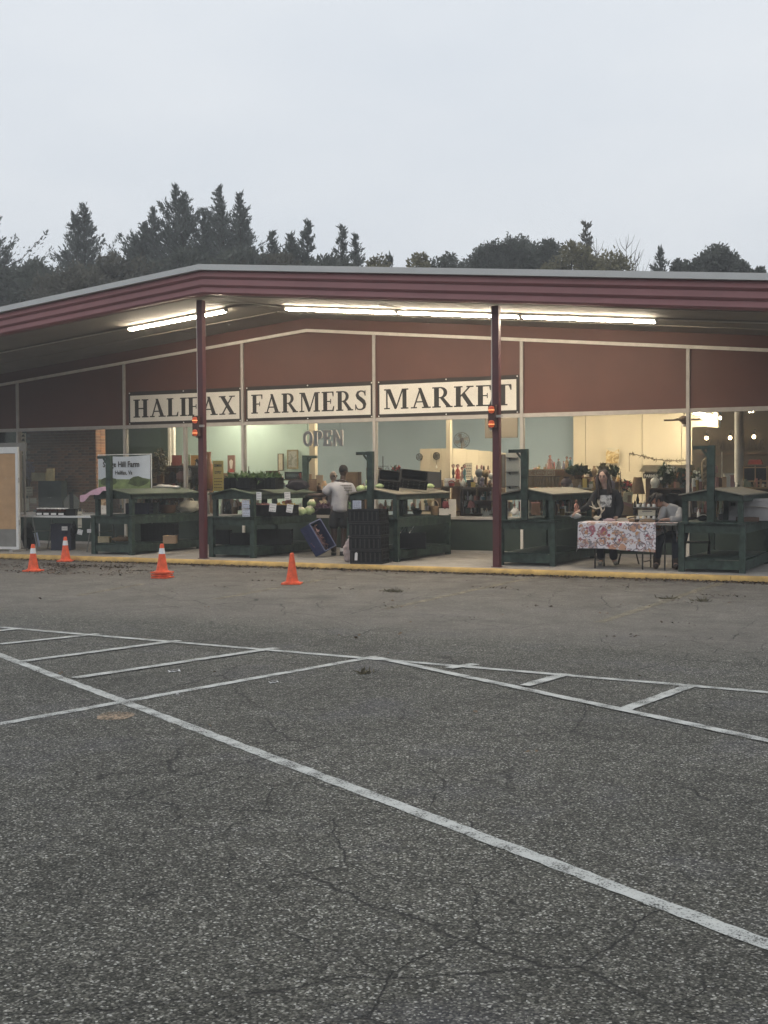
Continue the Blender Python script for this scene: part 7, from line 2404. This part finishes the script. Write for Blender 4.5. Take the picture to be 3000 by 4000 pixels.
# bare bulbs on the dark wall
for px, py, lab in ((2760, 1711, 'glowing bare bulb on the dark wall nearest the end mullion'), (2852, 1710, 'glowing bare bulb on the dark wall beside the round column'), (2945, 1706, 'glowing bare bulb on the dark wall past the round column')):
    c = PY(px, py, 26.35)
    o = put('bare_bulb', 'light bulb', lab, c, 'bare bulbs on the dark wall', 0)
    P_(o, 'bulb', MB().blob((0, 0, 0), .038, 1, 0, 2, (1, 1, 1.1)), M_bulb)
    P_(o, 'socket', MB().lathe([(.018, .036), (.022, .05), (.020, .10)], 10), M_blkm)
    P_(o, 'arm', MB().tube([(0, 0, .10), (0, .1, .16), (0, .24, .16)], .008, 6), M_blkm)
# dark lettering on the dark wall
a, b = PY(2758, 1758, 26.58), PY(2985, 1750, 26.58)
o = put('wall_lettering', 'sign', 'dark letters spelling T MARLINE on the dark wall under the bulbs', (a.x, 26.58, a.z), None, 0)
t1 = MB()
serif(t1, 'T MARLINE', 0, 0, .22, b.x - a.x, 0, .012)
P_(o, 'lettering', t1, mat('dark_letter', (.038, .030, .024), .6), smooth=0)
P_(o, 'rail', MB().box(-.2, b.x - a.x + .1, -.03, -.001, -.10, -.075), M_wood)
# right counter
rtz = top_of(2900, 1903)
for xa, ya, xb, m_, lab in ((2793, 1866, 2806, M_rose, 'rosy slim gift bag, first on the plain wooden counter'), (2806, 1870, 2818, M_wood, 'dark slim gift bag beside the rosy one'), (2820, 1866, 2838, mat('tan_shade', (.50, .33, .20), .7), 'tan gift bag in the middle of the wooden counter'), (2838, 1862, 2856, M_ceramic, 'white gift bag beside the tan one'), (2852, 1858, 2866, M_rose, 'tall rosy gift bag beside the round column')):
    item('box', xa, ya, xb, 1903, 22.6, lab, m_, z=rtz, cat='gift bag', name='gift_bag', dep=.08)
item('box', 2828, 1852, 2865, 1862, 22.75, 'flat cream box on top of the gift bags', M_ceramic, cat='box', z=PY(2845, 1862, 22.75).z)
item('candlestick', 2816, 1763, 2824, 1903, 22.7, 'tall thin white pole on the wooden counter', M_ceramic, z=rtz)
sheet(2790, 1820, 2804, 1848, 22.3, 'small pink card taped beside the fifth stall mast', M_rose, 'pink_card', 'card', lines=1)
o = put('arched_mirror', 'mirror', 'arched gilt-edged mirror half behind the fifth stall mast', (PY(2760, 1858, 22.6).x, 22.7, top_of(2740, 1925)), None, FACE)
hz = PY(2760, 1788, 22.7).z - o.location.z
ap = [(-.11, 0), (.11, 0)] + [(.11 * math.cos(t), hz - .11 + .11 * math.sin(t)) for t in [math.pi * q / 10 for q in range(11)]]
P_(o, 'frame', MB().prism(ap, .03, 'y', 0), mat('pale_gilt', (.46, .36, .23), .5))
P_(o, 'mirror_face', MB().prism([(x * .78, z * .93 + .02) for x, z in ap], .006, 'y', -.007), print_mat('mirror_face', 'soft', (.14, .11, .08), (.34, .27, .18), (.45, .38, .28), 9))  # the mirror's reflection is painted on as soft brown blotches
for xa, ya, xb, m_, lab in ((2702, 1868, 2716, M_ceramic, 'white trinket pot on the shelf by the end mullion'), (2717, 1862, 2730, M_gold, 'ochre trinket bottle on the shelf by the end mullion'), (2731, 1870, 2742, M_rose, 'rosy trinket jar on the shelf by the end mullion'), (2704, 1895, 2722, mat('terracotta', (.30, .15, .085), .8), 'terracotta block on the shelf by the end mullion')):
    item('jar', xa, ya, xb, 1925, 22.55, lab, m_, z=top_of(2740, 1925))
item('flowers', 2704, 1830, 2748, 1880, 22.75, 'dark flower sprig on the shelf by the end mullion', M_ceramic, nf=12, z=top_of(2740, 1925))
# small paned window panel at the right
a, b = PY(2903, 1903, 23.2), PY(3010, 1815, 23.2)
o = put('paned_panel', 'window panel', 'dark paned window panel with pale bars on the wooden counter', (a.x, 23.2, a.z - .02), None, 0)
w_, hz = b.x - a.x, b.z - a.z
P_(o, 'backing', MB().box(0, w_, 0, .02, 0, hz), M_blk)
for z in (.06, hz * .32, hz - .03):
    P_(o, 'bar', MB().box(0, w_, -.015, -.001, z - .012, z + .012), M_lwood)
for x in (w_ * .02, w_ * .45, w_ * .88):
    P_(o, 'upright', MB().box(x - .010, x + .010, -.028, -.016, 0, hz), M_lwood)
shelving(2903, 3010, PY(2950, 1903, 23.2).z - .021, 23.15, 'dark stand carrying the paned panel', M_wood, (.8,))
o = put('red_books', 'book', 'stack of red books lying on the shelf past the round column', (PY(2950, 1806, 23.25).x, 23.28, PY(2950, 1814, 23.25).z), None, 0)
for q in range(3):
    P_(o, 'book', MB().box(-.13 + .01 * q, .13 - .012 * q, -.05, .05, .03 * q, .03 * q + .027), M_red)
# stall 5 load
o = put('cooler', 'cooler', 'pale grey lidded cooler on the fifth bench', (PY(2960, 2035, 20.0).x, 20.0, BT), None, .05)
P_(o, 'tub', MB().box(-.42, .40, -.22, .22, .0, .30), mat('pale_grey_plastic', (.34, .33, .33), .5, .08, 5))
P_(o, 'lid', MB().box(-.43, .41, -.23, .23, .301, .34), mat('pale_grey_plastic', (.34, .33, .33), .5))
P_(o, 'handle', MB().tube([(-.2, -.235, .2), (-.1, -.25, .22), (.1, -.25, .22), (.2, -.235, .2)], .01, 6), M_alu)
item('crate', 2885, 2020, 2955, 2038, 19.4, 'low dark wooden tray in front of the cooler', M_wood, z=BT, dep=.25, name='tray')
item('bag', 2725, 2012, 2770, 2042, 19.4, 'black bag with a white cap on the fifth bench', M_blk, z=BT, m2=M_ceramic)
item('bottle', 2722, 1985, 2735, 2012, 20.4, 'small white bottle by the fifth stall mast', M_ceramic, z=BT)
item('bottle', 2810, 1985, 2824, 2030, 20.4, 'clear bottle with a round top on the fifth bench', mat('clear_plastic', (.42, .43, .44), .25), z=BT, m2=M_stone)
item('box', 2805, 2010, 2835, 2030, 20.0, 'small grey-lit carton at the foot of the clear bottle', M_stone, z=BT, cat='box')
sheet(2788, 1958, 2800, 1982, 21.1, 'white card under the fifth stall roof beside the mast', lines=2)
sheet(2832, 1958, 2852, 1985, 21.1, 'second white card under the fifth stall roof, farther from the mast', lines=2)
sheet(2855, 1962, 2872, 1976, 19.0, 'small black plate on the fifth stall upper post', M_blk, 'black_plate', 'plate', lines=0)

# ================================================================ LITTER
M_leafd = mat('dead_leaf', (.055, .036, .024), .9, .55, 15)
M_leaft = mat('tan_leaf', (.16, .11, .07), .9, .4, 15)
def litter(name, spots, label, m, seed, L0=.02, L1=.055):
    r = random.Random(seed)
    mb = MB()
    for (x0, x1, y0, y1, n, clump) in spots:
        cs = [(r.uniform(x0, x1), r.uniform(y0, y1)) for _ in range(max(1, int(n * clump)))] if clump else None
        for i in range(n):
            if cs:
                cx, cy = r.choice(cs)
                x, y = cx + r.gauss(0, .16), cy + r.gauss(0, .07)
            else:
                x, y = r.uniform(x0, x1), y1 - abs(r.gauss(0, 1)) * (y1 - y0) * .5
            if y > DK - .012: y = DK - .015 - r.random() * .03
            z = gz(y) + .003
            a = r.uniform(0, 6.28)
            L_ = r.uniform(L0, L1)
            d = Vector((math.cos(a), math.sin(a), r.uniform(0, .5)))
            n_ = Vector((-d.y, d.x, r.uniform(-.5, .5))) * L_ * .32
            c = Vector((x, y, z + r.random() * .006))
            mb.add([c, c + d * L_ * .5 + n_ + Vector((0, 0, .006)), c + d * L_, c + d * L_ * .5 - n_], [(0, 1, 2, 3)])
    return tag(mb.build(name, m, smooth=0), label, kind='stuff')
litter('leaf_litter', [(-24, 1, 17.85, DK, 3600, 0), (-14.5, 1, 18.0, DK, 2600, 0), (-17.5, -12.5, 15.7, 17.3, 900, .06), (-15.5, -13.0, 16.6, 17.8, 500, .06), (-12, -2, 12, 17.5, 170, .10)], 'dark dead leaves drifted along the foot of the yellow kerb', M_leafd, 3)
litter('tan_litter', [(-24, 1, 17.9, DK, 800, 0), (-17.5, -12.5, 15.7, 17.3, 200, .15), (-12, -2, 6, 17, 60, 1)], 'tan leaf crumbs scattered over the asphalt', M_leaft, 4)
def weed(px, py, w, label, n=130, m=None):
    p = on_lot(px, py)
    r = random.Random(int(px))
    mb = MB()
    for i in range(n):
        c = Vector((r.gauss(0, w * .4), r.gauss(0, w * .25), 0))
        leaf(mb, c, Vector((r.gauss(0, .7), r.gauss(0, .7), r.uniform(.1, .7))), r.uniform(.03, .09), .006, r)
    tag(mb.build('weed_tuft', m or M_dry, loc=(0, 0, 0), smooth=0), label, 'weeds').location = p + Vector((0, 0, .002))
weed(1532, 2312, .22, 'dry tan weed tuft growing from a crack before the plain cone')
weed(1425, 2630, .07, 'dark flattened weed tuft past the crossing of the painted lines', 36)
weed(2615, 2340, .12, 'low brown weed tuft on the faded line near the end stall', 60)
weed(2750, 2350, .14, 'low brown weed tuft beyond the faded line', 60)
for px, py, s_, lab in ((680, 2623, .10, 'crushed white paper cup lying inside the hatched bay'), (1068, 2666, .08, 'torn white wrapper lying below the long painted line'), (694, 2716, .035, 'tiny white scrap near the line crossing')):
    p = PZ(px, py, .004)
    o = put('paper_scrap', 'litter', lab, p, None, rng.uniform(0, 3))
    mb = MB()
    for i in range(5):
        mb.v += [(-s_ * .5 + s_ * i / 4, -s_ * .25, .006 * (i % 2)), (-s_ * .5 + s_ * i / 4, s_ * .22, .012 * ((i + 1) % 2) + .004)]
    mb.f = [(2 * i, 2 * i + 2, 2 * i + 3, 2 * i + 1) for i in range(4)]
    P_(o, 'crumpled_sheet', mb, M_paper, smooth=0)
    P_(o, 'torn_edge', MB().box(-s_ * .3, s_ * .35, -s_ * .12, s_ * .1, .001, .016), M_ltgrey if s_ > .05 else M_paper)

# ================================================================ HAZE
if HAZE:
    mb = MB().box(-640, 640, -130, 640, -1.2, 22)
    m = bpy.data.materials.new('haze')
    m.use_nodes = True
    t = m.node_tree
    t.nodes.clear()
    out = N(t, 'ShaderNodeOutputMaterial')
    pv = N(t, 'ShaderNodeVolumePrincipled')
    pv.inputs['Color'].default_value = (.93, .95, .97, 1)
    pv.inputs['Density'].default_value = HAZE
    t.links.new(pv.outputs[0], out.inputs['Volume'])
    tag(mb.build('haze', m, smooth=0), 'pale damp morning haze', kind='stuff')
